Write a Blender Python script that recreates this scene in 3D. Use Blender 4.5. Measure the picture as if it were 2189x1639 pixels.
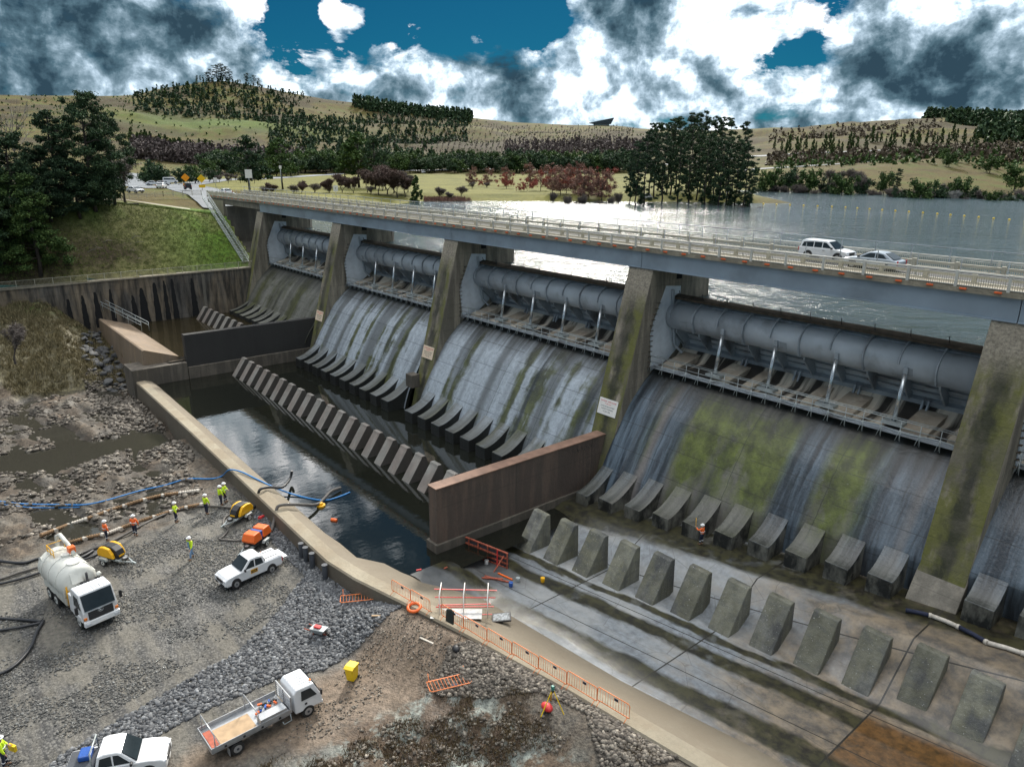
import bpy, bmesh, math, random
import numpy as np
from mathutils import Vector, Matrix
random.seed(7); rng = np.random.default_rng(7)
for o in list(bpy.data.objects): bpy.data.objects.remove(o)
scene = bpy.context.scene
COL = scene.collection
# ------------------------------------------------ camera
CX, CY, FPX = 1094.5, 819.5, 1546.97
CAM = np.array([103.7144, -60.4507, 26.3503])
yaw, pit, rol = math.radians(49.7325), math.radians(17.0478), math.radians(0.6095)
FW = np.array([-math.sin(yaw)*math.cos(pit), math.cos(yaw)*math.cos(pit), -math.sin(pit)])
R0 = np.cross(FW, [0, 0, 1.]); R0 /= np.linalg.norm(R0); U0 = np.cross(R0, FW)
RT = R0*math.cos(rol)+U0*math.sin(rol); UP = -R0*math.sin(rol)+U0*math.cos(rol)
cd = bpy.data.cameras.new("camera"); cam = bpy.data.objects.new("camera", cd); COL.objects.link(cam)
cd.sensor_width = 36; cd.lens = FPX/2189*36; cd.clip_start = .5; cd.clip_end = 12000
cam.matrix_world = Matrix([[RT[0], UP[0], -FW[0], CAM[0]], [RT[1], UP[1], -FW[1], CAM[1]], [RT[2], UP[2], -FW[2], CAM[2]], [0, 0, 0, 1]])
scene.camera = cam
# ------------------------------------------------ light, sky, exposure
SUN_AZ = 44.0      # degrees from +Y towards -X
SUN_EL = 33.0
sa, se = math.radians(SUN_AZ), math.radians(SUN_EL)
sdir = Vector((-math.sin(sa)*math.cos(se), math.cos(sa)*math.cos(se), math.sin(se)))
sl = bpy.data.lights.new("sun", 'SUN'); sl.energy = 2.1; sl.angle = math.radians(10.0); sl.color = (1, .95, .86)
so = bpy.data.objects.new("sun", sl); COL.objects.link(so); so.rotation_euler = sdir.to_track_quat('Z', 'Y').to_euler()
so.location = (0, 0, 200)
scene.view_settings.view_transform = 'Standard'; scene.view_settings.look = 'None'
scene.view_settings.exposure = 1.42; scene.view_settings.gamma = 1.0
W = bpy.data.worlds.new("World"); scene.world = W; W.use_nodes = True
nt = W.node_tree; nt.nodes.clear()
def N(t, **k):
    n = NT.nodes.new(t)
    for a, b in k.items(): setattr(n, a, b)
    return n
def L(a, b): NT.links.new(a, b)
def mth(op, a, b=None, c=None, clamp=False):
    n = N('ShaderNodeMath', operation=op, use_clamp=clamp)
    for i, v in enumerate((a, b, c)):
        if v is None: continue
        if isinstance(v, (int, float)): n.inputs[i].default_value = v
        else: L(v, n.inputs[i])
    return n.outputs[0]
def ramp(f, stops, interp='LINEAR'):
    n = N('ShaderNodeValToRGB'); n.color_ramp.interpolation = interp
    e = n.color_ramp.elements
    while len(e) < len(stops): e.new(.5)
    for i, (p, c) in enumerate(stops):
        e[i].position = p
        if isinstance(c, (int, float)): c = (c, c, c)
        e[i].color = (*c, 1)
    L(f, n.inputs[0]); return n.outputs[0]
def mix(f, a, b, t='MIX'):
    n = N('ShaderNodeMix', data_type='RGBA', blend_type=t)
    for i, v in ((0, f), (6, a), (7, b)):
        if isinstance(v, (int, float)): n.inputs[i].default_value = v
        elif isinstance(v, tuple): n.inputs[i].default_value = (*v, 1)
        else: L(v, n.inputs[i])
    return n.outputs[2]
def noise(vec, scale, detail=4, rough=.55, dist=0):
    n = N('ShaderNodeTexNoise'); n.inputs['Scale'].default_value = scale; n.inputs['Detail'].default_value = detail
    n.inputs['Roughness'].default_value = rough; n.inputs['Distortion'].default_value = dist
    if vec is not None: L(vec, n.inputs['Vector'])
    return n.outputs['Fac']
def comb(x, y, z):
    n = N('ShaderNodeCombineXYZ')
    for i, v in enumerate((x, y, z)):
        if isinstance(v, (int, float)): n.inputs[i].default_value = v
        else: L(v, n.inputs[i])
    return n.outputs[0]
def mapv(vec, scale=(1, 1, 1), loc=(0, 0, 0), rot=(0, 0, 0)):
    n = N('ShaderNodeMapping'); n.inputs['Scale'].default_value = scale; n.inputs['Location'].default_value = loc
    n.inputs['Rotation'].default_value = rot; L(vec, n.inputs['Vector']); return n.outputs[0]
NT = nt
sky = N('ShaderNodeTexSky', sky_type='NISHITA'); sky.sun_disc = False; sky.sun_elevation = se
sky.sun_rotation = -sa; sky.altitude = 600; sky.air_density = 1.0; sky.dust_density = .3; sky.ozone_density = 2.5
tc = N('ShaderNodeTexCoord'); d = tc.outputs['Generated']
sp = N('ShaderNodeSeparateXYZ'); L(d, sp.inputs[0])
# cloud layer: direction projected on a flat ceiling, flattened towards the horizon
zz = mth('MAXIMUM', sp.outputs[2], 0.0)
den = mth('ADD', zz, .16)
pv = comb(mth('DIVIDE', sp.outputs[0], den), mth('DIVIDE', sp.outputs[1], den), 0)
def dirv(u, v):
    r = FW+RT*(u-CX)/FPX-UP*(v-CY)/FPX; return r/np.linalg.norm(r)
def lobe(u, v, su, sv, amp, rotd=0):
    """soft lobe around one direction of the sky, given in azimuth and elevation"""
    q = dirv(u, v); az = math.atan2(q[1], q[0]); el = math.asin(q[2])
    n = N('ShaderNodeMapping'); n.vector_type = 'TEXTURE'; n.inputs['Location'].default_value = (az, el, 0)
    n.inputs['Rotation'].default_value = (0, 0, rotd); n.inputs['Scale'].default_value = (su, sv, 1); L(AE, n.inputs[0])
    le = N('ShaderNodeVectorMath', operation='LENGTH'); L(n.outputs[0], le.inputs[0])
    m = N('ShaderNodeMapRange', interpolation_type='SMOOTHSTEP'); L(le.outputs['Value'], m.inputs[0])
    m.inputs[1].default_value = 0; m.inputs[2].default_value = 1.9; m.inputs[3].default_value = amp; m.inputs[4].default_value = 0; return m.outputs[0]
wn = N('ShaderNodeTexNoise'); wn.inputs['Scale'].default_value = 5.5; wn.inputs['Detail'].default_value = 6; L(d, wn.inputs['Vector'])
ws = N('ShaderNodeSeparateColor'); L(wn.outputs['Color'], ws.inputs[0])
AZ = mth('ADD', mth('ARCTAN2', sp.outputs[1], sp.outputs[0]), mth('MULTIPLY', mth('SUBTRACT', ws.outputs[0], .5), .22))
EL = mth('ADD', mth('ARCSINE', sp.outputs[2]), mth('MULTIPLY', mth('SUBTRACT', ws.outputs[1], .5), .16))
AE = comb(AZ, EL, 0)
def total(lst):
    t = None
    for a in lst:
        v = lobe(*a); t = v if t is None else mth('ADD', t, v)
    return t
R_ = math.radians
# more cloud (cov), clear gaps (hol) and heavy dark undersides (dk), each around a direction of the sky
cov = total([(870, 130, .09, .012, .25), (700, 85, .05, .012, .3), (1010, 95, .05, .012, .3), (1640, 60, .03, .03, .3), (230, 60, .26, .10, .5), (560, 190, .20, .05, .25), (1150, 150, .14, .07, .35), (1470, 60, .12, .09, .45), (1350, 215, .5, .05, .3),
             (2050, 90, .20, .10, .6), (785, 28, .030, .022, .75), (1260, 60, .07, .06, .4), (1870, 40, .10, .05, .35), (-700, 100, .5, .3, .4), (2900, 100, .5, .3, .3), (400, -400, .30, .14, .7)])
hol = total([(930, 40, .13, .05, .55), (690, 70, .06, .04, .6), (1730, 40, .06, .08, 1.1), (1110, 30, .075, .040, .85), (1640, 120, .04, .02, .4), (860, 110, .10, .018, .2), (640, 20, .05, .02, .5), (1000, -480, .28, .16, .7)])
n1 = noise(pv, 1.5, 9, .60, .25); n2 = noise(mapv(d, (1, 1, 1.7)), 13.0, 9, .62, .3); n3 = noise(pv, .55, 3, .5)
dens = mth('ADD', mth('ADD', mth('MULTIPLY', n1, .70), mth('MULTIPLY', n2, .80)), mth('MULTIPLY', n3, .05))
dens = mth('SUBTRACT', mth('ADD', dens, mth('MULTIPLY', cov, .40)), mth('MULTIPLY', hol, .42))
dens = mth('ADD', dens, mth('MULTIPLY', mth('MAXIMUM', mth('SUBTRACT', sp.outputs[2], .62), 0.0), .6))  # cover thickened overhead, out of view, for the added ambient light
mask = ramp(dens, [(.73, 0.0), (.80, .45), (.88, .9), (.96, 1.0)])
dk = total([(120, 40, .09, .05, .55), (330, 80, .10, .05, .9), (60, 160, .20, .03, .7), (560, 110, .05, .03, .35), (1335, 35, .040, .040, 1.5, -.6), (1050, 135, .045, .024, .85, .5), (1430, 120, .060, .014, .95, .35),
            (1535, 145, .045, .018, .7, .4), (2090, 115, .11, .028, 1.35, .15), (1880, 150, .06, .012, .8, .25), (2110, 178, .12, .010, .8, .05), (700, 155, .06, .012, .5), (870, 195, .06, .018, .45), (1200, 215, .08, .012, .35),
            (430, -420, .35, .16, -.75), (1300, 200, .5, .03, -.2), (560, 60, .06, .05, -.4), (1160, 90, .06, .05, -.5), (1560, 60, .10, .05, -.4), (1850, 60, .08, .05, -.3), (1500, -300, .5, .25, -.4)])
n4 = noise(d, 8.5, 9, .60, .3); n5 = noise(d, 26.0, 6, .6, .2)
shade = mth('ADD', mth('MULTIPLY', mth('SUBTRACT', n4, .5), 1.7), mth('MULTIPLY', mth('SUBTRACT', n2, .5), 1.3))
shade = mth('ADD', mth('ADD', shade, mth('MULTIPLY', mth('SUBTRACT', n5, .5), 1.5)), .53)
# thin edges of a cloud are bright, thick parts darker
high = mth('MAXIMUM', mth('SUBTRACT', sp.outputs[2], .62), 0.0)   # brightness added overhead, out of view, to lift the ambient light
shade = mth('ADD', mth('SUBTRACT', shade, mth('MULTIPLY', dk, .36)), mth('MULTIPLY', high, 1.6))
ccol = ramp(shade, [(.0, (.006, .013, .019)), (.22, (.018, .033, .043)), (.40, (.050, .072, .088)), (.54, (.10, .13, .155)), (.68, (.20, .235, .26)), (.84, (.33, .35, .37)), (1.0, (.66, .66, .66))])
csc = N('ShaderNodeVectorMath', operation='SCALE'); L(ccol, csc.inputs[0]); csc.inputs[3].default_value = 2.2
skyb = N('ShaderNodeMix', data_type='RGBA', blend_type='MULTIPLY'); skyb.inputs[0].default_value = 1; L(sky.outputs[0], skyb.inputs[6]); skyb.inputs[7].default_value = (.025, .25, .36, 1)
bg1 = N('ShaderNodeBackground'); L(skyb.outputs[2], bg1.inputs[0]); bg1.inputs[1].default_value = .027
bg2 = N('ShaderNodeBackground'); L(csc.outputs[0], bg2.inputs[0]); bg2.inputs[1].default_value = .9
below = mth('GREATER_THAN', sp.outputs[2], -.02)
ms = N('ShaderNodeMixShader'); L(mth('MULTIPLY', mask, below), ms.inputs[0]); L(bg1.outputs[0], ms.inputs[1]); L(bg2.outputs[0], ms.inputs[2])
W.cycles.sampling_method = 'MANUAL'; W.cycles.sample_map_resolution = 512
wo = N('ShaderNodeOutputWorld'); L(ms.outputs[0], wo.inputs[0])

# ------------------------------------------------ small helpers
def ray(u, v): return FW+RT*(u-CX)/FPX-UP*(v-CY)/FPX
def gp(u, v, Z):                       # the point of the level plane z=Z seen at photo pixel (u, v)
    q = ray(u, v); t = (Z-CAM[2])/q[2]; p = CAM+q*t; return (float(p[0]), float(p[1]))
def azr(u, r):                         # point on the ground plan r metres away in the compass direction of photo column u
    q = ray(u, 345); h = math.hypot(q[0], q[1]); return CAM[0]+q[0]/h*r, CAM[1]+q[1]/h*r
def tag(o, label=None, cat=None, group=None, kind=None):
    if label: o['label'] = label
    if cat: o['category'] = cat
    if group: o['group'] = group
    if kind: o['kind'] = kind
    return o
def empty(name, loc=(0, 0, 0), rz=0, label=None, cat=None, group=None):
    o = bpy.data.objects.new(name, None); COL.objects.link(o); o.location = loc; o.rotation_euler = (0, 0, rz)
    o.empty_display_size = .3
    return tag(o, label, cat, group)
def kids(o): return [c for c in bpy.data.objects if c.parent == o]
def copy_tree(o, loc=None, rz=None, label=None, scale=None, parent=None):
    c = o.copy(); COL.objects.link(c)
    if parent: c.parent = parent
    if loc is not None: c.location = loc
    if rz is not None: c.rotation_euler = (0, 0, rz)
    if scale is not None: c.scale = (scale,)*3 if isinstance(scale, (int, float)) else scale
    if label: c['label'] = label
    for ch in (KIDS.get(o.name) or kids(o)): copy_tree(ch, parent=c)
    return c
KIDS = {}
def obj(name, mesh, parent=None, mat=None):
    o = bpy.data.objects.new(name, mesh); COL.objects.link(o)
    if parent: o.parent = parent; KIDS.setdefault(parent.name, []).append(o)
    if mat:
        mesh.materials.clear()
        for m in (mat if isinstance(mat, (list, tuple)) else [mat]): mesh.materials.append(m)
    return o
def npmesh(name, V, F, smooth=False):
    """V (n,3), F list or array of equal sided faces"""
    me = bpy.data.meshes.new(name); V = np.asarray(V, np.float32)
    F = np.asarray(F, np.int32); k = F.shape[1]
    me.vertices.add(len(V)); me.vertices.foreach_set('co', V.ravel())
    me.loops.add(F.size); me.loops.foreach_set('vertex_index', F.ravel())
    me.polygons.add(len(F)); me.polygons.foreach_set('loop_start', np.arange(0, F.size, k, dtype=np.int32))
    me.polygons.foreach_set('loop_total', np.full(len(F), k, np.int32))
    if smooth: me.polygons.foreach_set('use_smooth', np.ones(len(F), bool))
    me.update(calc_edges=True); me.validate(); return me
class MB:
    def __init__(s): s.v = []; s.f = []; s.mi = []; s.m = 0; s.sm = []
    def add(s, v, f, smooth=False):
        b = len(s.v); s.v += [tuple(map(float, q)) for q in v]
        for q in f: s.f.append(tuple(i+b for i in q)); s.mi.append(s.m); s.sm.append(smooth)
    def box(s, c, d, rz=0, ry=0, rx=0):
        c = Vector(c); M_ = Matrix.Rotation(rz, 3, 'Z') @ Matrix.Rotation(ry, 3, 'Y') @ Matrix.Rotation(rx, 3, 'X')
        v = [c+M_ @ Vector((x*d[0]/2, y*d[1]/2, z*d[2]/2)) for x in (-1, 1) for y in (-1, 1) for z in (-1, 1)]
        s.add(v, [(0, 1, 3, 2), (4, 6, 7, 5), (0, 4, 5, 1), (2, 3, 7, 6), (0, 2, 6, 4), (1, 5, 7, 3)]); return s
    def bx(s, x0, x1, y0, y1, z0, z1): return s.box(((x0+x1)/2, (y0+y1)/2, (z0+z1)/2), (abs(x1-x0), abs(y1-y0), abs(z1-z0)))
    def beam(s, a, b, w, h=None, up=(0, 0, 1)):
        a = Vector(a); b = Vector(b); h = h or w; t = (b-a)
        if t.length < 1e-6: return s
        t.normalize(); u = Vector(up)
        if abs(t.dot(u)) > .98: u = Vector((1, 0, 0))
        sd = t.cross(u).normalized(); u = sd.cross(t)
        v = [p+sd*w/2*i+u*h/2*j for p in (a, b) for i, j in ((-1, -1), (1, -1), (1, 1), (-1, 1))]
        s.add(v, [(0, 1, 2, 3), (7, 6, 5, 4), (0, 4, 5, 1), (1, 5, 6, 2), (2, 6, 7, 3), (3, 7, 4, 0)]); return s
    def cyl(s, a, b, r, n=10, r2=None, caps=True, smooth=True):
        a = Vector(a); b = Vector(b); t = (b-a).normalized(); u = Vector((0, 0, 1)) if abs(t.z) < .9 else Vector((1, 0, 0))
        sd = t.cross(u).normalized(); u = sd.cross(t); r2 = r if r2 is None else r2
        v = [a+(sd*math.cos(q)+u*math.sin(q))*r for q in [2*math.pi*i/n for i in range(n)]]
        v += [b+(sd*math.cos(q)+u*math.sin(q))*r2 for q in [2*math.pi*i/n for i in range(n)]]
        s.add(v, [(i, (i+1) % n, n+(i+1) % n, n+i) for i in range(n)], smooth)
        if caps: s.add(v[:n], [tuple(range(n))[::-1]]); s.add(v[n:], [tuple(range(n))])
        return s
    def tube(s, P, r, n=8, closed=False, caps=True):
        P = [Vector(p) for p in P]; m = len(P); rr = r if callable(r) else (lambda i: r)
        rings = []; prev = None
        for i, p in enumerate(P):
            if closed: t = P[(i+1) % m]-P[i-1]
            else: t = P[min(i+1, m-1)]-P[max(i-1, 0)]
            t = t.normalized() if t.length > 1e-9 else Vector((0, 0, 1))
            if prev is None:
                u = Vector((0, 0, 1)) if abs(t.z) < .9 else Vector((1, 0, 0)); sd = t.cross(u).normalized()
            else:
                sd = prev-t*prev.dot(t); sd = sd.normalized() if sd.length > 1e-6 else t.orthogonal().normalized()
            prev = sd; u = sd.cross(t)
            rings.append([p+(sd*math.cos(2*math.pi*k/n)+u*math.sin(2*math.pi*k/n))*rr(i) for k in range(n)])
        v = [q for R in rings for q in R]; f = []
        for i in range(m if closed else m-1):
            a0 = i*n; b0 = ((i+1) % m)*n
            for k in range(n): f.append((a0+k, a0+(k+1) % n, b0+(k+1) % n, b0+k))
        s.add(v, f, True)
        if caps and not closed: s.add(rings[0], [tuple(range(n))]); s.add(rings[-1], [tuple(range(n))[::-1]])
        return s
    def prism(s, prof, w0, w1, axis='x', wf=None, smooth=False):
        """prof: outline in the plane across `axis`; (a,b) = (y,z) for x, (x,z) for y, (x,y) for z"""
        n = len(prof)
        def P(a, b, w): return {'x': (w, a, b), 'y': (a, w, b), 'z': (a, b, w)}[axis]
        g = wf or (lambda a, b: 1.0); mid = (w0+w1)/2
        v = [P(a, b, mid+(w0-mid)*g(a, b)) for a, b in prof]+[P(a, b, mid+(w1-mid)*g(a, b)) for a, b in prof]
        s.add(v[:n], [tuple(range(n))]); s.add(v[n:], [tuple(range(n))[::-1]])
        s.add(v, [(i, n+i, n+(i+1) % n, (i+1) % n) for i in range(n)], smooth); return s
    def sph(s, c, r, n=10, m=6, sc=(1, 1, 1)):
        v = []; f = []
        for j in range(m+1):
            th = math.pi*j/m
            for i in range(n):
                ph = 2*math.pi*i/n; v.append((c[0]+r*sc[0]*math.sin(th)*math.cos(ph), c[1]+r*sc[1]*math.sin(th)*math.sin(ph), c[2]+r*sc[2]*math.cos(th)))
        for j in range(m):
            for i in range(n): f.append((j*n+i, (j+1)*n+i, (j+1)*n+(i+1) % n, j*n+(i+1) % n))
        s.add(v, f, True); return s
    def build(s, name, mat, parent=None, bevel=0, seg=2):
        me = bpy.data.meshes.new(name); me.from_pydata(s.v, [], s.f)
        me.polygons.foreach_set('material_index', s.mi); me.polygons.foreach_set('use_smooth', s.sm)
        bm = bmesh.new(); bm.from_mesh(me); bmesh.ops.remove_doubles(bm, verts=bm.verts, dist=1e-5)
        bmesh.ops.recalc_face_normals(bm, faces=bm.faces); bm.to_mesh(me); bm.free(); me.update()
        o = obj(name, me, parent, mat)
        if bevel:
            b = o.modifiers.new('bevel', 'BEVEL'); b.width = bevel; b.segments = seg; b.limit_method = 'ANGLE'; b.angle_limit = R_(35)
        return o
# ------------------------------------------------ materials
def newmat(name):
    global NT
    m = bpy.data.materials.new(name); m.use_nodes = True; NT = m.node_tree; NT.nodes.clear()
    b = N('ShaderNodeBsdfPrincipled'); o = N('ShaderNodeOutputMaterial'); L(b.outputs[0], o.inputs[0]); return m, b
def setin(b, k, v):
    if isinstance(v, (int, float)): b.inputs[k].default_value = v
    elif isinstance(v, tuple): b.inputs[k].default_value = (*v, 1) if len(v) == 3 else v
    else: L(v, b.inputs[k])
def bump(b, h, dist=.05, strength=1):
    n = N('ShaderNodeBump'); n.inputs['Distance'].default_value = dist; n.inputs['Strength'].default_value = strength
    L(h, n.inputs['Height']); L(n.outputs[0], b.inputs['Normal'])
def simple(name, col, rough=.6, metal=0, var=.12, scale=3, dirt=None, bmp=0, coat=0):
    m, b = newmat(name); tcn = N('ShaderNodeTexCoord'); v = tcn.outputs['Object']
    n = noise(v, scale, 5)
    lo = tuple(max(0, c*(1-var*1.6)) for c in col); hi = tuple(min(1, c*(1+var)) for c in col)
    c = ramp(n, [(.3, lo), (.7, hi)])
    if dirt:
        c = mix(ramp(noise(v, scale*.6, 6, .65), [(.50, 0.0), (.68, dirt[1])]), c, dirt[0])
    setin(b, 'Base Color', c); setin(b, 'Roughness', rough); setin(b, 'Metallic', metal)
    if coat: setin(b, 'Coat Weight', coat)
    if bmp: bump(b, noise(v, scale*6, 4), bmp)
    return m
def geo():
    g = N('ShaderNodeNewGeometry'); s = N('ShaderNodeSeparateXYZ'); L(g.outputs['Position'], s.inputs[0])
    nn = N('ShaderNodeSeparateXYZ'); L(g.outputs['True Normal'], nn.inputs[0]); return g.outputs['Position'], s.outputs, nn.outputs
# ------------------------------------------------ concrete and dam materials
def concrete(name, base=(.27, .25, .22), dark=(.035, .034, .032), streak=.5, moss=None, mossface=None, panel=None, tint=None, joints=(2.4, 0), rough=.85, top_light=0, speck=0, front=False, side_shade=None, slope=False):
    m, b = newmat(name); P, s, n = geo()
    along = mth('ADD', s[0], mth('MULTIPLY', s[1], 1.0))
    st = noise(comb(mth('MULTIPLY', s[0], 1.0), mth('MULTIPLY', s[1], 1.0), mth('MULTIPLY', s[2], .14)), 1.1, 6, .62)
    big = noise(P, .18, 4, .6); fine = noise(P, 5.0, 6, .7)
    c = mix(ramp(big, [(.35, 0.0), (.65, 1.0)]), tuple(q*.72 for q in base), base)
    c = mix(ramp(fine, [(.3, .55), (.7, 0.0)]), c, tuple(q*.55 for q in base))
    if tint: c = mix(ramp(noise(comb(s[0], s[1], mth('MULTIPLY', s[2], .35)), .35, 5, .6), [(.42, 0.0), (.6, tint[1])]), c, tint[0])
    c = mix(ramp(st, [(.55-streak*.2, streak), (.62, 0.0)]), c, dark)
    if moss:
        mf = ramp(noise(comb(s[0], s[1], mth('MULTIPLY', s[2], .3)), .55, 6, .62), [(.40, 0.0), (.52, moss[1])])
        if mossface == 'front': mf = mth('MULTIPLY', mf, ramp(mth('MULTIPLY', n[1], -1.0), [(.3, .08), (.7, 1.0)]))
        c = mix(mf, c, moss[0])
    if front:   # front faces: weathered grey-black centre, bare pale top
        fm = ramp(mth('MULTIPLY', n[1], -1.0), [(.5, 0.0), (.8, 1.0)])
        lx_ = mth('ABSOLUTE', mth('SUBTRACT', mth('FRACT', mth('ADD', mth('DIVIDE', s[0], 30.1), .5)), .5))
        cen = mth('SUBTRACT', 1.0, mth('MULTIPLY', mth('ADD', lx_, mth('MULTIPLY', mth('SUBTRACT', noise(P, .45, 5, .65), .5), .06)), 30.0), clamp=True)
        dk_ = mth('ADD', mth('MULTIPLY', cen, .55), noise(comb(s[0], s[1], mth('MULTIPLY', s[2], .35)), 1.0, 6, .7))
        c = mix(mth('MULTIPLY', fm, ramp(dk_, [(.60, 0.0), (.95, .85)])), c, (.022, .024, .018))
        c = mix(mth('MULTIPLY', fm, ramp(noise(P, .5, 5, .6), [(.45, 0.0), (.6, .55)])), c, (.11, .10, .075))
        c = mix(mth('MULTIPLY', fm, mth('DIVIDE', mth('SUBTRACT', s[2], 13.2), 2.2, clamp=True)), c, mix(ramp(fine, [(.35, 0.0), (.65, 1.0)]), (.16, .14, .11), (.36, .32, .25)))
    if joints[0]:
        fr = mth('FRACT', mth('DIVIDE', s[2], joints[0])); j = ramp(fr, [(.0, .55), (.03, 0.0)])
        c = mix(j, c, dark)
    if joints[1]:
        fr = mth('FRACT', mth('DIVIDE', along, joints[1])); j = ramp(fr, [(.0, .6), (.02, 0.0)]); c = mix(j, c, dark)
    if top_light: c = mix(ramp(n[2], [(.8, 0.0), (.95, top_light)]), c, tuple(min(1, q*1.15) for q in base))
    if speck:
        oi = N('ShaderNodeObjectInfo'); hsv = N('ShaderNodeHueSaturation'); L(c, hsv.inputs['Color']); L(mth('ADD', .75, mth('MULTIPLY', oi.outputs['Random'], .6)), hsv.inputs['Value']); c = hsv.outputs[0]
        c = mix(ramp(mth('ADD', noise(mapv(P, (1, 1, 2.5)), .9, 5, .65), mth('MULTIPLY', oi.outputs['Random'], .12)), [(.52, 0.0), (.66, .40)]), c, (.07, .075, .075))
        c = mix(ramp(noise(P, 9, 2, .5), [(.70, 0.0), (.72, speck)]), c, (.6, .6, .58))
    if slope:   # silt-browned inner slope, darker outer face
        c = mix(ramp(mth('ADD', n[1], mth('MULTIPLY', mth('SUBTRACT', noise(P, .5, 6, .65), .5), .5)), [(.10, 0.0), (.30, .75)]), c, (.17, .14, .10))
        c = mix(ramp(mth('MULTIPLY', n[1], -1.0), [(.6, 0.0), (.9, .75)]), c, (.075, .062, .048))
    if side_shade: c = mix(ramp(mth('ABSOLUTE', n[0]), [(.5, 0.0), (.8, .8)]), c, side_shade)   # side faces darkened, their shade put into the colour
    setin(b, 'Base Color', c); setin(b, 'Roughness', rough); bump(b, noise(P, 3, 8, .72), .07)
    return m
def spillmat(name, kind, block=False):
    """water stained chute: long streaks down the slope, joints across"""
    m, b = newmat(name); P, s, n = geo()
    wob = mth('MULTIPLY', mth('SUBTRACT', noise(P, 1.2, 4), .5), .22)
    x = mth('ADD', s[0], wob)
    A = noise(comb(mth('MULTIPLY', x, 1.0), mth('MULTIPLY', s[2], .03), 3.1), .34, 2, .5)
    B = noise(comb(mth('MULTIPLY', x, 1.0), mth('MULTIPLY', s[2], .07), 9.7), .33, 4, .55)
    Cc = noise(comb(mth('MULTIPLY', x, 1.0), mth('MULTIPLY', s[2], .10), 17.0), 1.6, 6, .65)
    pal = {'pale': ((.40, .45, .50), (.15, .165, .175), (.095, .105, .025), .47, .56, (.018, .022, .024)),
           'dark': ((.16, .16, .14), (.09, .09, .075), (.065, .07, .02), .42, .56, (.015, .016, .014)),
           'moss': ((.20, .185, .175), (.11, .10, .095), (.135, .165, .022), .36, .49, (.016, .022, .026))}[kind]
    c = mix(ramp(A, [(.40, 0.0), (.52, 1.0)]), pal[1], pal[0])
    c = mix(ramp(Cc, [(.32, .25), (.55, 0.0)]), c, tuple(q*.55 for q in pal[1]))
    c = mix(ramp(noise(P, 2.5, 6, .7), [(.36, .35), (.6, 0.0)]), c, tuple(q*.6 for q in pal[1]))
    if kind == 'moss':
        g2 = None
        for (xc, hw, am) in ((64.9, .7, .7), (70.0, 2.1, 1.0), (73.2, 2.1, .85), (76.6, 2.6, 1.0), (82.3, 1.8, .95), (84.3, .7, .8), (95.5, 1.5, .5)):
            q_ = mth('MULTIPLY', mth('SUBTRACT', 1.0, mth('DIVIDE', mth('ABSOLUTE', mth('SUBTRACT', x, xc)), hw*1.5), clamp=True), am); g2 = q_ if g2 is None else mth('MAXIMUM', g2, q_)
        hgt = ramp(mth('DIVIDE', s[2], 8.0), [(.0, .35), (.35, 1.0), (.80, 1.0), (.92, .1)])
        g2 = mth('MULTIPLY', mth('MULTIPLY', g2, hgt), ramp(noise(comb(x, s[1], mth('MULTIPLY', s[2], .25)), .55, 6, .65), [(.30, .35), (.55, 1.25)]), clamp=True)
        g2 = ramp(g2, [(.08, 0.0), (.6, .9)])
    else:
        g2 = ramp(mth('ADD', B, mth('MULTIPLY', mth('SUBTRACT', noise(P, .5, 5, .6), .5), .35)), [(pal[3]+.04, 0.0), (pal[4]+.04, .92)])
    c = mix(g2, c, mix(ramp(noise(comb(s[0], s[1], mth('MULTIPLY', s[2], .5)), .8, 6, .7), [(.38, 0.0), (.66, 1.0)]), tuple(q*.30 for q in pal[2]), pal[2]))
    dkm = ramp(noise(comb(mth('MULTIPLY', x, 1.0), mth('MULTIPLY', s[2], .06), 31.0), .38, 4, .55), [(.30, .95), (.43, 0.0)])
    wetx = mth('MULTIPLY', dkm, 1.0)
    if kind == 'moss':   # wet blue-black sheets of the near bay, in place on the chute
        w1 = ramp(mth('ABSOLUTE', mth('SUBTRACT', x, 67.0)), [(.0, 0.0), (.01, 0.0)])
        for (xc, hw, am) in ((62.6, 1.3, 1.0), (64.6, .7, .8), (67.2, 1.0, .9), (79.3, 1.3, .95), (85.7, 1.6, .8), (88.5, .8, .9), (93.0, 2.2, .9), (101, 2.5, .8)):
            g = mth('SUBTRACT', 1.0, mth('DIVIDE', mth('ABSOLUTE', mth('SUBTRACT', x, xc)), hw*1.5), clamp=True)
            g = ramp(g, [(.1, 0.0), (.5, am)]); c = mix(g, c, mix(ramp(Cc, [(.4, 0.0), (.65, 1.0)]), (.022, .030, .040), (.13, .17, .21))); wetx = mth('MAXIMUM', wetx, g)
    c = mix(dkm, c, pal[5])
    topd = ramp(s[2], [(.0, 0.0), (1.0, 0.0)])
    # darker band under the walkway
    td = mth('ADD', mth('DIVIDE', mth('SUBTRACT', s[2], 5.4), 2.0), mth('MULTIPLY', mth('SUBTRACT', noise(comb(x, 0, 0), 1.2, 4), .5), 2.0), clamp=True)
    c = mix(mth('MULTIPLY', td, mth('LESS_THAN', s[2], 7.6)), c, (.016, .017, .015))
    fr = mth('FRACT', mth('DIVIDE', mth('ADD', s[2], mth('MULTIPLY', mth('FLOOR', mth('DIVIDE', s[0], 7.5)), .9)), 2.1))
    c = mix(ramp(fr, [(.0, .8), (.035, 0.0)]), c, (.02, .02, .018))
    fx = mth('FRACT', mth('DIVIDE', mth('ADD', x, 1.2), 7.52)); c = mix(ramp(fx, [(.0, .85), (.012, 0.0)]), c, (.015, .017, .014))
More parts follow.
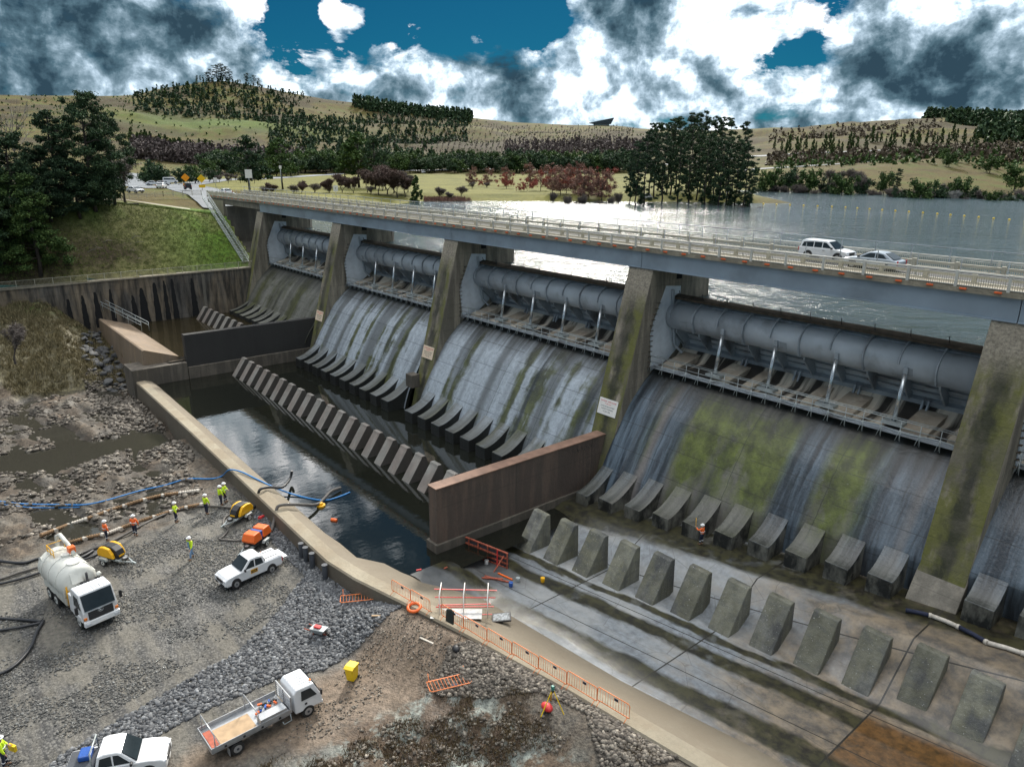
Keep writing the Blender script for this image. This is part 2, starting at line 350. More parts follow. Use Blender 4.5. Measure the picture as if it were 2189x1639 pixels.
    # far bank of the ogee under the gates: pale concrete, shadow of the trenches painted as dark strips
    up = mth('GREATER_THAN', s[2], 7.75); cu = mix(ramp(noise(comb(s[0], mth('MULTIPLY', s[1], .10), 0), .55, 4, .6), [(.45, 0.0), (.53, 1.0)]), (.035, .03, .025), (.60, .53, .43))
    c = mix(up, c, cu)
    c = mix(ramp(noise(P, 7, 3, .6), [(.71, 0.0), (.76, .5)]), c, (.4, .42, .42))
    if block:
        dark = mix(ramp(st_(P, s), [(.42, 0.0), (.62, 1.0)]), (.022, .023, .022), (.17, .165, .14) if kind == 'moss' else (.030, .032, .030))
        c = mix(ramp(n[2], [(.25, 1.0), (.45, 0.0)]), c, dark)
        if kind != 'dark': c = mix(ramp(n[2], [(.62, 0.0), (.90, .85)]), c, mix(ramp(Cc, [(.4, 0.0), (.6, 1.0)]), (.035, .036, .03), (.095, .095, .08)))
    setin(b, 'Base Color', c)
    setin(b, 'Roughness', ramp(mth('ADD', A, mth('MULTIPLY', wetx, -.3)), [(.25, .28), (.55, .42), (.75, .6)] if kind != 'dark' else [(.2, .5), (.7, .8)]))
    bump(b, mth('ADD', noise(P, 3, 6, .7), mth('MULTIPLY', fr, 0.0)), .05)
    return m
def st_(P, s): return noise(comb(mth('MULTIPLY', s[0], 1.0), mth('MULTIPLY', s[1], 1.0), mth('MULTIPLY', s[2], .5)), 1.0, 6, .65)
M_con = concrete('concrete_pale', (.30, .27, .22), streak=.35, joints=(1.5, 0))
M_slab = concrete('concrete_slab', (.62, .55, .44), streak=.25, joints=(0, 0), tint=((.30, .22, .15), .5))
M_pier = concrete('concrete_pier', (.42, .365, .285), streak=.55, moss=((.12, .125, .02), .85), mossface='front', joints=(1.55, 0), front=True)
M_ret = concrete('concrete_retaining', (.20, .18, .155), streak=.85, tint=((.34, .25, .15), .5), joints=(2.6, 0), dark=(.012, .013, .014))
M_wallr = concrete('concrete_reddish', (.165, .115, .088), streak=.45, tint=((.12, .09, .07), .7), joints=(3.2, 9.3), rough=.9)
M_walld = concrete('concrete_black', (.04, .038, .036), streak=.8, joints=(3.2, 9.3))
M_wallbase = concrete('concrete_grimy', (.17, .145, .115), streak=.45, joints=(0, 0), dark=(.02, .02, .018))
M_baf = concrete('concrete_baffle', (.23, .23, .205), streak=.7, joints=(0, 0), dark=(.03, .032, .033), moss=((.20, .19, .10), .35), speck=.5, rough=.6)
M_bafL = concrete('concrete_baffle_wet', (.36, .345, .31), streak=.2, joints=(0, 0), dark=(.03, .03, .028), rough=.35, tint=((.22, .13, .10), .35), side_shade=(.05, .045, .04))
M_block = concrete('concrete_toe', (.13, .13, .10), streak=.55, joints=(0, 0), dark=(.012, .013, .012), moss=((.075, .075, .02), .5), rough=.55)
M_sill = concrete('concrete_sill', (.38, .33, .24), streak=.0, joints=(0, 0), tint=((.22, .17, .11), .6), slope=True)
M_sillA = concrete('concrete_sill_ochre', (.33, .24, .155), streak=.2, joints=(0, 0), tint=((.26, .20, .15), .6))
M_deck = concrete('concrete_deck', (.42, .37, .28), streak=.25, joints=(0, 0))
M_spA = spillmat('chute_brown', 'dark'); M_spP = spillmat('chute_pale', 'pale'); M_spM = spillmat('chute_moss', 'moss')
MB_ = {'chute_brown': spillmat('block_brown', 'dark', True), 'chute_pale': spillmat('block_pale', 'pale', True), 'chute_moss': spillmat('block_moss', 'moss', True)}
M_girder = simple('girder_paint', (.25, .31, .37), .42, 0, .10, .35, dirt=((.13, .15, .16), .5))
M_gate = simple('gate_paint', (.46, .50, .54), .45, .1, .10, .5, dirt=((.09, .085, .08), .6), bmp=.004)
M_gated = simple('gate_paint_worn', (.34, .375, .41), .5, .1, .15, .6, dirt=((.08, .06, .045), .7))
M_rustedge = simple('rusty_crest', (.09, .07, .05), .9, 0, .3, 2)
M_liner = simple('liner_steel', (.70, .75, .80), .38, .1, .22, .35, dirt=((.25, .38, .52), .6))
M_rail = simple('galvanised', (.42, .46, .46), .45, .5, .1, 2)
M_white = simple('white_railing', (.56, .55, .50), .6, 0, .1, 1)
M_cream = simple('cream_railing', (.46, .43, .34), .65, 0, .12, .6)
M_chrome = simple('cylinder_steel', (.55, .58, .60), .25, .8, .1, 1)
M_asph = simple('asphalt', (.055, .055, .057), .85, 0, .25, 1.2)
M_orange = simple('orange_marker', (.75, .13, .03), .6)
M_stain_shade = simple('black_stain_shade', (.01, .01, .011), .9)  # black of the seepage stains and of the painted shade in pier recesses

# ------------------------------------------------ dam geometry
S = 30.1; PW = 2.87
PX = [(k-1)*S for k in range(6)]                     # centre lines of the six piers
def zfloor(X, Y):                                    # level of the apron
    t = np.maximum(0, X-61.6); zb = -4.66+.04*t; zt = -3.45+.092*t
    w = np.clip((Y+21.5)/3.5, 0, 1); return zb*(1-w)+zt*w+1.08*np.clip(np.minimum((67.5-X)/4.5, (X-56.5)/6.5), 0, 1)*np.clip((-29.5-Y)/2.2, 0, 1)
def shift(X): return .13*max(0, X-62.8)
def chute(name, k, mat, label):
    """ogee chute of one bay with its flip blocks; bay between pier k and k+1"""
    x0, x1 = PX[k]+PW/2-.05, PX[k+1]-PW/2+.05
    root = empty(name, ((x0+x1)/2, -8, 0), label=label, cat='spillway', group='concrete chutes between the piers'); ox, oy = (x0+x1)/2, -8
    zend = -.9 if k == 0 else -5.0
    prof = [(1.5, 6.0), (.6, 8.0), (-.8, 9.25), (-2.0, 9.4), (-3.0, 9.0), (-3.9, 8.2), (-5.4, 7.95), (-6.9, 7.8), (-7.35, 7.35), (-8.3, 6.65), (-9.3, 5.7), (-10.3, 4.65), (-11.35, 3.1), (-12.1, 1.9), (-12.8, .7), (-13.35, -.3), (-13.9, -1.4), (-14.4, -2.6), (-14.8, -3.7), (-15.1, -5.0)]
    if k == 0: prof = [p for p in prof if p[1] > -.9]+[(-14.9, -1.4)]
    nx = 70; V = []; F = []
    pr = np.array(prof); t = np.r_[0, np.cumsum(np.hypot(*np.diff(pr, axis=0).T))]; tt = np.linspace(0, t[-1], 70)
    py = np.interp(tt, t, pr[:, 0]); pz = np.interp(tt, t, pr[:, 1])
    def qx(X): return 0 if k <= 2 else (X-61.1)/25.2
    def front(X):
        if k == 0: return -16.0, -.05
        q = min(qx(X), 1.7); return -17.0+2.5*q, -2.4+2.6*q
    def zbase(X): return -1.3 if k == 0 else (-5.0 if k <= 2 else float(zfloor(np.array(X), np.array(-16.)))-.35)
    def kink(X):
        zk = 1.0 if k == 0 else -1.0+2.2*min(qx(X), 1.7); return float(np.interp(-zk, -pz[20:], py[20:])), zk
    xs = np.linspace(x0, x1, nx)
    for x in xs:
        yk, zk = kink(x); yf_, _ = front(x); yf_ += 2.0; zb_ = zbase(x)
        m_ = pz > zk; m_[:20] = True; nk = int(m_.sum()); nr = 70-nk
        ys_ = list(py[:nk]); zs_ = list(pz[:nk])
        for j in range(1, nr+1):
            u_ = j/nr; ys_.append(yk+(yf_-yk)*(u_**.85)); zs_.append(zk+(zb_-zk)*(u_**1.0*.8+.2*u_**2))
        for y, z in zip(ys_, zs_): V.append((x-ox, y-oy, z))
    n = len(py)
    F = [(i*n+j, (i+1)*n+j, (i+1)*n+j+1, i*n+j+1) for i in range(nx-1) for j in range(n-1)]
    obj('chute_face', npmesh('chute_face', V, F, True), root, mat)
    # pale slabs behind the walkway; dark slots between are only painted on the chute
    nb = 10
    for i in range(nb):
        xc = x0+ (i+.6)*(x1-x0)/nb
        if i % 3 == 1: continue
        w = 1.0 if i % 2 else 1.9
        MB().prism([(-3.3-oy, 8.8), (-6.7-oy, 8.1), (-6.7-oy, 7.6), (-3.3-oy, 8.2)], xc-w/2-ox, xc+w/2-ox).build('crest_slab', M_slab, root)
    ph = 1.6 if k <= 2 else 2.35
    i0 = math.ceil((x0-.9-ph)/2.81); X = ph+2.81*i0
    i = 0
    while X+1.5 < x1+1.2:
        hw = .8
        xa, xb = max(X-.1, x0), min(X+1.55, x1)
        if xb-xa > .5:
            yf, zt = front(X); zf = zbase(X); yk, zk = kink(X)
            pf = [(yf, zf)]+[(yf+(yk+.15-yf)*u_, zt+(zk+.30-zt)*(u_**1.7)) for u_ in (0, .1, .2, .32, .45, .6, .75, .88, 1.0)]+[(yk+.5, zk-.3), (yf+2.5, zf)]
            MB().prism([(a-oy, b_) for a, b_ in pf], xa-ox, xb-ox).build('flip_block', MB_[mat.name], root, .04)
        X += 2.81; i += 1
    return root
bays = [chute('spillway_chute', 0, M_spA, 'far left chute, dark brown concrete above the upper pool'),
        chute('spillway_chute', 1, M_spP, 'second chute from left, pale grey water streaks with two mossy bands'),
        chute('spillway_chute', 2, M_spP, 'middle chute, wide pale grey wet streaks, left of the reddish dividing wall'),
        chute('spillway_chute', 3, M_spM, 'near chute covered in bright green moss, right of the reddish dividing wall'),
        chute('spillway_chute', 4, M_spM, 'shaded chute cut off at the right edge of the photo')]
# piers
def pier(k, label):
    X = PX[k]; r = empty('bridge_pier', (X, -8, 0), label=label, cat='pier', group='concrete piers carrying the bridge')
    def fy(z): return -8.1-.27*(17.05-z)
    pf = [(fy(17.05)+8, 17.05), (fy(-5.4)+8, -5.4), (8+1.0, -5.4), (8+1.0, 12), (8.4, 17.05)]
    MB().prism(pf, -PW/2, PW/2).build('pier_shaft', M_pier, r, .05)
    # upstream nose above the water, a little wider
    MB().prism([(-PW/2+.2, 8.9), (PW/2-.2, 8.9), (.45, 9.7), (-.45, 9.7)], 10, 16.2, 'z').build('pier_nose', M_con, r)
    lp = [(-6.1, 15.4), (-3.9, 15.2), (-3.9, 14.1), (-4.6, 13.1), (-3.4, 11.0), (-3.3, 9.4), (-5.2, 8.1), (-7.55, 7.45), (-7.95, 11.0), (-7.6, 12.2)]
    for sgn in (-1, 1):
        xs = sorted((sgn*(PW/2-.02), sgn*(PW/2+.05)))
        MB().prism([(a+8, b) for a, b in lp], *xs).build('steel_liner', M_liner, r)
        mb = MB()
        for j in range(13):
            z = 7.9+j*.5; mb.box((sgn*(PW/2+.12), 8-7.9+(.0 if z < 12 else (z-12)*.42), z), (.2, .35, .05))
        o_si = mb.build('step_irons', M_rustedge, r); o_si['kind'] = 'stuff'
        MB().bx(sgn*(PW/2-.1), sgn*(PW/2+.02), 8-4.6, 8-3.8, 15.9, 16.6).build('recess_shade', M_stain_shade, r)  # no hole cut: a black box stands in for its shade
    MB().bx(-PW/2-.12, PW/2+.12, 8-7.4, 8.2, 17.05, 17.12).build('bearing_pad', M_gated, r)
    return r
for k, lb in enumerate(['pale pier at the left abutment where the retaining wall meets the bridge', 'pier above the black dividing wall, ochre moss on its flank',
                        'pier in the middle of the dam, its foot standing between the two pale chutes', 'pier at the upstream end of the reddish dividing wall, white warning board on its front',
                        'nearest pier with yellow moss and a black central stain', 'pier beyond the right edge of the photo']):
    pier(k, lb)
ft = MB().prism([(-12.2, 1.2), (-13.1, -.1), (-13.7, -1.1), (-14.5, -1.8), (-15.6, -2.25), (-16.6, -2.4), (-16.6, -5), (-11, -5)], -PW/2-.05, PW/2+.05).build('pier_footing', M_con, None, .04); ft.location = (PX[4], 0, 0)
tag(ft, 'pale concrete ramp at the foot of the nearest pier', 'footing')
# small block at the foot of the middle pier
b = MB().bx(-.7, .7, -.6, .6, -.9, .75).build('concrete_block', M_wallbase, None, .05); b.location = (PX[2]-.4, -14.0, .2)
tag(b, 'small dark concrete block at the foot of the middle pier', 'block')
# warning boards
def text(name, s, size, loc, rot, mat, parent=None, ext=.004, align='CENTER'):
    cu = bpy.data.curves.new(name, 'FONT'); cu.body = s; cu.size = size; cu.extrude = ext; cu.align_x = align; cu.align_y = 'CENTER'; cu.resolution_u = 2
    t = bpy.data.objects.new('tmp', cu); COL.objects.link(t); dg = bpy.context.evaluated_depsgraph_get()
    me = bpy.data.meshes.new_from_object(t.evaluated_get(dg)); bpy.data.objects.remove(t); bpy.data.curves.remove(cu)
    o = obj(name, me, parent, mat); o.location = loc; o.rotation_euler = rot; return o
M_sign = simple('sign_white', (.78, .76, .72), .5, 0, .04); M_signc = simple('sign_cream', (.75, .60, .45), .6, 0, .05)
M_red = simple('paint_red', (.60, .03, .04), .5); M_black = simple('paint_black', (.015, .015, .018), .5); M_txtg = simple('paint_green_black', (.03, .07, .07), .5)
def board(k, z, mat, lab):
    X = PX[k]; y = -8.1-.27*(17.05-z); tl = math.atan(.27)
    r = empty('warning_board', (X-.1, y-.03, z), label=lab, cat='sign'); r.rotation_euler = (math.pi/2-tl, 0, 0); 
    MB().box((0, 0, .02), (2.3, 1.55, .05)).build('panel', mat, r, .02)
    text('lettering', 'DANGER : KEEP CLEAR', .19, (0, .52, .05), (0, 0, 0), M_red, r)
    text('lettering', 'OF SPILLWAY', .13, (0, .29, .05), (0, 0, 0), M_red, r)
    text('lettering', 'GATES MAY BE LOWERED', .15, (0, .04, .05), (0, 0, 0), M_txtg, r)
    text('lettering', 'WITHOUT WARNING', .15, (0, -.20, .05), (0, 0, 0), M_txtg, r)
    text('lettering', 'AT ANY TIME', .15, (0, -.44, .05), (0, 0, 0), M_txtg, r)
board(3, 4.2, M_sign, 'white warning board on the pier beside the reddish wall')
board(2, 3.4, M_signc, 'cream warning board low on the middle pier')
board(1, 3.1, M_signc, 'small cream warning board on the pier above the black dividing wall')
# gates
def gate(k, label):
    x0, x1 = PX[k]+PW/2+.12, PX[k+1]-PW/2-.12; w = x1-x0; xc = (x0+x1)/2
    r = empty('flap_gate', (xc, -4, 8.8), label=label, cat='dam gate', group='grey steel flap gates between the piers')
    y0, z0 = -2.4+4, 9.35-8.8          # hinge
    y1, z1 = -4.35+4, 14.35-8.8        # crest
    def on(t, off=0): # along the leaf, offset downstream
        dx, dz = y1-y0, z1-z0; l = math.hypot(dx, dz); return (y0+dx*t-dz/l*off, z0+dz*t+dx/l*off*1.0)
    MB().prism([on(0), on(1), on(1, .12), on(0, .12)], -w/2, w/2).build('skin_plate', M_gate, r)
    # fish belly tube
    cy, cz = on(.70, .98); n = 30; R1 = 1.27
    P = [(cy+R1*math.cos(2*math.pi*i/n), cz+R1*math.sin(2*math.pi*i/n)) for i in range(n)]
    o = MB().prism(P, -w/2, w/2, smooth=True).build('belly_tube', M_gate, r)
    a_, b_ = on(.995, .0), on(.995, .55)
    MB().prism([on(1.0, -.08), on(1.03, -.08), on(1.03, .62), on(.99, .62)], -w/2, w/2).build('crest_beam', M_rustedge, r)
    MB().prism([on(.93, .1), on(.93, .5), on(.90, .5), on(.90, .1)], -w/2, w/2).build('stiffener', M_gated, r)
    nr = 11
    for i in range(nr):
        x = -w/2+.5+(w-1.0)*i/(nr-1); big = i % 2 == 1
        # triangular rib between tube and crest
        d_ = .62 if not big else .66
        MB().prism([on(.985, .1), on(.985, d_), on(.95, 1.45), on(.88, 2.12), on(.78, 2.42), on(.68, 2.47), on(.58, 2.42), on(.58, 2.0), on(.8, .1)] if big else [on(.985, .1), on(.985, .6), on(.95, 1.4), on(.88, 2.05), on(.80, 2.34), on(.79, 2.1), on(.9, .1)], x-.055, x+.055).build('rib', M_gated, r)
        MB().beam((x, *on(.985, .3)), (x, on(1.13, .25)[0], on(1.13, .25)[1]), .05).build('splitter_pin', M_black, r)
        if True:  # lower bracket from tube down to the hinge beam
            MB().prism([on(.42, .1), on(.50, 1.6), on(.44, 1.7), on(.02, .62), on(.0, .1)], x-.07, x+.07).build('bracket', M_gated, r)
    MB().prism([on(-.03, .1), on(.05, .1), on(.05, .62), on(-.03, .62)], -w/2, w/2).build('hinge_beam', M_gated, r)
    for t_ in (.14, .24):
        MB().prism([on(t_, .1), on(t_+.02, .1), on(t_+.02, .3), on(t_, .3)], -w/2, w/2).build('stiffener', M_gated, r)
    for sx in (-1, 1):
        MB().prism([on(1, .0), on(1, .6), on(.75, 1.7), on(.45, 1.7), on(.05, .6), on(0, 0)], sx*w/2-.05, sx*w/2+.05).build('end_plate', M_gated, r)
    for i in range(4):
        x = 68.1-PX[3]-S/2+5.17*i + .0
        ty, tz = -5.95+4, 12.2-8.8; by, bz = -6.6+4, 8.35-8.8
        c = MB(); c.cyl((x, by, bz), (x, by+(ty-by)*.93, bz+(tz-bz)*.93), .17, 14); cyl = c.build('hydraulic_cylinder', M_chrome, r)
        MB().box((x, ty-.0, tz-.05), (.34, .34, .5)).build('cylinder_clevis', M_gated, r, .04)
        MB().box((x, by+.05, bz-.05), (1.5, .9, .22)).build('cylinder_base', M_rail, r, .03)
        h = MB(); h.prism([(y0-1.1, z0-.75), (y0-.75, z0+.1), (y0-.3, z0+.25), (y0+.05, z0-.1), (y0-.1, z0-.75)], x+.45, x+.6); h.prism([(y0-1.1, z0-.75), (y0-.75, z0+.1), (y0-.3, z0+.25), (y0+.05, z0-.1), (y0-.1, z0-.75)], x+.85, x+1.0)
        h.build('hinge_bracket', M_gated, r, .02)
    # hatch outlines on the tube
    for xh in (-11.5, -1.4, 8.5):
        ang = math.radians(200); py_, pz_ = cy+math.cos(ang)*(R1+.012), cz+math.sin(ang)*(R1+.012)
        o = MB().box((0, 0, 0), (.62, .02, .62)).build('access_hatch', M_gated, r, .01); o.location = (xh, py_, pz_); o.rotation_euler = (ang-math.pi, 0, 0)
    # side arm strut at the left end
    MB().beam((-w/2+.1, -5.3+4, 15.0-8.8), (-w/2+.25, -4.6+4, 9.6-8.8), .22).beam((-w/2+.25, -4.6+4, 9.6-8.8), (-w/2+.9, -4.2+4, 8.9-8.8), .2).build('side_seal_arm', M_gated, r)
    return r
for k, lb in enumerate(['flap gate in the far left bay beside the abutment pier', 'flap gate in the second bay from the left', 'flap gate in the middle bay above the wide pale chute',
                        'nearest flap gate with a long fish-belly tube above the green chute', 'flap gate beyond the nearest pier']):
    gate(k, lb)
# access walkways at the crest
def walkway(k, label):
    x0, x1 = PX[k]+PW/2+.1, PX[k+1]-PW/2-.1; w = x1-x0
    r = empty('access_walkway', ((x0+x1)/2, -7.35, 7.85), label=label, cat='walkway', group='railed walkways below the gates')
    MB().bx(-w/2, w/2, -.45, .45, -.02, .06).build('deck_plate', M_gated, r)
    for z in (.62, 1.12):
        mb = MB(); mb.cyl((-w/2, -.45, z), (w/2, -.45, z), .035, 6); mb.build('handrail', M_rail, r)
    mb = MB(); mb.cyl((-w/2, .5, .95), (w/2, .5, .95), .03, 6); mb.build('handrail', M_rail, r)
    n = int(w/1.35)
    for i in range(n+1):
        x = -w/2+.15+(w-.3)*i/n
        mb = MB(); mb.cyl((x, -.45, 1.12), (x, -.5, -.35), .028, 5); mb.cyl((x, -.45, .5), (x-.16, -.75, -.35), .022, 5); mb.cyl((x, -.45, .5), (x+.16, -.75, -.35), .022, 5)
        mb.build('railing_post', M_rail, r)
    # hose lying on the deck
    P = [(-w/2+w*i/30, .1+.25*math.sin(i*1.3+k), .12) for i in range(31)]
    MB().tube(P, .05, 6).build('service_pipe', M_rail, r)
for k, lb in enumerate(['railed walkway across the top of the far left chute', 'railed walkway across the top of the second chute', 'railed walkway across the top of the middle chute', 'railed walkway across the top of the near green chute', 'railed walkway beyond the nearest pier']):
    walkway(k, lb)
# ------------------------------------------------ bridge
br = empty('road_bridge', (30, -4, 17.1), label='long grey steel girder road bridge crossing above the piers', cat='bridge')
BX0, BX1 = -58.0, 135.0; o_ = (30, -4, 17.1)
def lx(x): return x-30
for k in range(-1, 6):
    xa = PX[k] if k >= 0 else PX[0]-28; xb = PX[k+1] if k < 5 else 135
    if k == -1:
        MB().bx(lx(xa), lx(xb)-.03, -8.1+4, -7.5+4, .35, 1.35).build('side_beam', M_con, br); continue
    for yy in (-8.1, -1.6):
        mb = MB(); mb.bx(lx(xa)+.03, lx(xb)-.03, yy+4, yy+4+.12, 0, 1.45); mb.bx(lx(xa)+.03, lx(xb)-.03, yy+4-.10, yy+4+.35, -.03, .05); mb.bx(lx(xa)+.03, lx(xb)-.03, yy+4-.08, yy+4+.3, 1.40, 1.47)
        mb.build('girder', M_girder, br)
MB().bx(lx(BX0), lx(BX1), -8.3+4, -.3+4, 1.48, 1.80).build('deck_slab', M_deck, br)
MB().bx(lx(BX0), lx(BX1), -6.55+4, -.9+4, 1.80, 1.84).build('road_surface', M_asph, br)
MB().bx(lx(BX0), lx(BX1), -8.2+4, -6.55+4, 1.80, 1.90).build('footway', M_deck, br)
mb = MB(); x = lx(BX0)
while x < lx(BX1): mb.bx(x, x+3, -3.75+4, -3.63+4, 1.842, 1.846); x += 9
mb.build('lane_marking', M_white, br)
# kerb barriers with posts
for yy, nm in ((-6.55, 'barrier'), (-1.0, 'barrier')):
    mb = MB(); mb.bx(lx(BX0), lx(BX1), yy+4-.09, yy+4+.09, 2.22, 2.42)
    mb.bx(lx(BX0), lx(BX1), yy+4-.12, yy+4+.12, 1.82, 1.98)
    x = lx(BX0)+1
    while x < lx(BX1): mb.bx(x-.13, x+.13, yy+4-.13, yy+4+.13, 1.82, 2.52); x += 3.0
    mb.build(nm, M_cream, br)
# balustrades: posts each 3 m, thin bars between
def balustrade(yy, zb, name):
    mb = MB(); mb.bx(lx(BX0), lx(BX1), yy+4-.06, yy+4+.06, zb+.92, zb+1.02); mb.bx(lx(BX0), lx(BX1), yy+4-.03, yy+4+.03, zb+.80, zb+.84); mb.bx(lx(BX0), lx(BX1), yy+4-.03, yy+4+.03, zb+.10, zb+.15)
    mb.build('balustrade_rails', M_white, br)
    mb = MB(); x = lx(BX0)+.5
    while x < lx(BX1):
        if yy < -4: MB().bx(x-.09, x+.09, yy+4-.07, yy+4+.07, zb, zb+1.04).build('baluster_post', M_white, br)
        else: mb.bx(x-.09, x+.09, yy+4-.07, yy+4+.07, zb, zb+1.04)
        x += 3.0
    if mb.v: mb.build('baluster_post', M_white, br)['kind'] = 'stuff'
    V = []; F = []; x = lx(BX0); i = 0
    while x < lx(BX1):
        b0 = len(V); y = yy+4; h = .016
        V += [(x-h, y-h, zb+.12), (x+h, y-h, zb+.12), (x+h, y+h, zb+.12), (x-h, y+h, zb+.12), (x-h, y-h, zb+.82), (x+h, y-h, zb+.82), (x+h, y+h, zb+.82), (x-h, y+h, zb+.82)]
        F += [tuple(b0+q for q in f) for f in ((0, 1, 5, 4), (1, 2, 6, 5), (2, 3, 7, 6), (3, 0, 4, 7))]; x += .135
    o = obj(name, npmesh(name, V, F), br, M_cream); o['kind'] = 'stuff'
balustrade(-8.22, 1.80, 'baluster'); balustrade(-.42, 1.80, 'baluster')
# slender mesh fence on the road side: tall thin posts with a wire
for yy in (-6.35, -.55):
    mb = MB(); x = lx(BX0)+1
    while x < lx(BX1):
        if yy < -4: MB().bx(x-.025, x+.025, yy+4-.025, yy+4+.025, 1.84, 3.45).build('fence_post', M_gated, br)
        else: mb.bx(x-.025, x+.025, yy+4-.025, yy+4+.025, 1.84, 3.45)
        x += 2.75
    if mb.v: mb.build('fence_post', M_gated, br)['kind'] = 'stuff'
MB().cyl((lx(BX0), -.55+4, 3.45), (lx(BX1), -.55+4, 3.45), .03, 5).build('fence_wire', M_gated, br)
x = 0; n = 0
xx = -55.0
while xx < 132 and n < 95:
    MB().box((lx(xx), -8.33+4, 1.72), (.42, .10, .12)).build('edge_marker', M_orange, br, .02); xx += 2.0; n += 1
# ------------------------------------------------ walls
def wall(name, x0, x1, y0, y1, z0, z1, mat, label, cat='wall'):
    o = MB().bx(x0-(x0+x1)/2, x1-(x0+x1)/2, y0-(y0+y1)/2, y1-(y0+y1)/2, z0-z0, z1-z0).build(name, mat, None, .04)
    o.location = ((x0+x1)/2, (y0+y1)/2, z0); tag(o, label, cat); return o
# reddish dividing wall, thicker grimy plinth below
dw = empty('dividing_wall', (60.0, -22, -5), label='long reddish brown dividing wall running from the pier to the drained basin', cat='wall')
MB().prism([(-9.55, 1.95), (-9.55, 6.75), (10.9, 6.75), (10.9, 1.95)], -.55, .55).build('upper_wall', M_wallr, dw, .03)
MB().bx(-.75, .75, -9.75, 9.5, -.4, 2.0).build('plinth', M_wallbase, dw, .05)
MB().bx(-.60, .60, -9.6, 10.85, 6.75, 6.83).build('coping', simple('rusty_coping', (.22, .13, .09), .8, 0, .2, 1), dw)
mb = MB()
for q in range(9):
    u_ = 5.3+(q % 3)*.35+(q//3)*.9; mb.beam((.56, u_, 6.3-(q % 2)*.25), (.56, u_+.22, 6.05-(q % 3)*.1), .01, .05)
mb.build('graffiti_scrawl', M_black, dw)
dw2 = empty('dividing_wall', (-2.2, -22, -5), label='long black dividing wall between the upper pool and the dark lower pool', cat='wall')
MB().bx(-.55, .55, -9.7, 10.4, 2.9, 7.55).build('upper_wall', M_walld, dw2, .03)
MB().bx(-.9, .9, -9.7, 9.4, -.4, 2.95).build('plinth', M_wallbase, dw2, .05)
# retaining wall on the left bank
rw = empty('retaining_wall', (-30, -30, 0), label='tall stained retaining wall running left from the bridge, black seepage marks', cat='wall')
MB().prism([(22, -2), (22, 7.0), (-40, 6.6), (-40, -2)], -1.0, 0).build('wall_face', M_ret, rw)
MB().prism([(22, 7.0), (22, 7.22), (-40, 6.82), (-40, 6.6)], -2.2, .12).build('coping', M_deck, rw)
for i, (yy, zt, w_) in enumerate([(8.5, 5.2, .9), (5.2, 5.4, .7), (3.9, 5.2, .6), (2.3, 5.0, .9), (.2, 4.3, 1.3), (-1.3, 3.2, .8), (-4.6, 4.6, .6), (-6.8, 4.3, .9), (-8.7, 4.0, .7), (-10.8, 3.6, .7), (-14.3, 2.7, .5)]):
    P = []; nn = 14
    for j in range(nn+1):
        t = j/nn; P.append((yy-w_*(.25+.75*t**.5)*.5-random.uniform(0, .12), (zt+.9)*(1-t)-.7*t))
    for j in range(nn, -1, -1):
        t = j/nn; P.append((yy+w_*(.1+.9*t**.5)*.5+random.uniform(0, .12)+.15*t, (zt+.9)*(1-t)-.7*t))
    MB().prism(P, .002, .012).build('seepage_stain', M_stain_shade, rw)
MB().bx(.0, .12, 10.2, 10.7, -1, 6.7).build('wall_joint', M_con, rw)
fn = empty('wall_fence', (-30.2, -30, 7.2), label='pale steel fence standing along the top of the retaining wall', cat='fence')
mb = MB(); 
def fz(y): return (y+40)/62*.4-.4+.02
for z in (.15, 1.05): mb.beam((0, 19.5, z+fz(19.5)), (0, -40, z+fz(-40)), .05)
mb.build('rail', M_cream, fn)
y = 19.5
while y > -40: MB().box((0, y, .55+fz(y)), (.07, .07, 1.15)).build('post', M_cream, fn); y -= 2.45
mb = MB(); y = 19.5
while y > -40: mb.box((0, y, .6+fz(y)), (.02, .02, .9)); y -= .17
o = mb.build('baluster', M_cream, fn); o['kind'] = 'stuff'
# ------------------------------------------------ sills (low weirs at the downstream edge)
def sweep(name, pts, mat, label, cat='weir'):
    """pts: list of (x, [(y,z)...]) stations"""
    V = []; F = []; k = len(pts[0][1])
    for x, pr in pts: V += [(x, y, z) for y, z in pr]
    for i in range(len(pts)-1):
        for j in range(k-1): F.append((i*k+j, i*k+j+1, (i+1)*k+j+1, (i+1)*k+j))
    mb = MB(); mb.add(V, F, False); mb.add([V[j] for j in range(k)], [tuple(range(k))]); mb.add([V[(len(pts)-1)*k+j] for j in range(k)], [tuple(range(k))[::-1]])
    o = mb.build(name, mat); tag(o, label, cat); return o
def spf(yo, yi, zt, zb, zi): # outer foot, outer top, crest, shoulder, inner toe
    return [(yo-.1, zb), (yo, zt-.12), (yo+.12, zt), (yo+1.1, zt+.02), (yo+1.9, zt-.25), (yi-.0, zi), (yi+.3, zi-.4)]
st = [(-6.5, spf(-38.6, -35.3, -2.9, -6.5, -4.5))]
for X_, yo, yi, zt in ((0, -38.7, -35.2, -2.9), (20, -38.9, -35.6, -2.95), (40, -39.3, -36.2, -2.95), (52, -39.6, -36.2, -2.9), (57.5, -39.7, -35.8, -2.85), (61.2, -39.3, -33.4, -2.75), (66, -38.3, -32.2, -2.62), (72, -37.2, -31.8, -2.42), (80, -36.0, -31.3, -2.1), (88, -35.2, -30.1, -1.75), (97, -34.4, -29.2, -1.4), (112, -33, -27.5, -.8), (122, -32, -26.5, -.4)):
    st.append((X_, spf(yo, yi, zt, -6.5, float(zfloor(np.array(X_), np.array(-30.)))+.02)))
sweep('end_sill', st, M_sill, 'long pale concrete sill along the downstream edge of the basin', 'sill')
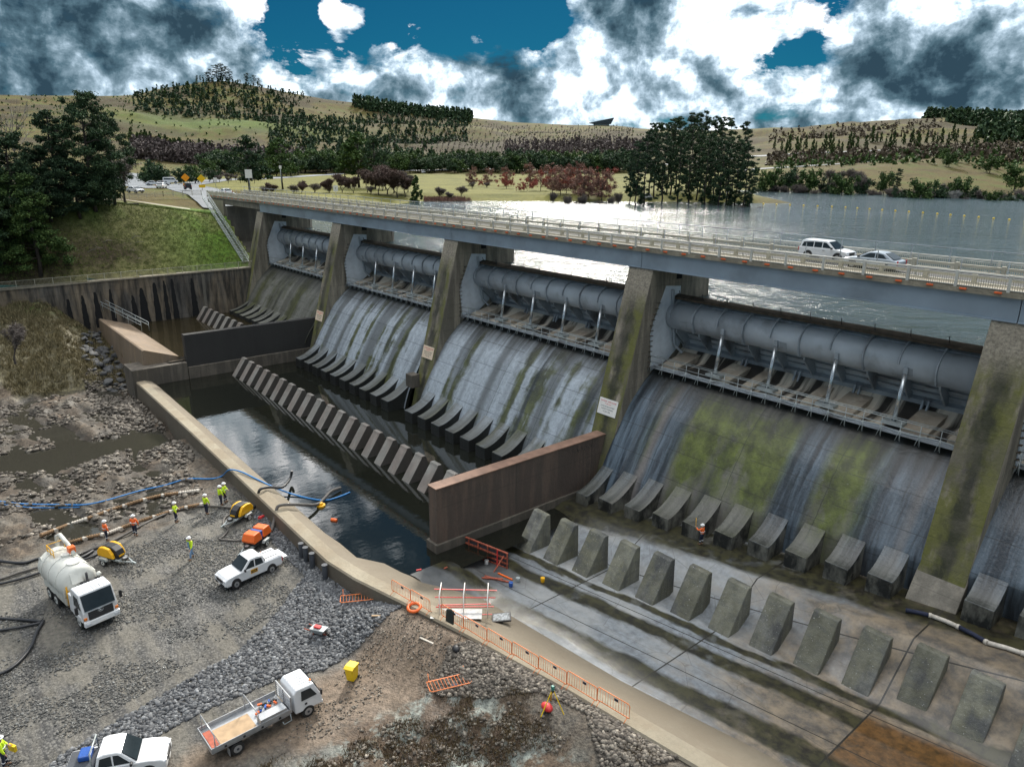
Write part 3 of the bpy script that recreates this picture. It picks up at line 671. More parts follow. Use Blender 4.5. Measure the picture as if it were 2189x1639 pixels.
sweep('end_sill', [(-33, [(-37.1, -4), (-36.9, .75), (-36.7, .85), (-32.2, -.75), (-31.9, -1.5)]), (-3.2, [(-37.1, -4), (-36.9, .75), (-36.7, .85), (-32.2, -.75), (-31.9, -1.5)])], M_sillA, 'short ochre sloping sill of the small upper pool', 'sill')
wall('step_wall', -5.8, -1.3, -39.0, -31.8, -5.5, -1.3, M_wallbase, 'low grimy concrete step below the ochre sill', 'wall')
# apron floors
def grid(name, X, Y, zf, mat, label=None, kind='structure', smooth=True):
    XX, YY = np.meshgrid(X, Y, indexing='ij'); Z = zf(XX, YY)
    V = np.stack([XX.ravel(), YY.ravel(), Z.ravel()], 1); nx, ny = len(X), len(Y)
    i, j = np.meshgrid(np.arange(nx-1), np.arange(ny-1), indexing='ij'); a = (i*ny+j).ravel()
    F = np.stack([a, a+ny, a+ny+1, a+1], 1); o = obj(name, npmesh(name, V, F, smooth), None, mat)
    tag(o, label, None, None, kind); return o
def apronmat():
    m, b = newmat('apron_concrete'); P, s, n = geo()
    wob = mth('MULTIPLY', mth('SUBTRACT', noise(mapv(P, (.25, .6, .5)), 1.0, 4, .6), .5), 1.6)
    sh = mth('MULTIPLY', mth('MAXIMUM', mth('SUBTRACT', s[0], 62.8), 0.0), .13)
    Y = mth('ADD', mth('SUBTRACT', s[1], sh), wob)
    fine = noise(P, 2.2, 7, .68); patch = noise(mapv(P, (.5, 1.2, 1)), .33, 5, .6)
    c = mix(ramp(fine, [(.35, 0.0), (.68, 1.0)]), (.13, .14, .15), (.25, .275, .295))
    c = mix(ramp(patch, [(.42, .0), (.62, .75)]), c, (.31, .31, .295))
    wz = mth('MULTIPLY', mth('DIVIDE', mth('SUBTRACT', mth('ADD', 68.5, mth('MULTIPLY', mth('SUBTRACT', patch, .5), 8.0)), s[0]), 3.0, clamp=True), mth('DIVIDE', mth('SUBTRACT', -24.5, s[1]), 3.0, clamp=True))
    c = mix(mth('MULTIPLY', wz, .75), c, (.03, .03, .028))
    far = ramp(mth('ADD', s[0], mth('MULTIPLY', mth('SUBTRACT', patch, .5), 14.0)), [(0, 0), (1, 0)])
    # brown silt towards the near end of the basin
    br_ = mth('DIVIDE', mth('SUBTRACT', mth('ADD', s[0], mth('MULTIPLY', mth('SUBTRACT', patch, .5), 26.0)), 80.0), 9.0, clamp=True)
    c = mix(mth('MULTIPLY', br_, .8), c, mix(ramp(noise(P, .9, 6, .7), [(.38, 0.0), (.62, 1.0)]), (.045, .030, .015), (.22, .16, .09)))
    def band(y0, y1, soft=.35):
        a = mth('DIVIDE', mth('SUBTRACT', Y, y0), soft, clamp=True); e = mth('DIVIDE', mth('SUBTRACT', y1, Y), soft, clamp=True); return mth('MULTIPLY', a, e)
    moss = mix(ramp(noise(P, 1.4, 5, .7), [(.4, 0.0), (.6, 1.0)]), (.012, .011, .007), (.045, .042, .018))
    silt = mth('MAXIMUM', mth('MAXIMUM', band(-20.0, -15.2, .6), band(-28.5, -26.9)), mth('MAXIMUM', band(-32.9, -31.0), mth('MAXIMUM', band(-26.2, -25.2, .2), mth('MULTIPLY', band(-14.9, -10.0), .75))))
    c = mix(mth('MULTIPLY', silt, ramp(noise(P, .5, 5, .6), [(.28, .5), (.45, .97)])), c, moss)
    # slab right of the second joint: rust brown pool bed
    rb = mth('MULTIPLY', mth('GREATER_THAN', s[0], 91.1), band(-31.5, -26.4, .6)); c = mix(mth('MULTIPLY', rb, .85), c, mix(ramp(fine, [(.35, 0.0), (.6, 1.0)]), (.045, .024, .008), (.15, .072, .02)))
    for xj in (70.4, 80.7, 91.1, 101.4):
        c = mix(mth('LESS_THAN', mth('ABSOLUTE', mth('SUBTRACT', s[0], xj)), .05), c, (.02, .018, .014))
    for yj in (-26.6, -22.4, -30.2):
        c = mix(mth('LESS_THAN', mth('ABSOLUTE', mth('SUBTRACT', mth('SUBTRACT', s[1], sh), yj)), .035), c, (.02, .018, .014))
    cr = N('ShaderNodeTexVoronoi', feature='DISTANCE_TO_EDGE'); cr.inputs['Scale'].default_value = .22; L(mapv(P, (1, 1.5, 1)), cr.inputs['Vector'])
    c = mix(ramp(cr.outputs['Distance'], [(.0, .5), (.008, 0.0)]), c, (.05, .045, .04))
    setin(b, 'Base Color', c)
    wet = ramp(mth('ADD', patch, mth('MULTIPLY', silt, -.15)), [(.38, .30), (.50, .42), (.64, .75)])
    setin(b, 'Roughness', wet); return m
M_apron = apronmat()
grid('basin_floor', np.arange(59.6, 124, .6), np.arange(-35, -9.5, .5), lambda x, y: zfloor(x, y), M_apron, 'drained concrete basin floor')
def siltmat():
    m, b = newmat('pool_bed'); P, s, n = geo()
    setin(b, 'Base Color', mix(ramp(noise(P, .5, 6, .65), [(.38, 0.0), (.62, 1.0)]), (.012, .010, .007), (.075, .055, .03))); setin(b, 'Roughness', .7); return m
M_bed = siltmat()
def hollow(x, y): return np.full_like(x, -4.66)
grid('basin_floor', np.array([-2.2, 15, 30, 45, 60.2]), np.array([-37., -30, -22, -15]), lambda x, y: np.full_like(x, -4.67), M_bed, 'silty bed of the long lower pool')
grid('basin_floor', np.array([-30, -15, -2.2]), np.array([-34., -20, -13]), lambda x, y: np.full_like(x, -1.1), M_bed, 'silty bed of the small upper pool')
def watermat(name, col, rough, scale, dist, alpha=1.0, stretch=(1, 1, 1), det=4, layers=None):
    m, b = newmat(name); P, s, n = geo()
    setin(b, 'Base Color', col); setin(b, 'Roughness', rough); setin(b, 'IOR', 1.33)
    if alpha < 1: setin(b, 'Alpha', alpha)
    h = noise(mapv(P, stretch), scale, det, .6)
    if layers:
        for (sc, am, stv, rz) in layers: h = mth('ADD', h, mth('MULTIPLY', noise(mapv(P, stv, rot=(0, 0, rz)), sc, 3, .55), am))
    bump(b, h, dist); return m
M_pool = watermat('pool_water', (.010, .011, .008), .03, 1.1, .006, .95, (1, .6, 1), 3); M_pool.node_tree.nodes['Principled BSDF'].inputs['IOR'].default_value = 1.8
M_poolA = watermat('upper_pool_water', (.03, .024, .012), .06, 1.3, .01, .80)
grid('pool_water', np.array([-1.3, 63.6]), np.array([-37.4, -31.9, -14.6]), lambda x, y: np.full_like(x, -3.75), M_pool, 'still dark water in the long lower pool')
grid('pool_water', np.array([-30, -2.7]), np.array([-32.6, -14]), lambda x, y: np.full_like(x, -.72), M_poolA, 'shallow brown water in the small upper pool')
# ------------------------------------------------ baffle blocks
def baffle_mesh(name, w, h, dpt, flat, mat, sharp=False):
    # origin at front bottom centre; y towards the dam
    pf = [(0, 0), (dpt-.12, h*.97), (dpt, h), (dpt+flat, h-.03), (dpt+flat+.12, 0)] if sharp else [(0, 0), (dpt-flat*.4, h*.93), (dpt-.05, h), (dpt+flat, h-.02), (dpt+flat+.2, h*.8), (dpt+flat+.25, 0)]
    pf = [(a, b-.3 if b == 0 else b) for a, b in pf]
    o = MB().prism(pf, -w/2, w/2).build(name, mat, None, .05); return o
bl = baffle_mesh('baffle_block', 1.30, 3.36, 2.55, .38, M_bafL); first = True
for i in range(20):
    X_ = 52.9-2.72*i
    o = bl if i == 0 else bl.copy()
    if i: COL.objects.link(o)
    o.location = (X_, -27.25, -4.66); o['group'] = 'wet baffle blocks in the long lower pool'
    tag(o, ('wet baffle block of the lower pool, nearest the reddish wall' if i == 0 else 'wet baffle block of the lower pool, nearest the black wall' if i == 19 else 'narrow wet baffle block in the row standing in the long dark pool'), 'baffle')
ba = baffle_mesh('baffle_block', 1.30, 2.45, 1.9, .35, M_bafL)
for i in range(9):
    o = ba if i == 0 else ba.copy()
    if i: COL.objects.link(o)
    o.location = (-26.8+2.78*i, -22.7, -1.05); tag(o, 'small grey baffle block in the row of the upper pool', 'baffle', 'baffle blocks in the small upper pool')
bd = baffle_mesh('baffle_block', 1.62, 2.9, 2.15, .38, M_baf, True)
names = ['in the shadow of the reddish wall', 'second from the reddish wall', 'third from the reddish wall', 'fourth from the reddish wall', 'fifth from the reddish wall', 'sixth from the reddish wall', 'seventh from the reddish wall', 'eighth from the reddish wall', 'ninth from the reddish wall', 'tenth from the reddish wall', 'eleventh from the reddish wall, on brown silt', 'twelfth from the reddish wall, on brown silt', 'cut by the right edge of the photo', 'beyond the right edge']
for i in range(14):
    X_ = 63.5+2.90*i; o = bd if i == 0 else bd.copy()
    if i: COL.objects.link(o)
    Y_ = -25.25+.135*(X_-63.5) if i < 11 else -21.4-.25*(i-10)*.5
    o.location = (X_, Y_, float(zfloor(np.array(X_), np.array(Y_)))); o.rotation_euler = (0, 0, random.uniform(-.01, .01)); o.scale = (1, 1, 1+.008*i)
    tag(o, 'large dry concrete baffle block '+names[i], 'baffle', 'baffle blocks on the drained floor')
# long ledge in front of the big baffles
# ------------------------------------------------ value noise for land forms
def _hash(i, j, s): 
    h = np.sin(i*127.1+j*311.7+s*74.7)*43758.5453; return h-np.floor(h)
def vn(x, y, s=0):
    i = np.floor(x); j = np.floor(y); fx = x-i; fy = y-j; fx = fx*fx*(3-2*fx); fy = fy*fy*(3-2*fy)
    return (_hash(i, j, s)*(1-fx)+_hash(i+1, j, s)*fx)*(1-fy)+(_hash(i, j+1, s)*(1-fx)+_hash(i+1, j+1, s)*fx)*fy
def fbm(x, y, o=4, s=0, g=.5):
    t = 0; a = 1; n = 0
    for k in range(o): t = t+a*vn(x*2**k, y*2**k, s+k); n += a; a *= g
    return t/n
def sstep(a, b, x): t = np.clip((x-a)/(b-a), 0, 1); return t*t*(3-2*t)
# ------------------------------------------------ lake and land behind the dam
LAKE = [(-47, 1), (-62, 30), (-80, 48), (-97, 72), (-83, 98), (-65, 124), (-47, 150), (-30, 163), (-27, 174), (-38, 186), (-72, 224), (-112, 262), (-92, 277), (-46, 289), (-6, 336), (60, 420), (320, 560), (900, 700), (900, 0), (140, 0), (140, 1)]
LZ = 13.85
def poly_in(P, x, y):
    r = np.zeros(x.shape, bool); n = len(P)
    for i in range(n):
        x0, y0 = P[i]; x1, y1 = P[(i+1) % n]
        c = ((y0 > y) != (y1 > y)) & (x < (x1-x0)*(y-y0)/((y1-y0) if y1 != y0 else 1e-9)+x0); r ^= c
    return r
def poly_dist(P, x, y, closed=True):
    d = np.full(x.shape, 1e9); n = len(P)
    for i in range(n if closed else n-1):
        ax, ay = P[i]; bx_, by_ = P[(i+1) % n]; dx, dy = bx_-ax, by_-ay; L2 = dx*dx+dy*dy+1e-9
        t = np.clip(((x-ax)*dx+(y-ay)*dy)/L2, 0, 1); d = np.minimum(d, np.hypot(x-ax-t*dx, y-ay-t*dy))
    return d
UU = np.array([-900, -200, 0, 200, 340, 440, 490, 560, 640, 760, 860, 1000, 1200, 1400, 1600, 1760, 1950, 2050, 2200, 2500, 3200.])
RR = np.array([240, 350, 450, 560, 700, 850, 1000, 1150, 1300, 1450, 1800, 2600.])
def row(**k): pass
_u = [-900, 0, 200, 400, 600, 800, 1000, 1200, 1400, 1600, 1800, 2000, 2200, 3200]
_tab = {350: None, 450: [352, 352, 352, 375, 384, 385, 385, 385, 384, 368, 362, 352, 345, 345], 560: [345, 345, 345, 362, 371, 371, 371, 371, 370, 352, 345, 333, 325, 325],
        700: [300, 300, 300, 325, 335, 345, 350, 350, 345, 327, 319, 312, 310, 310], 850: [272, 272, 272, 296, 302, 314, 327, 327, 319, 305, 297, 294, 294, 294],
        1000: [240, 240, 240, 264, 274, 288, 302, 303, 302, 291, 278, 274, 280, 280], 1150: [214, 214, 218, 228, 238, 262, 276, 282, 286, 280, 263, 258, 270, 270]}
_sil = ([-900, 0, 100, 200, 300, 340, 400, 440, 490, 560, 600, 640, 700, 760, 800, 860, 930, 1000, 1100, 1200, 1300, 1360, 1500, 1640, 1700, 1760, 1850, 1950, 2050, 2130, 2200, 3200],
        [203, 203, 203, 205, 201, 190, 180, 173, 170, 182, 190, 198, 210, 216, 222, 234, 241, 248, 259, 263, 264, 273, 276, 270, 271, 266, 257, 252, 248, 256, 264, 264])
def zpix(u, v, r):                     # height, r metres out, that shows at photo pixel (u, v)
    q = [FW[i]+RT[i]*(u-CX)/FPX-UP[i]*(v-CY)/FPX for i in range(3)]; return CAM[2]+r*q[2]/np.hypot(q[0], q[1])
def Zpolar(u, r):
    cols = []; Rk = [240, 350, 450, 560, 700, 850, 1000, 1150, 1300, 1450, 1800, 2600]
    c = {240: np.full_like(u, 15.6), 350: np.interp(u, [1400, 1640, 2200], [16.0, 15.5, 15.5]), }
    uc = np.clip(u, -350, 2550)
    for q in (450, 560, 700, 850, 1000, 1150): c[q] = zpix(uc, np.interp(u, _u, _tab[q]), q)
    c[450] = np.where(u < 1500, np.maximum(c[450], 15.8), c[450])
    sv = np.interp(u, *_sil); c[1300] = zpix(uc, sv+3, 1300); c[1450] = c[1300]-6; c[1800] = c[1300]*.7; c[2600] = c[1300]*.3
    z = np.zeros_like(u)
    for a, b in zip(Rk[:-1], Rk[1:]):
        m = (r >= a) & (r <= b); t = (r-a)/(b-a); t = t*t*(3-2*t)*.35+t*.65; z = np.where(m, c[a]*(1-t)+c[b]*t, z)
    z = np.where(r < 240, c[240], z); z = np.where(r > 2600, c[2600], z); return z
def u_of(x, y):
    dx, dy = x-CAM[0], y-CAM[1]; h0 = math.atan2(-FW[0], FW[1]); a = np.arctan2(-dx, dy)-h0; a = (a+math.pi) % (2*math.pi)-math.pi
    return CX-np.tan(np.clip(a, -1.25, 1.25))*1618.
def zland(x, y):
    x = np.asarray(x, float); y = np.asarray(y, float)
    r = np.hypot(x-CAM[0], y-CAM[1]); u = u_of(x, y); z = Zpolar(u, r)
    rough = sstep(600, 900, r); z = z+(fbm(x/90, y/90, 4, 3)-.5)*22*rough*(1-sstep(1150, 1290, r)*.85)+(fbm(x/25, y/25, 3, 8)-.5)*1.2*sstep(300, 600, r)
    # embankment and approach road level at the left end of the dam
    plateau = 18.35
    left = sstep(420, 300, r)*sstep(-30, -52, x)*sstep(50, 18, y-.18*(x+60)*-1*0)
    wd = 19.5-.40*np.clip(-11-y, 0, 24); bank = np.where(y < -6.0, 7.05+np.clip((-31.0-x)/wd, 0, 1)*11.3+(fbm(x/6, y/6, 4, 5)-.5)*.8*sstep(-31, -36, x), plateau)
    near = sstep(26, 10, y)*sstep(330, 230, r)
    z = z*(1-near)+np.where(x < -50.5, plateau, np.minimum(bank, plateau+.3))*near
    far_left = sstep(1100, 600, u)*sstep(460, 250, r)*(1-near); z = z*(1-far_left)+np.maximum(z, 16.6)*far_left
    ins = poly_in(LAKE, x, y); d = poly_dist(LAKE, x, y)
    shore = LZ-.15+d*.16
    z = np.where(ins, LZ-.2-np.minimum(d*.3, 4), np.minimum(z, shore+ (fbm(x/5, y/5, 3, 2)-.5)*.5))
    return z
def hitland(u, v):
    """first point of the land seen at photo pixel (u, v)"""
    q = ray(u, v); q = q/np.linalg.norm(q); t = np.arange(100, 900, .5); P = CAM[None]+q[None]*t[:, None]; z = zland(P[:, 0], P[:, 1]); i = int(np.argmax(P[:, 2] < z))
    return float(P[i, 0]), float(P[i, 1]), float(z[i])
def attr(me, name, val):
    a = me.attributes.new(name, 'FLOAT', 'POINT'); a.data.foreach_set('value', np.asarray(val, np.float32).ravel())
def landmat():
    m, b = newmat('land_grass'); P, s, n = geo()
    big = noise(P, .012, 5, .6); mid = noise(P, .07, 5, .62); fine = noise(P, 1.1, 6, .72)
    def A(nm): return N('ShaderNodeAttribute', attribute_name=nm).outputs['Fac']
    dry = mix(ramp(mid, [(.35, 0.0), (.65, 1.0)]), (.070, .055, .018), (.150, .112, .036))
    grn = mix(ramp(fine, [(.35, 0.0), (.65, 1.0)]), (.028, .065, .010), (.07, .11, .018))
    c = mix(ramp(mid, [(.46, 0.0), (.60, .6)]), dry, grn)
    c = mix(A('lawn'), c, mix(ramp(mid, [(.35, 0.0), (.65, 1.0)]), (.11, .11, .03), (.18, .17, .045)))
    c = mix(A('brown'), c, mix(ramp(fine, [(.35, 0.0), (.65, 1.0)]), (.026, .021, .014), (.058, .043, .027)))
    c = mix(A('dry'), c, mix(ramp(fine, [(.35, 0.0), (.65, 1.0)]), (.085, .085, .03), (.22, .21, .09)))
    c = mix(A('green'), c, mix(ramp(fine, [(.35, 0.0), (.65, 1.0)]), (.045, .10, .015), (.12, .20, .03)))
    c = mix(A('earth'), c, mix(ramp(fine, [(.35, 0.0), (.65, 1.0)]), (.03, .022, .016), (.10, .075, .05)))
    c = mix(ramp(fine, [(.3, .45), (.55, 0.0)]), c, (.02, .02, .01))
    # plantation rows ruled across the hills
    rowf = mth('FRACT', mth('MULTIPLY', mth('ADD', s[0], mth('ADD', mth('MULTIPLY', s[1], .55), mth('MULTIPLY', mid, 22.0))), .11))
    c = mix(mth('MULTIPLY', A('rows'), ramp(rowf, [(.0, .75), (.22, .75), (.34, 0.0)])), c, (.035, .028, .018))
    setin(b, 'Base Color', c); setin(b, 'Roughness', .95); setin(b, 'Specular IOR Level', .15); bump(b, fine, .15); return m
M_land = landmat()
def zone(u, r, uc, su, rc, sr): return np.exp(-((u-uc)/su)**2-((r-rc)/sr)**2)
def land_attrs(me, x, y):
    u = u_of(x, y); r = np.hypot(x-CAM[0], y-CAM[1]); nn = fbm(x/40, y/40, 4, 11)
    lawn = sstep(560, 520, r)*sstep(300, 480, u)*sstep(1700, 1500, u)*sstep(150, 200, r)*sstep(8, 20, y)
    brown = np.maximum.reduce([sstep(.45, .6, nn)*.7*sstep(600, 700, r), zone(u, r, 560, 420, 640, 45)*1.2, zone(u, r, 1100, 420, 900, 170)*.9, zone(u, r, 2000, 420, 640, 140)*.8, sstep(430, 300, r)*sstep(1560, 1800, u)*.8])
    bx_ = sstep(-29, -31.5, x)*sstep(-4, -8, y)*sstep(-60, -55, x)
    nb = fbm(x/7, y/9, 4, 21)
    green = bx_*np.clip(np.maximum(sstep(-30, -12, y)*sstep(.15, .4, nb), zone(x, y, -42, 3.2, -27, 14)*1.3*sstep(.35, .55, nb)), 0, 1)
    green = np.maximum(green, zone(u, r, 480, 260, 980, 60)*.6)
    earth = np.clip(bx_*(zone(x, y, -34.5, 3.5, -33, 9)*sstep(.38, .6, nb)+sstep(-36, -46, y)*.8)+sstep(300, 200, r)*sstep(-20, -40, y)*sstep(-52, -60, x)*.8, 0, 1)
    rows = np.clip(zone(u, r, 1150, 330, 930, 190)+zone(u, r, 1880, 260, 1000, 150)*.8, 0, 1)
    for nme, v in (('dry', bx_), ('lawn', lawn), ('brown', np.clip(brown, 0, 1)), ('green', green), ('earth', earth), ('rows', rows)): attr(me, nme, v)
def land_patch(name, us, rs, label):
    Ug, Rg = np.meshgrid(us, rs, indexing='ij')
    h0 = math.atan2(-FW[0], FW[1]); a = h0+np.arctan((CX-Ug)/1618.)
    X = CAM[0]-np.sin(a)*Rg; Y = CAM[1]+np.cos(a)*Rg; Z = zland(X, Y)
    # the fan starts behind the dam
    V = np.stack([X.ravel(), Y.ravel(), Z.ravel()], 1); nx, ny = len(us), len(rs)
    i, j = np.meshgrid(np.arange(nx-1), np.arange(ny-1), indexing='ij'); q = (i*ny+j).ravel(); F = np.stack([q, q+ny, q+ny+1, q+1], 1)
    c = V[F].mean(1); keep = ~((c[:, 0] > -30.6) & (c[:, 1] < .5)) & ~((c[:, 1] < .2) & (c[:, 1] > -9.2) & (c[:, 0] > -49)) 
    F = F[keep]
    me = npmesh(name, V, F, True); land_attrs(me, V[:, 0], V[:, 1]); o = obj(name, me, None, M_land); tag(o, label, kind='structure'); return o
rs = np.r_[np.arange(125, 330, 1.5), np.arange(330, 620, 4), np.arange(620, 1500, 9), np.arange(1500, 2700, 60)]
land_patch('hills', np.r_[np.arange(-700, -100, 25), np.arange(-100, 2320, 7), np.arange(2320, 3400, 30)], rs, 'dry grass hills, embankment and lakeside park')
# bed of the lake right behind the dam
def lakemat():
    m, b = newmat('lake_water'); P, s, n = geo()
    setin(b, 'Base Color', (.03, .052, .058)); setin(b, 'IOR', 1.33)
    v = mapv(P, (1, 1, 1), rot=(0, 0, R_(-44)))
    h = noise(mapv(v, (.30, 1.0, 1)), .30, 3, .6, .6); h2 = noise(mapv(v, (.45, 1.0, 1)), 1.1, 4, .65, .4); h3 = noise(mapv(v, (.6, 1.2, 1)), 4.0, 3, .6)
    calm = ramp(noise(mapv(v, (.25, 1, 1)), .03, 4, .6), [(.35, .5), (.6, 1.0)])
    hh = mth('MULTIPLY', mth('ADD', mth('MULTIPLY', h, 1.0), mth('ADD', mth('MULTIPLY', h2, .38), mth('MULTIPLY', h3, .10))), calm)
    setin(b, 'Roughness', .11); bump(b, hh, 1.0); return m
me = bpy.data.meshes.new('lake_water')
VL = [(x, y, LZ) for x, y in [(-47, .3), (-95, 60), (-150, 110), (-260, 330), (-60, 500), (400, 760), (900, 900), (900, .3)]]
me.from_pydata(VL, [], [tuple(range(len(VL)))[::-1]]); lk = obj('lake_water', me, None, lakemat()); tag(lk, 'rippled lake behind the dam glittering towards the sun', kind='structure')
me = bpy.data.meshes.new('lake_water')
VL = [(x, y, LZ) for x, y in [(-28.8, -3.6), (150, -3.6), (150, .29), (-28.8, .29)]]
me.from_pydata(VL, [], [(0, 1, 2, 3)]); o = obj('lake_water', me, None, lk.data.materials[0]); tag(o, 'lake water against the gates', kind='structure')
MB().bx(-31, 150, -1.8, 3.0, 3, 8.6).build('sluice_sill', M_con)['kind'] = 'structure'
# abutment under the bridge end
ab = empty('bridge_abutment', (-45, -4, 8), label='concrete abutment under the left end of the bridge with sloping side walls', cat='abutment')
MB().bx(-4.2, -2.5, -4.0, 4.2, -1, 9.1).build('abutment_wall', M_con, ab)
MB().prism([(2, -3), (-6.5, 6.3), (-6.5, -3)], -4, 8, 'y').build('slope_paving', M_con, ab)
MB().prism([(-12.8, 10.2), (-3.5, 10.2), (-3.5, 4.0), (-7.5, 7.2)], -4.3, -3.9, 'y').build('wing_wall', M_deck, ab)
MB().bx(13.5, 16.3, -3.5, 4.6, -1.5, .6).build('footing', M_con, ab)
# ------------------------------------------------ downstream ground
POLYG = [gp(u, v, -4.6) for u, v in [(0, 1215), (90, 1175), (200, 1150), (330, 1130), (430, 1075), (500, 1040), (560, 1090), (700, 1235), (760, 1290), (900, 1320), (960, 1440), (760, 1530), (640, 1639), (700, 1900), (-300, 1900), (-300, 1300)]]
DIRTP = [gp(u, v, -4.3) for u, v in [(850, 1320), (960, 1325), (1060, 1400), (900, 1490), (760, 1530), (620, 1600), (440, 1639), (330, 1639), (560, 1530), (690, 1440), (800, 1370)]]
def zdown(x, y):
    x = np.asarray(x, float); y = np.asarray(y, float)
    yard = sstep(-5, 4, np.where(poly_in(POLYG, x, y), 1, -1)*poly_dist(POLYG, x, y))
    rock = 1-yard
    z = np.full_like(x, -4.65)
    rid = fbm(x/9+y/30, y/3.2-x/22, 5, 31, .55); fine = fbm(x/1.1, y/.9, 4, 33, .6)
    left = sstep(58, 40, x)
    z = z+rock*left*(-.75+(rid-.42)*2.2+(fine-.5)*.75)+yard*((fbm(x/3, y/3, 3, 35)-.5)*.25+(fbm(x/.35, y/.35, 2, 36)-.5)*.10)
    # rock outcrop nearest the camera
    oc = sstep(71, 78, x)*sstep(-37.8, -41, y)
    z = z+oc*(rock*((fbm(x/2.6, y/2.2, 5, 41, .58)-.38)*2.2+(fine-.5)*.9)+.3)
    # climbs to the sill at the near end
    z = z+sstep(60, 95, x)*1.1*sstep(-46, -37, y)
    # grassy bank on the left
    xb = np.clip((-7.5-x+(fbm(x/8, y/8, 3, 51)-.5)*7)/24, 0, 1)
    bank = (xb**.85)*10.4
    yy = sstep(-36.5, -45.0, y+(fbm(x/4, y/4, 3, 52)-.5)*3)
    riser = np.clip((-12-x)/18, 0, 1)*3.4*sstep(-48, -36, y)
    bank = bank*yy+riser*(1-yy)
    tuss = (fbm(x/1.0, y/1.0, 3, 53)-.5)*.7*sstep(.03, .2, xb)
    z = z+bank+tuss
    # river channel lower left
    ch = np.exp(-(poly_dist([gp(u, v, -5) for u, v in [(-300, 1010), (0, 985), (130, 975), (270, 940), (420, 930)]], x, y, False)/2.6)**2); z = z-ch*1.5
    # keep under the sill edge
    e = np.interp(x, [-7, 0, 40, 57, 62, 72, 88, 112, 130], [-38.6, -38.7, -39.3, -39.7, -39.2, -37.2, -35.2, -33, -31.5])
    top = np.interp(x, [-7, 30, 57, 62, 66, 72, 88, 112], [-4.9, -4.4, -4.25, -4.1, -3.0, -2.62, -1.95, -1.0])
    t = sstep(5.0, .3, e-y)*(x > -7.5); z = np.where(x > -7.5, z*(1-t)+np.where(x > 20, top, np.minimum(z, top))*t, z)
    under = (y > e+.4) & (x > -6.4); z = np.where(under, -6.4, z)
    under2 = (y > -36.8) & (x > -30) & (x <= -6.4); z = np.where(under2, -2.5, z)
    return z
def groundmat():
    m, b = newmat('gravel_ground'); P, s, n = geo()
    def A(nm): return N('ShaderNodeAttribute', attribute_name=nm).outputs['Fac']
    vo = N('ShaderNodeTexVoronoi'); vo.inputs['Scale'].default_value = 7; L(P, vo.inputs['Vector'])
    vc = N('ShaderNodeSeparateColor'); L(vo.outputs['Color'], vc.inputs[0])
    mid = noise(P, .22, 5, .6); fine = noise(P, 3.0, 7, .72)
    grv = mix(ramp(vc.outputs[0], [(.2, 0.0), (.9, 1.0)]), (.045, .044, .042), (.16, .153, .138))
    grv = mix(ramp(vo.outputs['Distance'], [(.35, 0.0), (.75, .8)]), grv, (.02, .02, .02))
    trk = noise(mapv(P, (.10, .9, 1), rot=(0, 0, R_(-15))), .9, 4, .6)
    grv = mix(ramp(mth('ADD', trk, mth('MULTIPLY', mid, .5)), [(.66, 0.0), (.84, .85)]), grv, mix(ramp(fine, [(.35, 0.0), (.65, 1.0)]), (.08, .074, .06), (.19, .173, .143)))
    rk = mix(ramp(fine, [(.36, 0.0), (.66, 1.0)]), (.022, .019, .015), (.15, .13, .10))
    rk = mix(ramp(mid, [(.42, 0.0), (.6, .75)]), rk, mix(ramp(fine, [(.35, 0.0), (.65, 1.0)]), (.055, .036, .022), (.17, .125, .085)))
    li = ramp(noise(P, .55, 7, .68), [(.49, 0.0), (.57, .9)])
    out = mix(li, mix(ramp(fine, [(.36, 0.0), (.64, 1.0)]), (.035, .022, .012), (.12, .08, .05)), mix(ramp(fine, [(.34, 0.0), (.62, 1.0)]), (.08, .09, .08), (.27, .30, .27)))
    drt = mix(ramp(fine, [(.35, 0.0), (.65, 1.0)]), (.08, .058, .038), (.23, .17, .12))
    gr = mix(ramp(fine, [(.35, 0.0), (.65, 1.0)]), (.05, .042, .022), (.21, .18, .095))
    gr = mix(mth('MULTIPLY', A('lush'), ramp(mid, [(.35, .3), (.6, 1.0)])), gr, (.075, .12, .015))
    c = mix(A('yard'), rk, grv); c = mix(A('outcrop'), c, out); c = mix(A('dirt'), c, drt); c = mix(A('grass'), c, gr)
    mud = mth('MULTIPLY', mth('SUBTRACT', 1.0, A('yard')), mth('LESS_THAN', s[2], -4.95)); c = mix(mth('MULTIPLY', mud, .5), c, (.02, .016, .012))
    setin(b, 'Base Color', c); setin(b, 'Roughness', ramp(mid, [(.35, .55), (.6, .9)])); bump(b, mth('ADD', fine, mth('MULTIPLY', vo.outputs['Distance'], -.3)), .12); return m
M_ground = groundmat()
def ground_attrs(me, x, y):
    yard = sstep(-1.2, 1.2, np.where(poly_in(POLYG, x, y), 1, -1)*poly_dist(POLYG, x, y)+(fbm(x/1.5, y/1.5, 3, 61)-.5)*3)
    dirt = sstep(-1.0, 1.0, np.where(poly_in(DIRTP, x, y), 1, -1)*poly_dist(DIRTP, x, y)+(fbm(x/1.2, y/1.2, 3, 62)-.5)*2.4)
    oc = sstep(66, 72, x)*sstep(-37.2, -40, y)*(1-yard)
    g = sstep(.04, .14, np.clip((-7.5-x+(fbm(x/3, y/3, 3, 63)-.5)*9)/24, 0, 1))*sstep(-35, -41, y+(fbm(x/3, y/3, 3, 66)-.5)*6)
    lush = np.clip(sstep(-24, -31, x)*sstep(-62, -42, y)*1.4*sstep(.35, .6, fbm(x/4, y/4, 3, 65)), 0, 1)
    for nme, v in (('yard', yard), ('dirt', dirt), ('outcrop', oc), ('grass', g), ('lush', lush)): attr(me, nme, v)
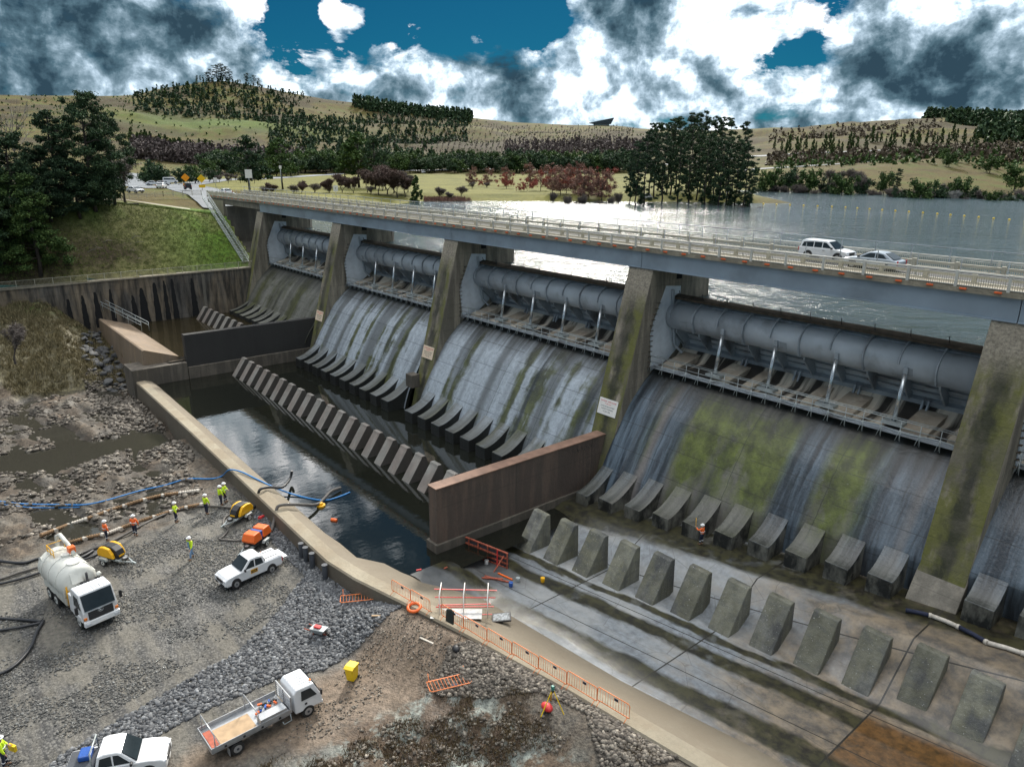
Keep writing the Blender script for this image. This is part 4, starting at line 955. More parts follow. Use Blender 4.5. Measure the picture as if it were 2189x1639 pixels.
def gpatch(name, X, Y, label):
    XX, YY = np.meshgrid(X, Y, indexing='ij'); Z = zdown(XX, YY)
    V = np.stack([XX.ravel(), YY.ravel(), Z.ravel()], 1); nx, ny = len(X), len(Y)
    i, j = np.meshgrid(np.arange(nx-1), np.arange(ny-1), indexing='ij'); a = (i*ny+j).ravel(); F = np.stack([a, a+ny, a+ny+1, a+1], 1)
    c = V[F].mean(1); F = F[~((c[:, 1] > -31) & (c[:, 0] > -29.8)) & ~((c[:, 0] < -30.9) & (c[:, 1] > -80.0))]
    me = npmesh(name, V, F, True); ground_attrs(me, V[:, 0], V[:, 1]); o = obj(name, me, None, M_ground); tag(o, label, kind='structure')
gpatch('ground', np.r_[np.arange(-31.4, 30, .5), np.arange(30, 92, .22), np.arange(92, 125, .8)], np.r_[np.arange(-120, -72, 1.5), np.arange(-72, -31, .25)], 'gravel yard, wet rock bed and grassy bank below the dam')
# low land further left, below the wall end
XX = np.arange(-120, -30.5, 1.5); YY = np.arange(-140, -69, 1.5)
PUD = watermat('puddle_water', (.035, .033, .026), .03, .8, .006)
me = bpy.data.meshes.new('river_water'); VL = [(-20, -120, -5.32), (47, -120, -5.32), (47, -39.9, -5.32), (-12, -39.9, -5.32)]
me.from_pydata(VL, [], [(0, 1, 2, 3)]); me2 = bpy.data.meshes.new('bedrock'); me2.from_pydata([(-31.5, -130, -6.8), (135, -130, -6.8), (135, 0, -6.8), (-31.5, 0, -6.8)], [], [(0, 1, 2, 3)]); tag(obj('bedrock', me2, None, M_ground), 'rock under the site', kind='structure')
tag(obj('river_water', me, None, PUD), 'puddles and river pools lying among the rocks', kind='structure')
# ------------------------------------------------ roads of the approach
def ribbon(name, pts, w, mat, dz, label, cat=None):
    P = np.array(pts, float); t = np.r_[0, np.cumsum(np.hypot(*np.diff(P, axis=0).T))]; tt = np.arange(0, t[-1], 3.0)
    x = np.interp(tt, t, P[:, 0]); y = np.interp(tt, t, P[:, 1])
    k = np.ones(9)/9; x = np.convolve(np.pad(x, 4, 'edge'), k, 'valid'); y = np.convolve(np.pad(y, 4, 'edge'), k, 'valid')
    dx = np.gradient(x); dy = np.gradient(y); l = np.hypot(dx, dy); nx_, ny_ = -dy/l, dx/l; V = []; nc = 7
    for c in range(nc):
        o_ = (c/(nc-1)-.5)*w; xx, yy = x+nx_*o_, y+ny_*o_; zz = np.maximum.reduce([zland(xx+a, yy+b) for a in (-1, 1) for b in (-1, 1)])+dz
        V.append(np.stack([xx, yy, zz], 1))
    V = np.stack(V, 1); n = len(x); V = V.reshape(-1, 3)
    i, j = np.meshgrid(np.arange(n-1), np.arange(nc-1), indexing='ij'); a = (i*nc+j).ravel(); F = np.stack([a, a+1, a+nc+1, a+nc], 1)
    o = obj(name, npmesh(name, V, F, True), None, mat); tag(o, label, kind='structure'); return o
M_road = simple('road_grey', (.13, .145, .16), .75, 0, .12, .05)
ribbon('road', [(-54, -3.6), (-85, 0), (-130, 8), (-190, 25), (-260, 62), (-330, 130), (-380, 185), (-400, 240), (-380, 330), (-340, 400), (-280, 460), (-215, 520), (-130, 560), (-40, 560)], 12, M_road, .12, 'grey approach road curving from the bridge end')
ribbon('road', [(-110, 2), (-160, 2), (-215, 12), (-300, 30)], 16, M_road, .16, 'wide junction of the approach road')
ribbon('road', [azr(u, r) for u, r in [(1560, 480), (1700, 500), (1850, 530), (1900, 560), (2060, 620), (2250, 640)]], 9, M_road, .15, 'road crossing the far hillside right of the pines')
ribbon('path', [(-53, -10), (-54, -20), (-58, -28), (-64, -36)], 2.4, M_deck, .12, 'pale footpath along the top of the embankment')
# ------------------------------------------------ vegetation
def leafmat(name, dark, mid_, light, rough=.75):
    m, b = newmat(name); g = N('ShaderNodeNewGeometry'); oi = N('ShaderNodeObjectInfo')
    r = mth('ADD', mth('MULTIPLY', g.outputs['Random Per Island'], .75), mth('MULTIPLY', oi.outputs['Random'], .25))
    c = ramp(r, [(.0, dark), (.45, mid_), (1.0, light)]); setin(b, 'Base Color', c); setin(b, 'Roughness', rough); setin(b, 'Specular IOR Level', .2); return m
L_pine = leafmat('pine_needles', (.020, .045, .014), (.050, .092, .026), (.11, .165, .042))
L_pined = leafmat('dark_pine_needles', (.016, .034, .020), (.036, .068, .034), (.075, .118, .045))
L_bright = leafmat('pale_green_leaves', (.035, .065, .012), (.07, .115, .02), (.13, .16, .035))
L_red = leafmat('red_autumn_leaves', (.14, .035, .03), (.30, .08, .06), (.42, .17, .12))
L_rust = leafmat('rusty_autumn_leaves', (.10, .055, .045), (.22, .12, .09), (.34, .21, .16))
L_grey = leafmat('bare_twigs', (.06, .050, .045), (.12, .10, .09), (.22, .19, .17))
L_tus = leafmat('dry_tussock', (.07, .06, .03), (.18, .15, .08), (.32, .27, .15))
M_bark = simple('bark', (.055, .045, .038), .9, 0, .3, 2, bmp=.02)
M_barkp = simple('pale_bark', (.20, .18, .15), .9, 0, .2, 2)
def quads(C, size, up=0.0, asp=1.0, seed=1):
    """one small leaf card (two triangles) per centre, random attitude"""
    g = np.random.default_rng(seed); n = len(C); a = g.normal(size=(n, 3)); a /= np.linalg.norm(a, axis=1)[:, None]
    b = g.normal(size=(n, 3)); b[:, 2] += up; b -= a*(a*b).sum(1)[:, None]; b /= np.linalg.norm(b, axis=1)[:, None]
    s_ = size*g.uniform(.6, 1.35, (n, 1)); a = a*s_; b = b*s_*asp
    V = np.stack([C-a*.5-b*.35, C+a*.45-b*.5, C+a*.55+b*.4, C-a*.4+b*.5], 1).reshape(-1, 3); F = np.arange(n*4).reshape(-1, 4); return V, F
def clumps(cs, n, seed, flat=1.0):
    """cs: (x,y,z,r) clump list -> leaf centres near each clump's surface"""
    g = np.random.default_rng(seed); cs = np.array(cs); w = cs[:, 3]**2; k = g.choice(len(cs), n, p=w/w.sum())
    d_ = g.normal(size=(n, 3)); d_ /= np.linalg.norm(d_, axis=1)[:, None]; rr = (np.abs(g.normal(0, .42, (n, 1)))+.35*g.random((n, 1)))*cs[k, 3:4]*1.15
    d_[:, 2] *= flat; return cs[k, :3]+d_*rr
def tree(name, cs, nleaf, lsize, lmat, trunk, bark=None, limbs=True, seed=1, up=0, asp=1.0, flat=.75, crown='crown'):
    r = empty(name); mb = MB(); 
    mb.tube(trunk[0], (lambda i: trunk[1]*(1-.75*i/(len(trunk[0])-1))), 6)
    if limbs:
        top = trunk[0]
        rnd = random.Random(seed)
        for c in cs[::max(1, len(cs)//limbs if limbs is not True else 1)]:
            z = max(.2*top[-1][2], min(c[2]-c[3]*.4, top[-1][2]*.97)); t = z/top[-1][2]; i = t*(len(top)-1); j = min(int(i), len(top)-2); f = i-j
            p = Vector(top[j]).lerp(Vector(top[j+1]), f); q = Vector(c[:3]); m_ = p.lerp(q, .5)+Vector((0, 0, (q-p).length*.08))
            mb.tube([p, m_, q], lambda i: trunk[1]*(.34, .22, .08)[i], 4, caps=False)
    mb.build('trunk', bark or M_bark, r)
    V, F = quads(clumps(cs, nleaf, seed, flat), lsize, up, asp, seed+1); obj(crown, npmesh(crown, V, F), r, lmat)
    return r
def pine_cs(h, w, seed, base=.12, top=1.0, n=46, shape='cone'):
    n = int(n*1.5)
    g = random.Random(seed); out = []
    for i in range(n):
        t = base+(top-base)*((i+.5)/n)**.9; a = g.uniform(0, 6.28)
        ww = w*((1-t)**.75*.95+.10) if shape == 'cone' else w*(math.sin(min(1, (t-base)/(1-base)*1.08+.05)*math.pi*.93)**.6*.9+.1)
        rr = ww*g.uniform(.3, 1.0); out.append((rr*math.cos(a), rr*math.sin(a), h*t, w*g.uniform(.13, .27)*(1.15-.5*t)))
    out.append((0, 0, h*top, w*.13)); return out
def straight(h, lean=.0, n=6, seed=0):
    g = random.Random(seed); return [(lean*h*(i/n)**1.5+g.uniform(-.02, .02)*h*(i > 0), g.uniform(-.02, .02)*h*(i > 0), h*i/n) for i in range(n+1)]
def at_u(u, r): x, y = azr(u, r); return x, y, float(zland(np.array([x]), np.array([y]))[0])
def place(proto, used, loc, rz, sc, label, group=None):
    """first use moves the prototype itself, later uses copy it with its parts"""
    if proto.name not in used:
        used.add(proto.name); o = proto; o.location = loc; o.rotation_euler = (0, 0, rz); o.scale = (sc,)*3 if isinstance(sc, (int, float)) else sc; o['label'] = label
    else: o = copy_tree(proto, loc, rz, label, sc)
    if group: o['group'] = group
    return o
USED = set(); RN = random.Random(5)
def T(proto, u, r, hpx=None, h0=None, label='', group=None, sx=1.0, cat='tree', dz=-.1, rz=None):
    x, y, z = at_u(u, r); dep = (x-CAM[0])*FW[0]+(y-CAM[1])*FW[1]+(z-CAM[2])*FW[2]; sc = 1.0 if hpx is None else hpx*dep/1580./h0
    o = place(proto, USED, (x, y, z+dz), RN.uniform(0, 6.28) if rz is None else rz, (sc*sx, sc*sx, sc), label, group); o['category'] = cat; return o
# big pines of the left bank (proto height 20)
P20a = tree('pine_tree', pine_cs(20, 6.0, 1, .10, n=70), 42000, .21, L_pine, (straight(19, .01), .38), limbs=24, seed=3, flat=.55)
P20b = tree('pine_tree', pine_cs(20, 5.2, 2, .14, n=60, shape='round'), 40000, .21, L_pined, (straight(19, .02), .40), limbs=24, seed=5, flat=.6)
P20c = tree('pine_tree', pine_cs(20, 6.4, 8, .08, n=80, shape='round'), 44000, .21, L_pined, (straight(18, -.01), .42), limbs=26, seed=7, flat=.6)
def TX(proto, x, y, h, h0, label, group=None, sx=1.0, cat='tree', z=None):
    z = float(zland(np.array([x]), np.array([y]))[0]) if z is None else z; sc = h/h0
    o = place(proto, USED, (x, y, z-.15), RN.uniform(0, 6.28), (sc*sx, sc*sx, sc), label, group); o['category'] = cat; return o
G1 = 'pines on the left bank'
def gpL(u, v, Z): return gp(u, v, Z)
for (u, v, hp, pr, sx, lab) in [
    (88, 592, 205, P20a, 1.0, 'large green pine leaning over the retaining wall fence, nearest on the left bank'),
    (10, 575, 240, P20a, .95, 'tall green pine at the left edge of the photo behind the fence'),
    (-60, 600, 240, P20c, 1.0, 'dark pine cut by the left edge above the retaining wall'),
    (48, 520, 215, P20c, .95, 'dark pine behind the two green pines on the left bank'),
    (-30, 480, 250, P20b, 1.0, 'high dark pine at the left edge under the dead tree'),
    (135, 466, 205, P20b, .95, 'broad dark pine, left half of the dense group beside the embankment'),
    (205, 452, 232, P20c, .82, 'tallest dark pine of the dense group beside the embankment'),
    (246, 440, 190, P20c, .78, 'dark rounded pine at the right end of the dense group'),
    (172, 470, 120, P20b, 1.3, 'low dark pine at the foot of the dense group'),
    (110, 480, 150, P20c, 1.1, 'shaded dark pine at the left foot of the dense group')]:
    x, y, z = hitland(u, v); dd_ = (x-CAM[0])*FW[0]+(y-CAM[1])*FW[1]+(z-CAM[2])*FW[2]; TX(pr, x, y, hp*1.04*dd_/1580., 20, lab, G1, sx*1.1)
# bare and dead trees
def bare(name, h, seed, spread=.55, n=5, lmat=None, twig=5000, tw=.14, tsz=.3, bark=None, w=None):
    r = empty(name); g = random.Random(seed); mb = MB(); tips = []
    def br_(p, d_, l, rad, dep):
        q = p+d_*l; m_ = p.lerp(q, .5)+Vector((g.uniform(-.06, .06)*l, g.uniform(-.06, .06)*l, 0)); mb.tube([p, m_, q], lambda i: rad*(1, .8, .6)[i], 4, caps=False)
        if dep == 0: tips.append((q.x, q.y, q.z, l*.75)); return
        for k in range(g.choice((2, 3, 3))):
            dd = (d_+Vector((g.uniform(-1, 1), g.uniform(-1, 1), g.uniform(-.25, .7)))*spread).normalized(); br_(q, dd, l*g.uniform(.74, .98), rad*.6, dep-1)
            if dep <= 3: tips.append((q.x, q.y, q.z, l*.5))
    br_(Vector((0, 0, 0)), Vector((0, 0, 1)), h*.15, h*.016+.03, n)
    mb.build('trunk', bark or M_bark, r)
    if twig:
        V, F = quads(clumps(tips, twig, seed, 1), tsz, .6, tw, seed); obj('twigs', npmesh('twigs', V, F), r, lmat or L_grey)
    return r
B8 = bare('bare_tree', 8, 4, .75, 5, None, 3200, .07, .6)
B8b = bare('bare_tree', 8, 14, .7, 5, None, 2600, .07, .6)
D18 = bare('dead_tree', 16, 9, .8, 5, None, 0, bark=M_barkp)
x, y, _z = hitland(268, 434); TX(B8, x, y, 11.5, 8, 'wide grey leafless tree at the top of the embankment beside the dark pines', None, 1.25)
x, y = gp(45, 430, 18.); TX(D18, x, y, 34, 16, 'tall dead tree with bare crooked limbs at the upper left', None, .9, z=14)
x, y = gp(30, 760, 3.5); TX(bare('bare_sapling', 6, 19, .5, 5, None, 2500, .09, .4), x, y, 6.5, 6, 'thin reddish leafless sapling on the dry grass bank below the retaining wall', None, 1.0, z=2.6)
# trees at the bridge end and in the park
CED = tree('cedar_tree', [(math.cos(a)*r_*1.0, math.sin(a)*r_, z_, s_) for a, r_, z_, s_ in [(RN.uniform(0, 6.28), RN.uniform(1.2, 6.0)*(1.15-.8*i/34), 3.2+i*.30, RN.uniform(1.0, 1.7)*(1.1-.4*i/34)) for i in range(34)]]+[(0, 0, 13.6, 1.1)], 9000, .36, L_pined, (straight(13.4, .0), .32), limbs=20, seed=31, flat=.4)
CED2 = tree('cedar_tree', [(math.cos(a)*r_*1.0, math.sin(a)*r_, z_, s_) for a, r_, z_, s_ in [(RN.uniform(0, 6.28), RN.uniform(.8, 4.4)*(1.15-.7*i/30), 5.2+i*.28, RN.uniform(1.0, 1.6)*(1.1-.4*i/30)) for i in range(30)]]+[(0, 0, 13.6, 1.0)], 7500, .36, L_pine, (straight(13.4, .0), .28), limbs=18, seed=37, flat=.45)
T(CED, 528, 245, 118, 14.2, 'spreading dark cedar standing behind the left end of the bridge'); T(CED2, 600, 262, 110, 14.2, 'slender dark pine right of the spreading cedar behind the bridge')
T(CED2, 765, 285, 118, 14.2, 'tall thin dark pine behind the bridge above the second pier', sx=1.25); T(CED, 800, 275, 112, 14.2, 'irregular green pine with drooping side limbs behind the bridge', sx=.8)
T(CED2, 735, 290, 80, 14.2, 'short dark pine in front of the pale lawn'); T(CED, 822, 270, 80, 14.2, 'yellowish green conifer in front of the brown thicket', sx=.6)
CYP = tree('cypress_tree', pine_cs(6, 1.3, 41, .03, n=40), 4500, .22, L_pine, (straight(5.5), .12), limbs=False, seed=43, flat=.8)
T(CYP, 888, 236, 56, 6, 'dense green cone shaped conifer at the water edge by the bridge', sx=1.2)
T(B8b, 840, 250, 68, 8, 'reddish brown leafless thicket tree behind the bridge railing', sx=1.3); T(B8, 870, 255, 55, 8, 'brown leafless tree beside the green cone shaped conifer', sx=1.1)
for i, (u, r, h) in enumerate([(562, 225, 38), (625, 228, 36), (668, 235, 40), (700, 240, 30), (790, 240, 34), (940, 246, 42), (985, 250, 40), (960, 244, 30), (815, 262, 44), (1010, 300, 26), (1040, 310, 24)]):
    T(B8 if i % 2 else B8b, u, r, h, 8, 'small leafless shrub tree on the pale lawn behind the bridge', 'small bare trees on the lawn', 1.3, dz=-1.0)
TH = bare('thicket_tree', 8, 24, .8, 5, leafmat('brown_twigs', (.05, .032, .026), (.10, .065, .052), (.17, .12, .10)), 9000, .10, .5)
for u, r, h in [(700, 236, 50), (728, 240, 62), (752, 238, 56), (783, 244, 74), (806, 240, 86), (826, 246, 92), (846, 240, 88), (864, 246, 72), (640, 232, 44), (575, 226, 42)]:
    T(TH, u, r, h, 8, 'brown leafless thicket tree close behind the bridge railing', 'brown thicket behind the bridge', 1.15, dz=-.8)
OAK = tree('autumn_tree', [(RN.gauss(0, 1.9), RN.gauss(0, 1.9), RN.uniform(1.6, 7.0), RN.uniform(.6, 1.2)) for i in range(30)]+[(0, 0, 7.6, .6)], 5200, .19, L_red, (straight(6.5), .13), limbs=14, seed=51, flat=.9)
OAK2 = tree('autumn_tree', [(RN.gauss(0, 1.7), RN.gauss(0, 1.7), RN.uniform(1.4, 7.8), RN.uniform(.6, 1.1)) for i in range(32)]+[(0, 0, 8.4, .5)], 4800, .18, L_rust, (straight(7.5), .13), limbs=16, seed=53, flat=.9)
for i, (u, r, h, rd) in enumerate([(1010, 330, 40, 0), (1045, 340, 36, 0), (1083, 300, 36, 1), (1082, 330, 40, 0), (1133, 340, 46, 0), (1128, 280, 30, 1), (1114, 275, 20, 1), (1157, 285, 46, 1), (1167, 330, 44, 0), (1182, 262, 62, 0), (1200, 258, 60, 0), (1213, 268, 56, 1), (1232, 262, 66, 0), (1250, 250, 68, 0), (1262, 255, 62, 0), (1278, 262, 60, 1), (1290, 250, 64, 0), (1240, 290, 48, 1), (1030, 318, 20, 1), (1300, 268, 48, 0), (1221, 300, 50, 1)]):
    T(OAK if rd else OAK2, u, r, h*1.0, 8.2, 'bright red leaved tree on the lakeside lawn' if rd else 'rusty half bare autumn tree on the lakeside lawn', 'autumn trees on the lakeside lawn')
for i, (u, r, h) in enumerate([(1183, 240, 50), (1215, 236, 60), (1248, 236, 62), (1285, 238, 44), (1310, 240, 50), (1325, 242, 60)]):
    T(B8b if i % 2 else B8, u, r, h, 8, 'grey leafless tree standing at the lake edge below the red trees', 'bare trees at the lake edge', .75)
# tall pines on the point
def tallpine(seed, h=30, w=4.6, lo=.30):
    g = random.Random(seed); cs = []
    for i in range(74):
        t = lo+(1-lo)*((i+.5)/74); a = g.uniform(0, 6.28); ww = w*g.uniform(.6, 1.25)*(.45+.6*math.sin((t-lo)/(1-lo)*2.6)); cs.append((ww*math.cos(a)*g.uniform(.2, 1), ww*math.sin(a)*g.uniform(.2, 1), h*t, g.uniform(.5, 1.25)))
    cs.append((0, 0, h, .8)); return tree('tall_pine', cs, 16000, .28, L_pined, (straight(h*.97, .01, 8, seed), .36), limbs=22, seed=seed, flat=.55)
TP = [tallpine(61, w=5.0, lo=.16), tallpine(62, w=5.6, lo=.06), tallpine(63, w=4.4, lo=.32)]
for i, (u, r, h, k) in enumerate([(1365, 232, 165, 2), (1381, 238, 186, 1), (1402, 262, 160, 2), (1420, 250, 162, 0), (1438, 268, 165, 2), (1455, 246, 176, 0), (1478, 256, 168, 1), (1495, 262, 160, 0), (1512, 248, 168, 1), (1530, 252, 160, 1), (1545, 240, 168, 0), (1562, 248, 166, 1), (1580, 244, 172, 0), (1600, 240, 172, 1), (1470, 285, 172, 1), (1540, 285, 165, 1), (1500, 290, 175, 0), (1350, 240, 130, 2), (1430, 290, 150, 1), (1610, 236, 130, 2), (1392, 280, 150, 0), (1410, 300, 145, 1), (1448, 300, 160, 0), (1486, 310, 165, 1), (1524, 305, 162, 0), (1558, 300, 160, 1), (1588, 280, 158, 0), (1520, 270, 140, 1), (1570, 262, 120, 1)]):
    T(TP[k], u, r, h, 31.5, 'tall dark pine with a bare lower trunk in the dense grove on the point', 'tall pines of the grove on the point')
# scrub on the point and the far shore
#BUSH = tree('bush', [(RN.gauss(0, 1.1), RN.gauss(0, 1.1), RN.uniform(.6, 2.4), RN.uniform(.7, 1.1)) for i in range(12)], 1500, .3, L_pined, (straight(2), .1), limbs=False, seed=71, flat=.9)
RB = tree('round_tree', [(RN.gauss(0, 2.0), RN.gauss(0, 2.0), RN.uniform(2.2, 7.2), RN.uniform(.9, 1.6)) for i in range(26)], 4200, .36, L_pined, (straight(6), .22), limbs=8, seed=73, flat=.85)
RB2 = tree('round_tree', [(RN.gauss(0, 1.8), RN.gauss(0, 1.8), RN.uniform(2.0, 8.0), RN.uniform(.9, 1.5)) for i in range(26)], 4200, .36, L_pine, (straight(6), .22), limbs=8, seed=75, flat=.85)
for i in range(14):
    u = 1590+RN.uniform(0, 60); T(B8 if i % 2 else B8b, u, 238-(u-1590)*.25+RN.uniform(-6, 10), RN.uniform(26, 60)*(1-.006*(u-1590)), 8, 'tangled leafless bush on the tip of the point', 'bare bushes on the tip of the point', 1.2)
for i in range(56):
    u = 1650+i*10.2+RN.uniform(-5, 5); r = 372+RN.uniform(-10, 22) if u < 1900 else 352+RN.uniform(-8, 20)
    if i % 4: T(B8 if i % 2 else B8b, u, r, RN.uniform(36, 66), 8, 'leafless grey brown tree in the belt along the far right shore', 'bare trees along the far right shore', .95)
    else: T((RB, RB2)[i % 8 == 0], u, r, RN.uniform(44, 70), 8.6, 'dark evergreen tree in the belt along the far right shore', 'evergreens along the far right shore', .85)
T(TP[2], 1925, 372, 72, 31.5, 'narrow dark conifer rising above the belt on the far right shore', sx=1.2); T(bare('bare_tree', 8, 77, .6, 5, leafmat('white_twigs', (.2, .2, .19), (.35, .34, .32), (.5, .5, .47)), 3000, .09, .5, bark=M_barkp), 2050, 352, 62, 8, 'whitish leafless tree on the far right shore')
for (u, r, h) in [(2180, 420, 60), (2120, 470, 36), (2030, 480, 32), (2010, 520, 22), (1930, 560, 20)]: T(RB2, u, r, h, 8.6, 'single dark tree standing in the dry meadow at the far right', 'trees in the dry meadow at the far right')
# dark belt beyond the park road
n = 0
for i in range(150):
    u = 440+i*6.3+RN.uniform(-3, 3); r = 560+RN.uniform(-5, 60)
    if u < 640: r = 470+RN.uniform(0, 80)
    T((RB, RB2, RB)[i % 3], u, r, RN.uniform(30, 50), 8.6, 'dark round tree in the long belt behind the park road', 'dark trees of the belt behind the park road', 1.15)
for (u, r, h, pr) in [(330, 262, 60, RB), (388, 300, 46, RB), (318, 285, 50, RB2), (412, 330, 40, RB2), (452, 350, 36, RB)]: T(pr, u, r, h, 8.6, 'dark rounded tree beside the car park at the bridge approach', 'dark trees beside the car park', 1.1)
for i in range(26): T(B8 if i % 2 else B8b, 350+i*8+RN.uniform(-4, 4), 330+RN.uniform(0, 60), RN.uniform(18, 32), 8, 'low leafless shrub on the brown rise behind the car park', 'bare shrubs behind the car park', 1.4)
# hillside plantations: the largest ones as single trees, the rest in one mass
CON = tree('young_conifer', pine_cs(7, 1.9, 81, .03, n=20), 420, .75, L_pine, (straight(6.4), .14), limbs=False, seed=83, flat=.8)
CON2 = tree('round_tree', [(RN.gauss(0, .9), RN.gauss(0, .9), RN.uniform(1.2, 4.6), RN.uniform(.9, 1.4)) for i in range(8)], 320, .8, L_pined, (straight(3.5), .16), limbs=False, seed=85, flat=.9)
cnt = 0
for i in range(75):
    u = 280+RN.uniform(0, 180); r = 700+RN.uniform(-40, 60)+ (u-280)*.0
    T(CON, u, r, RN.uniform(12, 22), 7, 'young green conifer at the foot of the grassy hill', 'young conifers at the foot of the hill', 1.1)
for i in range(200):
    t = RN.random(); k = i % 3
    if k == 0: u = 330+RN.uniform(0, 290); r = 1140+RN.uniform(-70, 130)
    elif k == 1: u = 600+t*320; r = 900+RN.uniform(-110, 210)+t*60
    else: u = 560+t*560; r = 720+RN.uniform(-60, 50)
    T(CON2 if i % 2 else CON, u, r, RN.uniform(9, 16), 6.4, 'small dark plantation tree dotted on the hillside', 'plantation trees dotted on the hillside', 1.0)
for i in range(42):
    u = 1655+i*11+RN.uniform(-5, 5); r = 690+RN.uniform(-60, 60); T(CYP, u, r, RN.uniform(20, 36), 6, 'slim dark column shaped conifer on the reddish slope right of the grove', 'column conifers on the reddish slope', .9)
# hilltop clump
for (u, h, k, sx) in [(462, 20, 0, 1.5), (470, 26, 1, 1.5), (482, 34, 1, 1.4), (492, 36, 0, 1.5), (500, 30, 1, 1.4), (508, 22, 0, 1.4), (543, 24, 2, 1.3), (557, 22, 1, 1.3), (567, 18, 0, 1.3), (440, 16, 2, 1.0), (447, 14, 2, 1.0)]:
    T((P20a, P20b, P20c)[0] if k == 9 else TP[k], u, 1292, h*1.05, 31.5, 'dark tree on the summit of the main hill', 'trees on the summit of the hill', sx*1.6)
# masses nobody could count: far plantations and forest
def mass(name, pts, h, w, lmat, label, per=26, size=1.5, seed=1):
    g = np.random.default_rng(seed); P = np.array(pts); z = zland(P[:, 0], P[:, 1]); n = len(P); k = np.repeat(np.arange(n), per)
    hh = h*g.uniform(.6, 1.3, n); t = g.uniform(0.02, 1, len(k)); a = g.uniform(0, 6.28, len(k)); rr = w*(1-t*.8)*g.uniform(.2, 1, len(k))
    C_ = np.stack([P[k, 0]+rr*np.cos(a), P[k, 1]+rr*np.sin(a), z[k]+hh[k]*t], 1); V, F = quads(C_, size, .5, 1.0, seed)
    o = obj(name, npmesh(name, V, F), None, lmat); tag(o, label, name.replace('_', ' '), None, 'stuff')
g = np.random.default_rng(3)
def scatter(n, u0, u1, r0, r1, cond=None):
    out = []
    while len(out) < n:
        u = g.uniform(u0, u1); r = g.uniform(r0, r1)
        if cond is None or cond(u, r): out.append(azr(u, r))
    return out
pl = scatter(700, 300, 660, 1040, 1300, lambda u, r: g.random() < .75)+scatter(900, 580, 1000, 800, 1230, lambda u, r: abs(r-(860+(u-580)*.75)) < 190)+scatter(160, 540, 1160, 690, 790)
mass('plantation', pl, 6.0, 2.2, L_pined, 'scattered dark plantation trees spread over the hill slopes', 14, 1.9, 5)
mass('hill_scrub', scatter(700, -100, 700, 780, 1285)+scatter(500, 700, 1400, 700, 1280), 1.8, 1.4, L_pine, 'low dark scrub and tussocks dotting the dry hillside', 7, 1.3, 16)
mass('young_plantation', [azr(u, r) for r in np.arange(820, 1230, 13) for u in np.arange(830+((r*7) % 9), 1350, 11.5) if g.random() < .8], 4.2, .9, L_grey, 'rows of tiny saplings ruled over the brown hillside', 7, .9, 6)
mass('pine_forest', scatter(500, 760, 1010, 1240, 1330)+scatter(900, 1960, 2260, 1020, 1280, lambda u, r: u > 2010 or r > 1200)+scatter(240, 2080, 2260, 700, 980), 12, 3.4, L_pined, 'dark pine forest along the far ridges', 22, 3.0, 7)
mass('bare_woodland', scatter(1500, 285, 660, 600, 665)+scatter(500, 1080, 1400, 760, 900), 9, 2.6, leafmat('mauve_twigs', (.07, .055, .052), (.115, .092, .086), (.17, .14, .13)), 'mauve brown leafless woodland across the middle of the slope', 20, 1.5, 8)
mass('scrub', scatter(700, 1640, 2300, 520, 660)+scatter(220, 1640, 2000, 860, 1000), 4.0, 2.4, leafmat('brown_scrub', (.045, .036, .026), (.09, .07, .048), (.15, .12, .08)), 'brownish scrub on the far right hillside', 12, 1.5, 9)
mass('scrub', scatter(320, 1660, 2200, 480, 620), 3.5, 2.2, L_pine, 'green shrubs dotted along the far right hillside', 12, 1.3, 10)
# dry reeds on the shore by the bridge
def tufts(name, pts, zf, h, w, lmat, label, per=10, seed=4, asp=4.0):
    g = np.random.default_rng(seed); P = np.array(pts); z = zf(P[:, 0], P[:, 1]); k = np.repeat(np.arange(len(P)), per)
    C_ = np.stack([P[k, 0]+g.normal(0, .18, len(k)), P[k, 1]+g.normal(0, .18, len(k)), z[k]+h*g.uniform(.15, .55, len(k))], 1)
    n = len(k); dz = np.array([0, 0, 1.])+g.normal(0, .35, (n, 3)); dz *= (h*g.uniform(.4, .8, (n, 1)))/np.linalg.norm(dz, axis=1)[:, None]; sd = g.normal(size=(n, 3)); sd[:, 2] = 0; sd *= w/np.linalg.norm(sd, axis=1)[:, None]
    V = np.stack([C_-dz*.5-sd, C_-dz*.5+sd, C_+dz*.5+sd*.2, C_+dz*.5-sd*.2], 1).reshape(-1, 3); o = obj(name, npmesh(name, V, np.arange(n*4).reshape(-1, 4)), None, lmat); tag(o, label, name.replace('_', ' '), None, 'stuff')
pts = [azr(g.uniform(905, 1005), g.uniform(236, 246)) for _ in range(600)]+[azr(g.uniform(1560, 1672), g.uniform(222, 250)) for _ in range(700)]
tufts('reeds', pts, zland, 1.3, .07, L_rust, 'rusty reeds fringing the lake shore', 8, 11)
bp_ = []
while len(bp_) < 5200:
    x_, y_ = g.uniform(-30, -8), g.uniform(-68, -36)
    if float(fbm(np.array(x_/3), np.array(y_/3), 3, 63)) > .3 and (-7.5-x_)/24 > .1: bp_.append((x_, y_))
tufts('dry_grass', bp_, zdown, .8, .045, L_tus, 'long dry tussock grass on the bank below the retaining wall', 9, 12)
gp_ = [(g.uniform(-49, -31.6), g.uniform(-48, -9.5)) for _ in range(6500)]
tufts('grass', gp_, zland, .38, .03, leafmat('embankment_grass', (.05, .085, .014), (.11, .15, .03), (.22, .22, .07)), 'rough grass on the embankment beside the bridge', 7, 13)
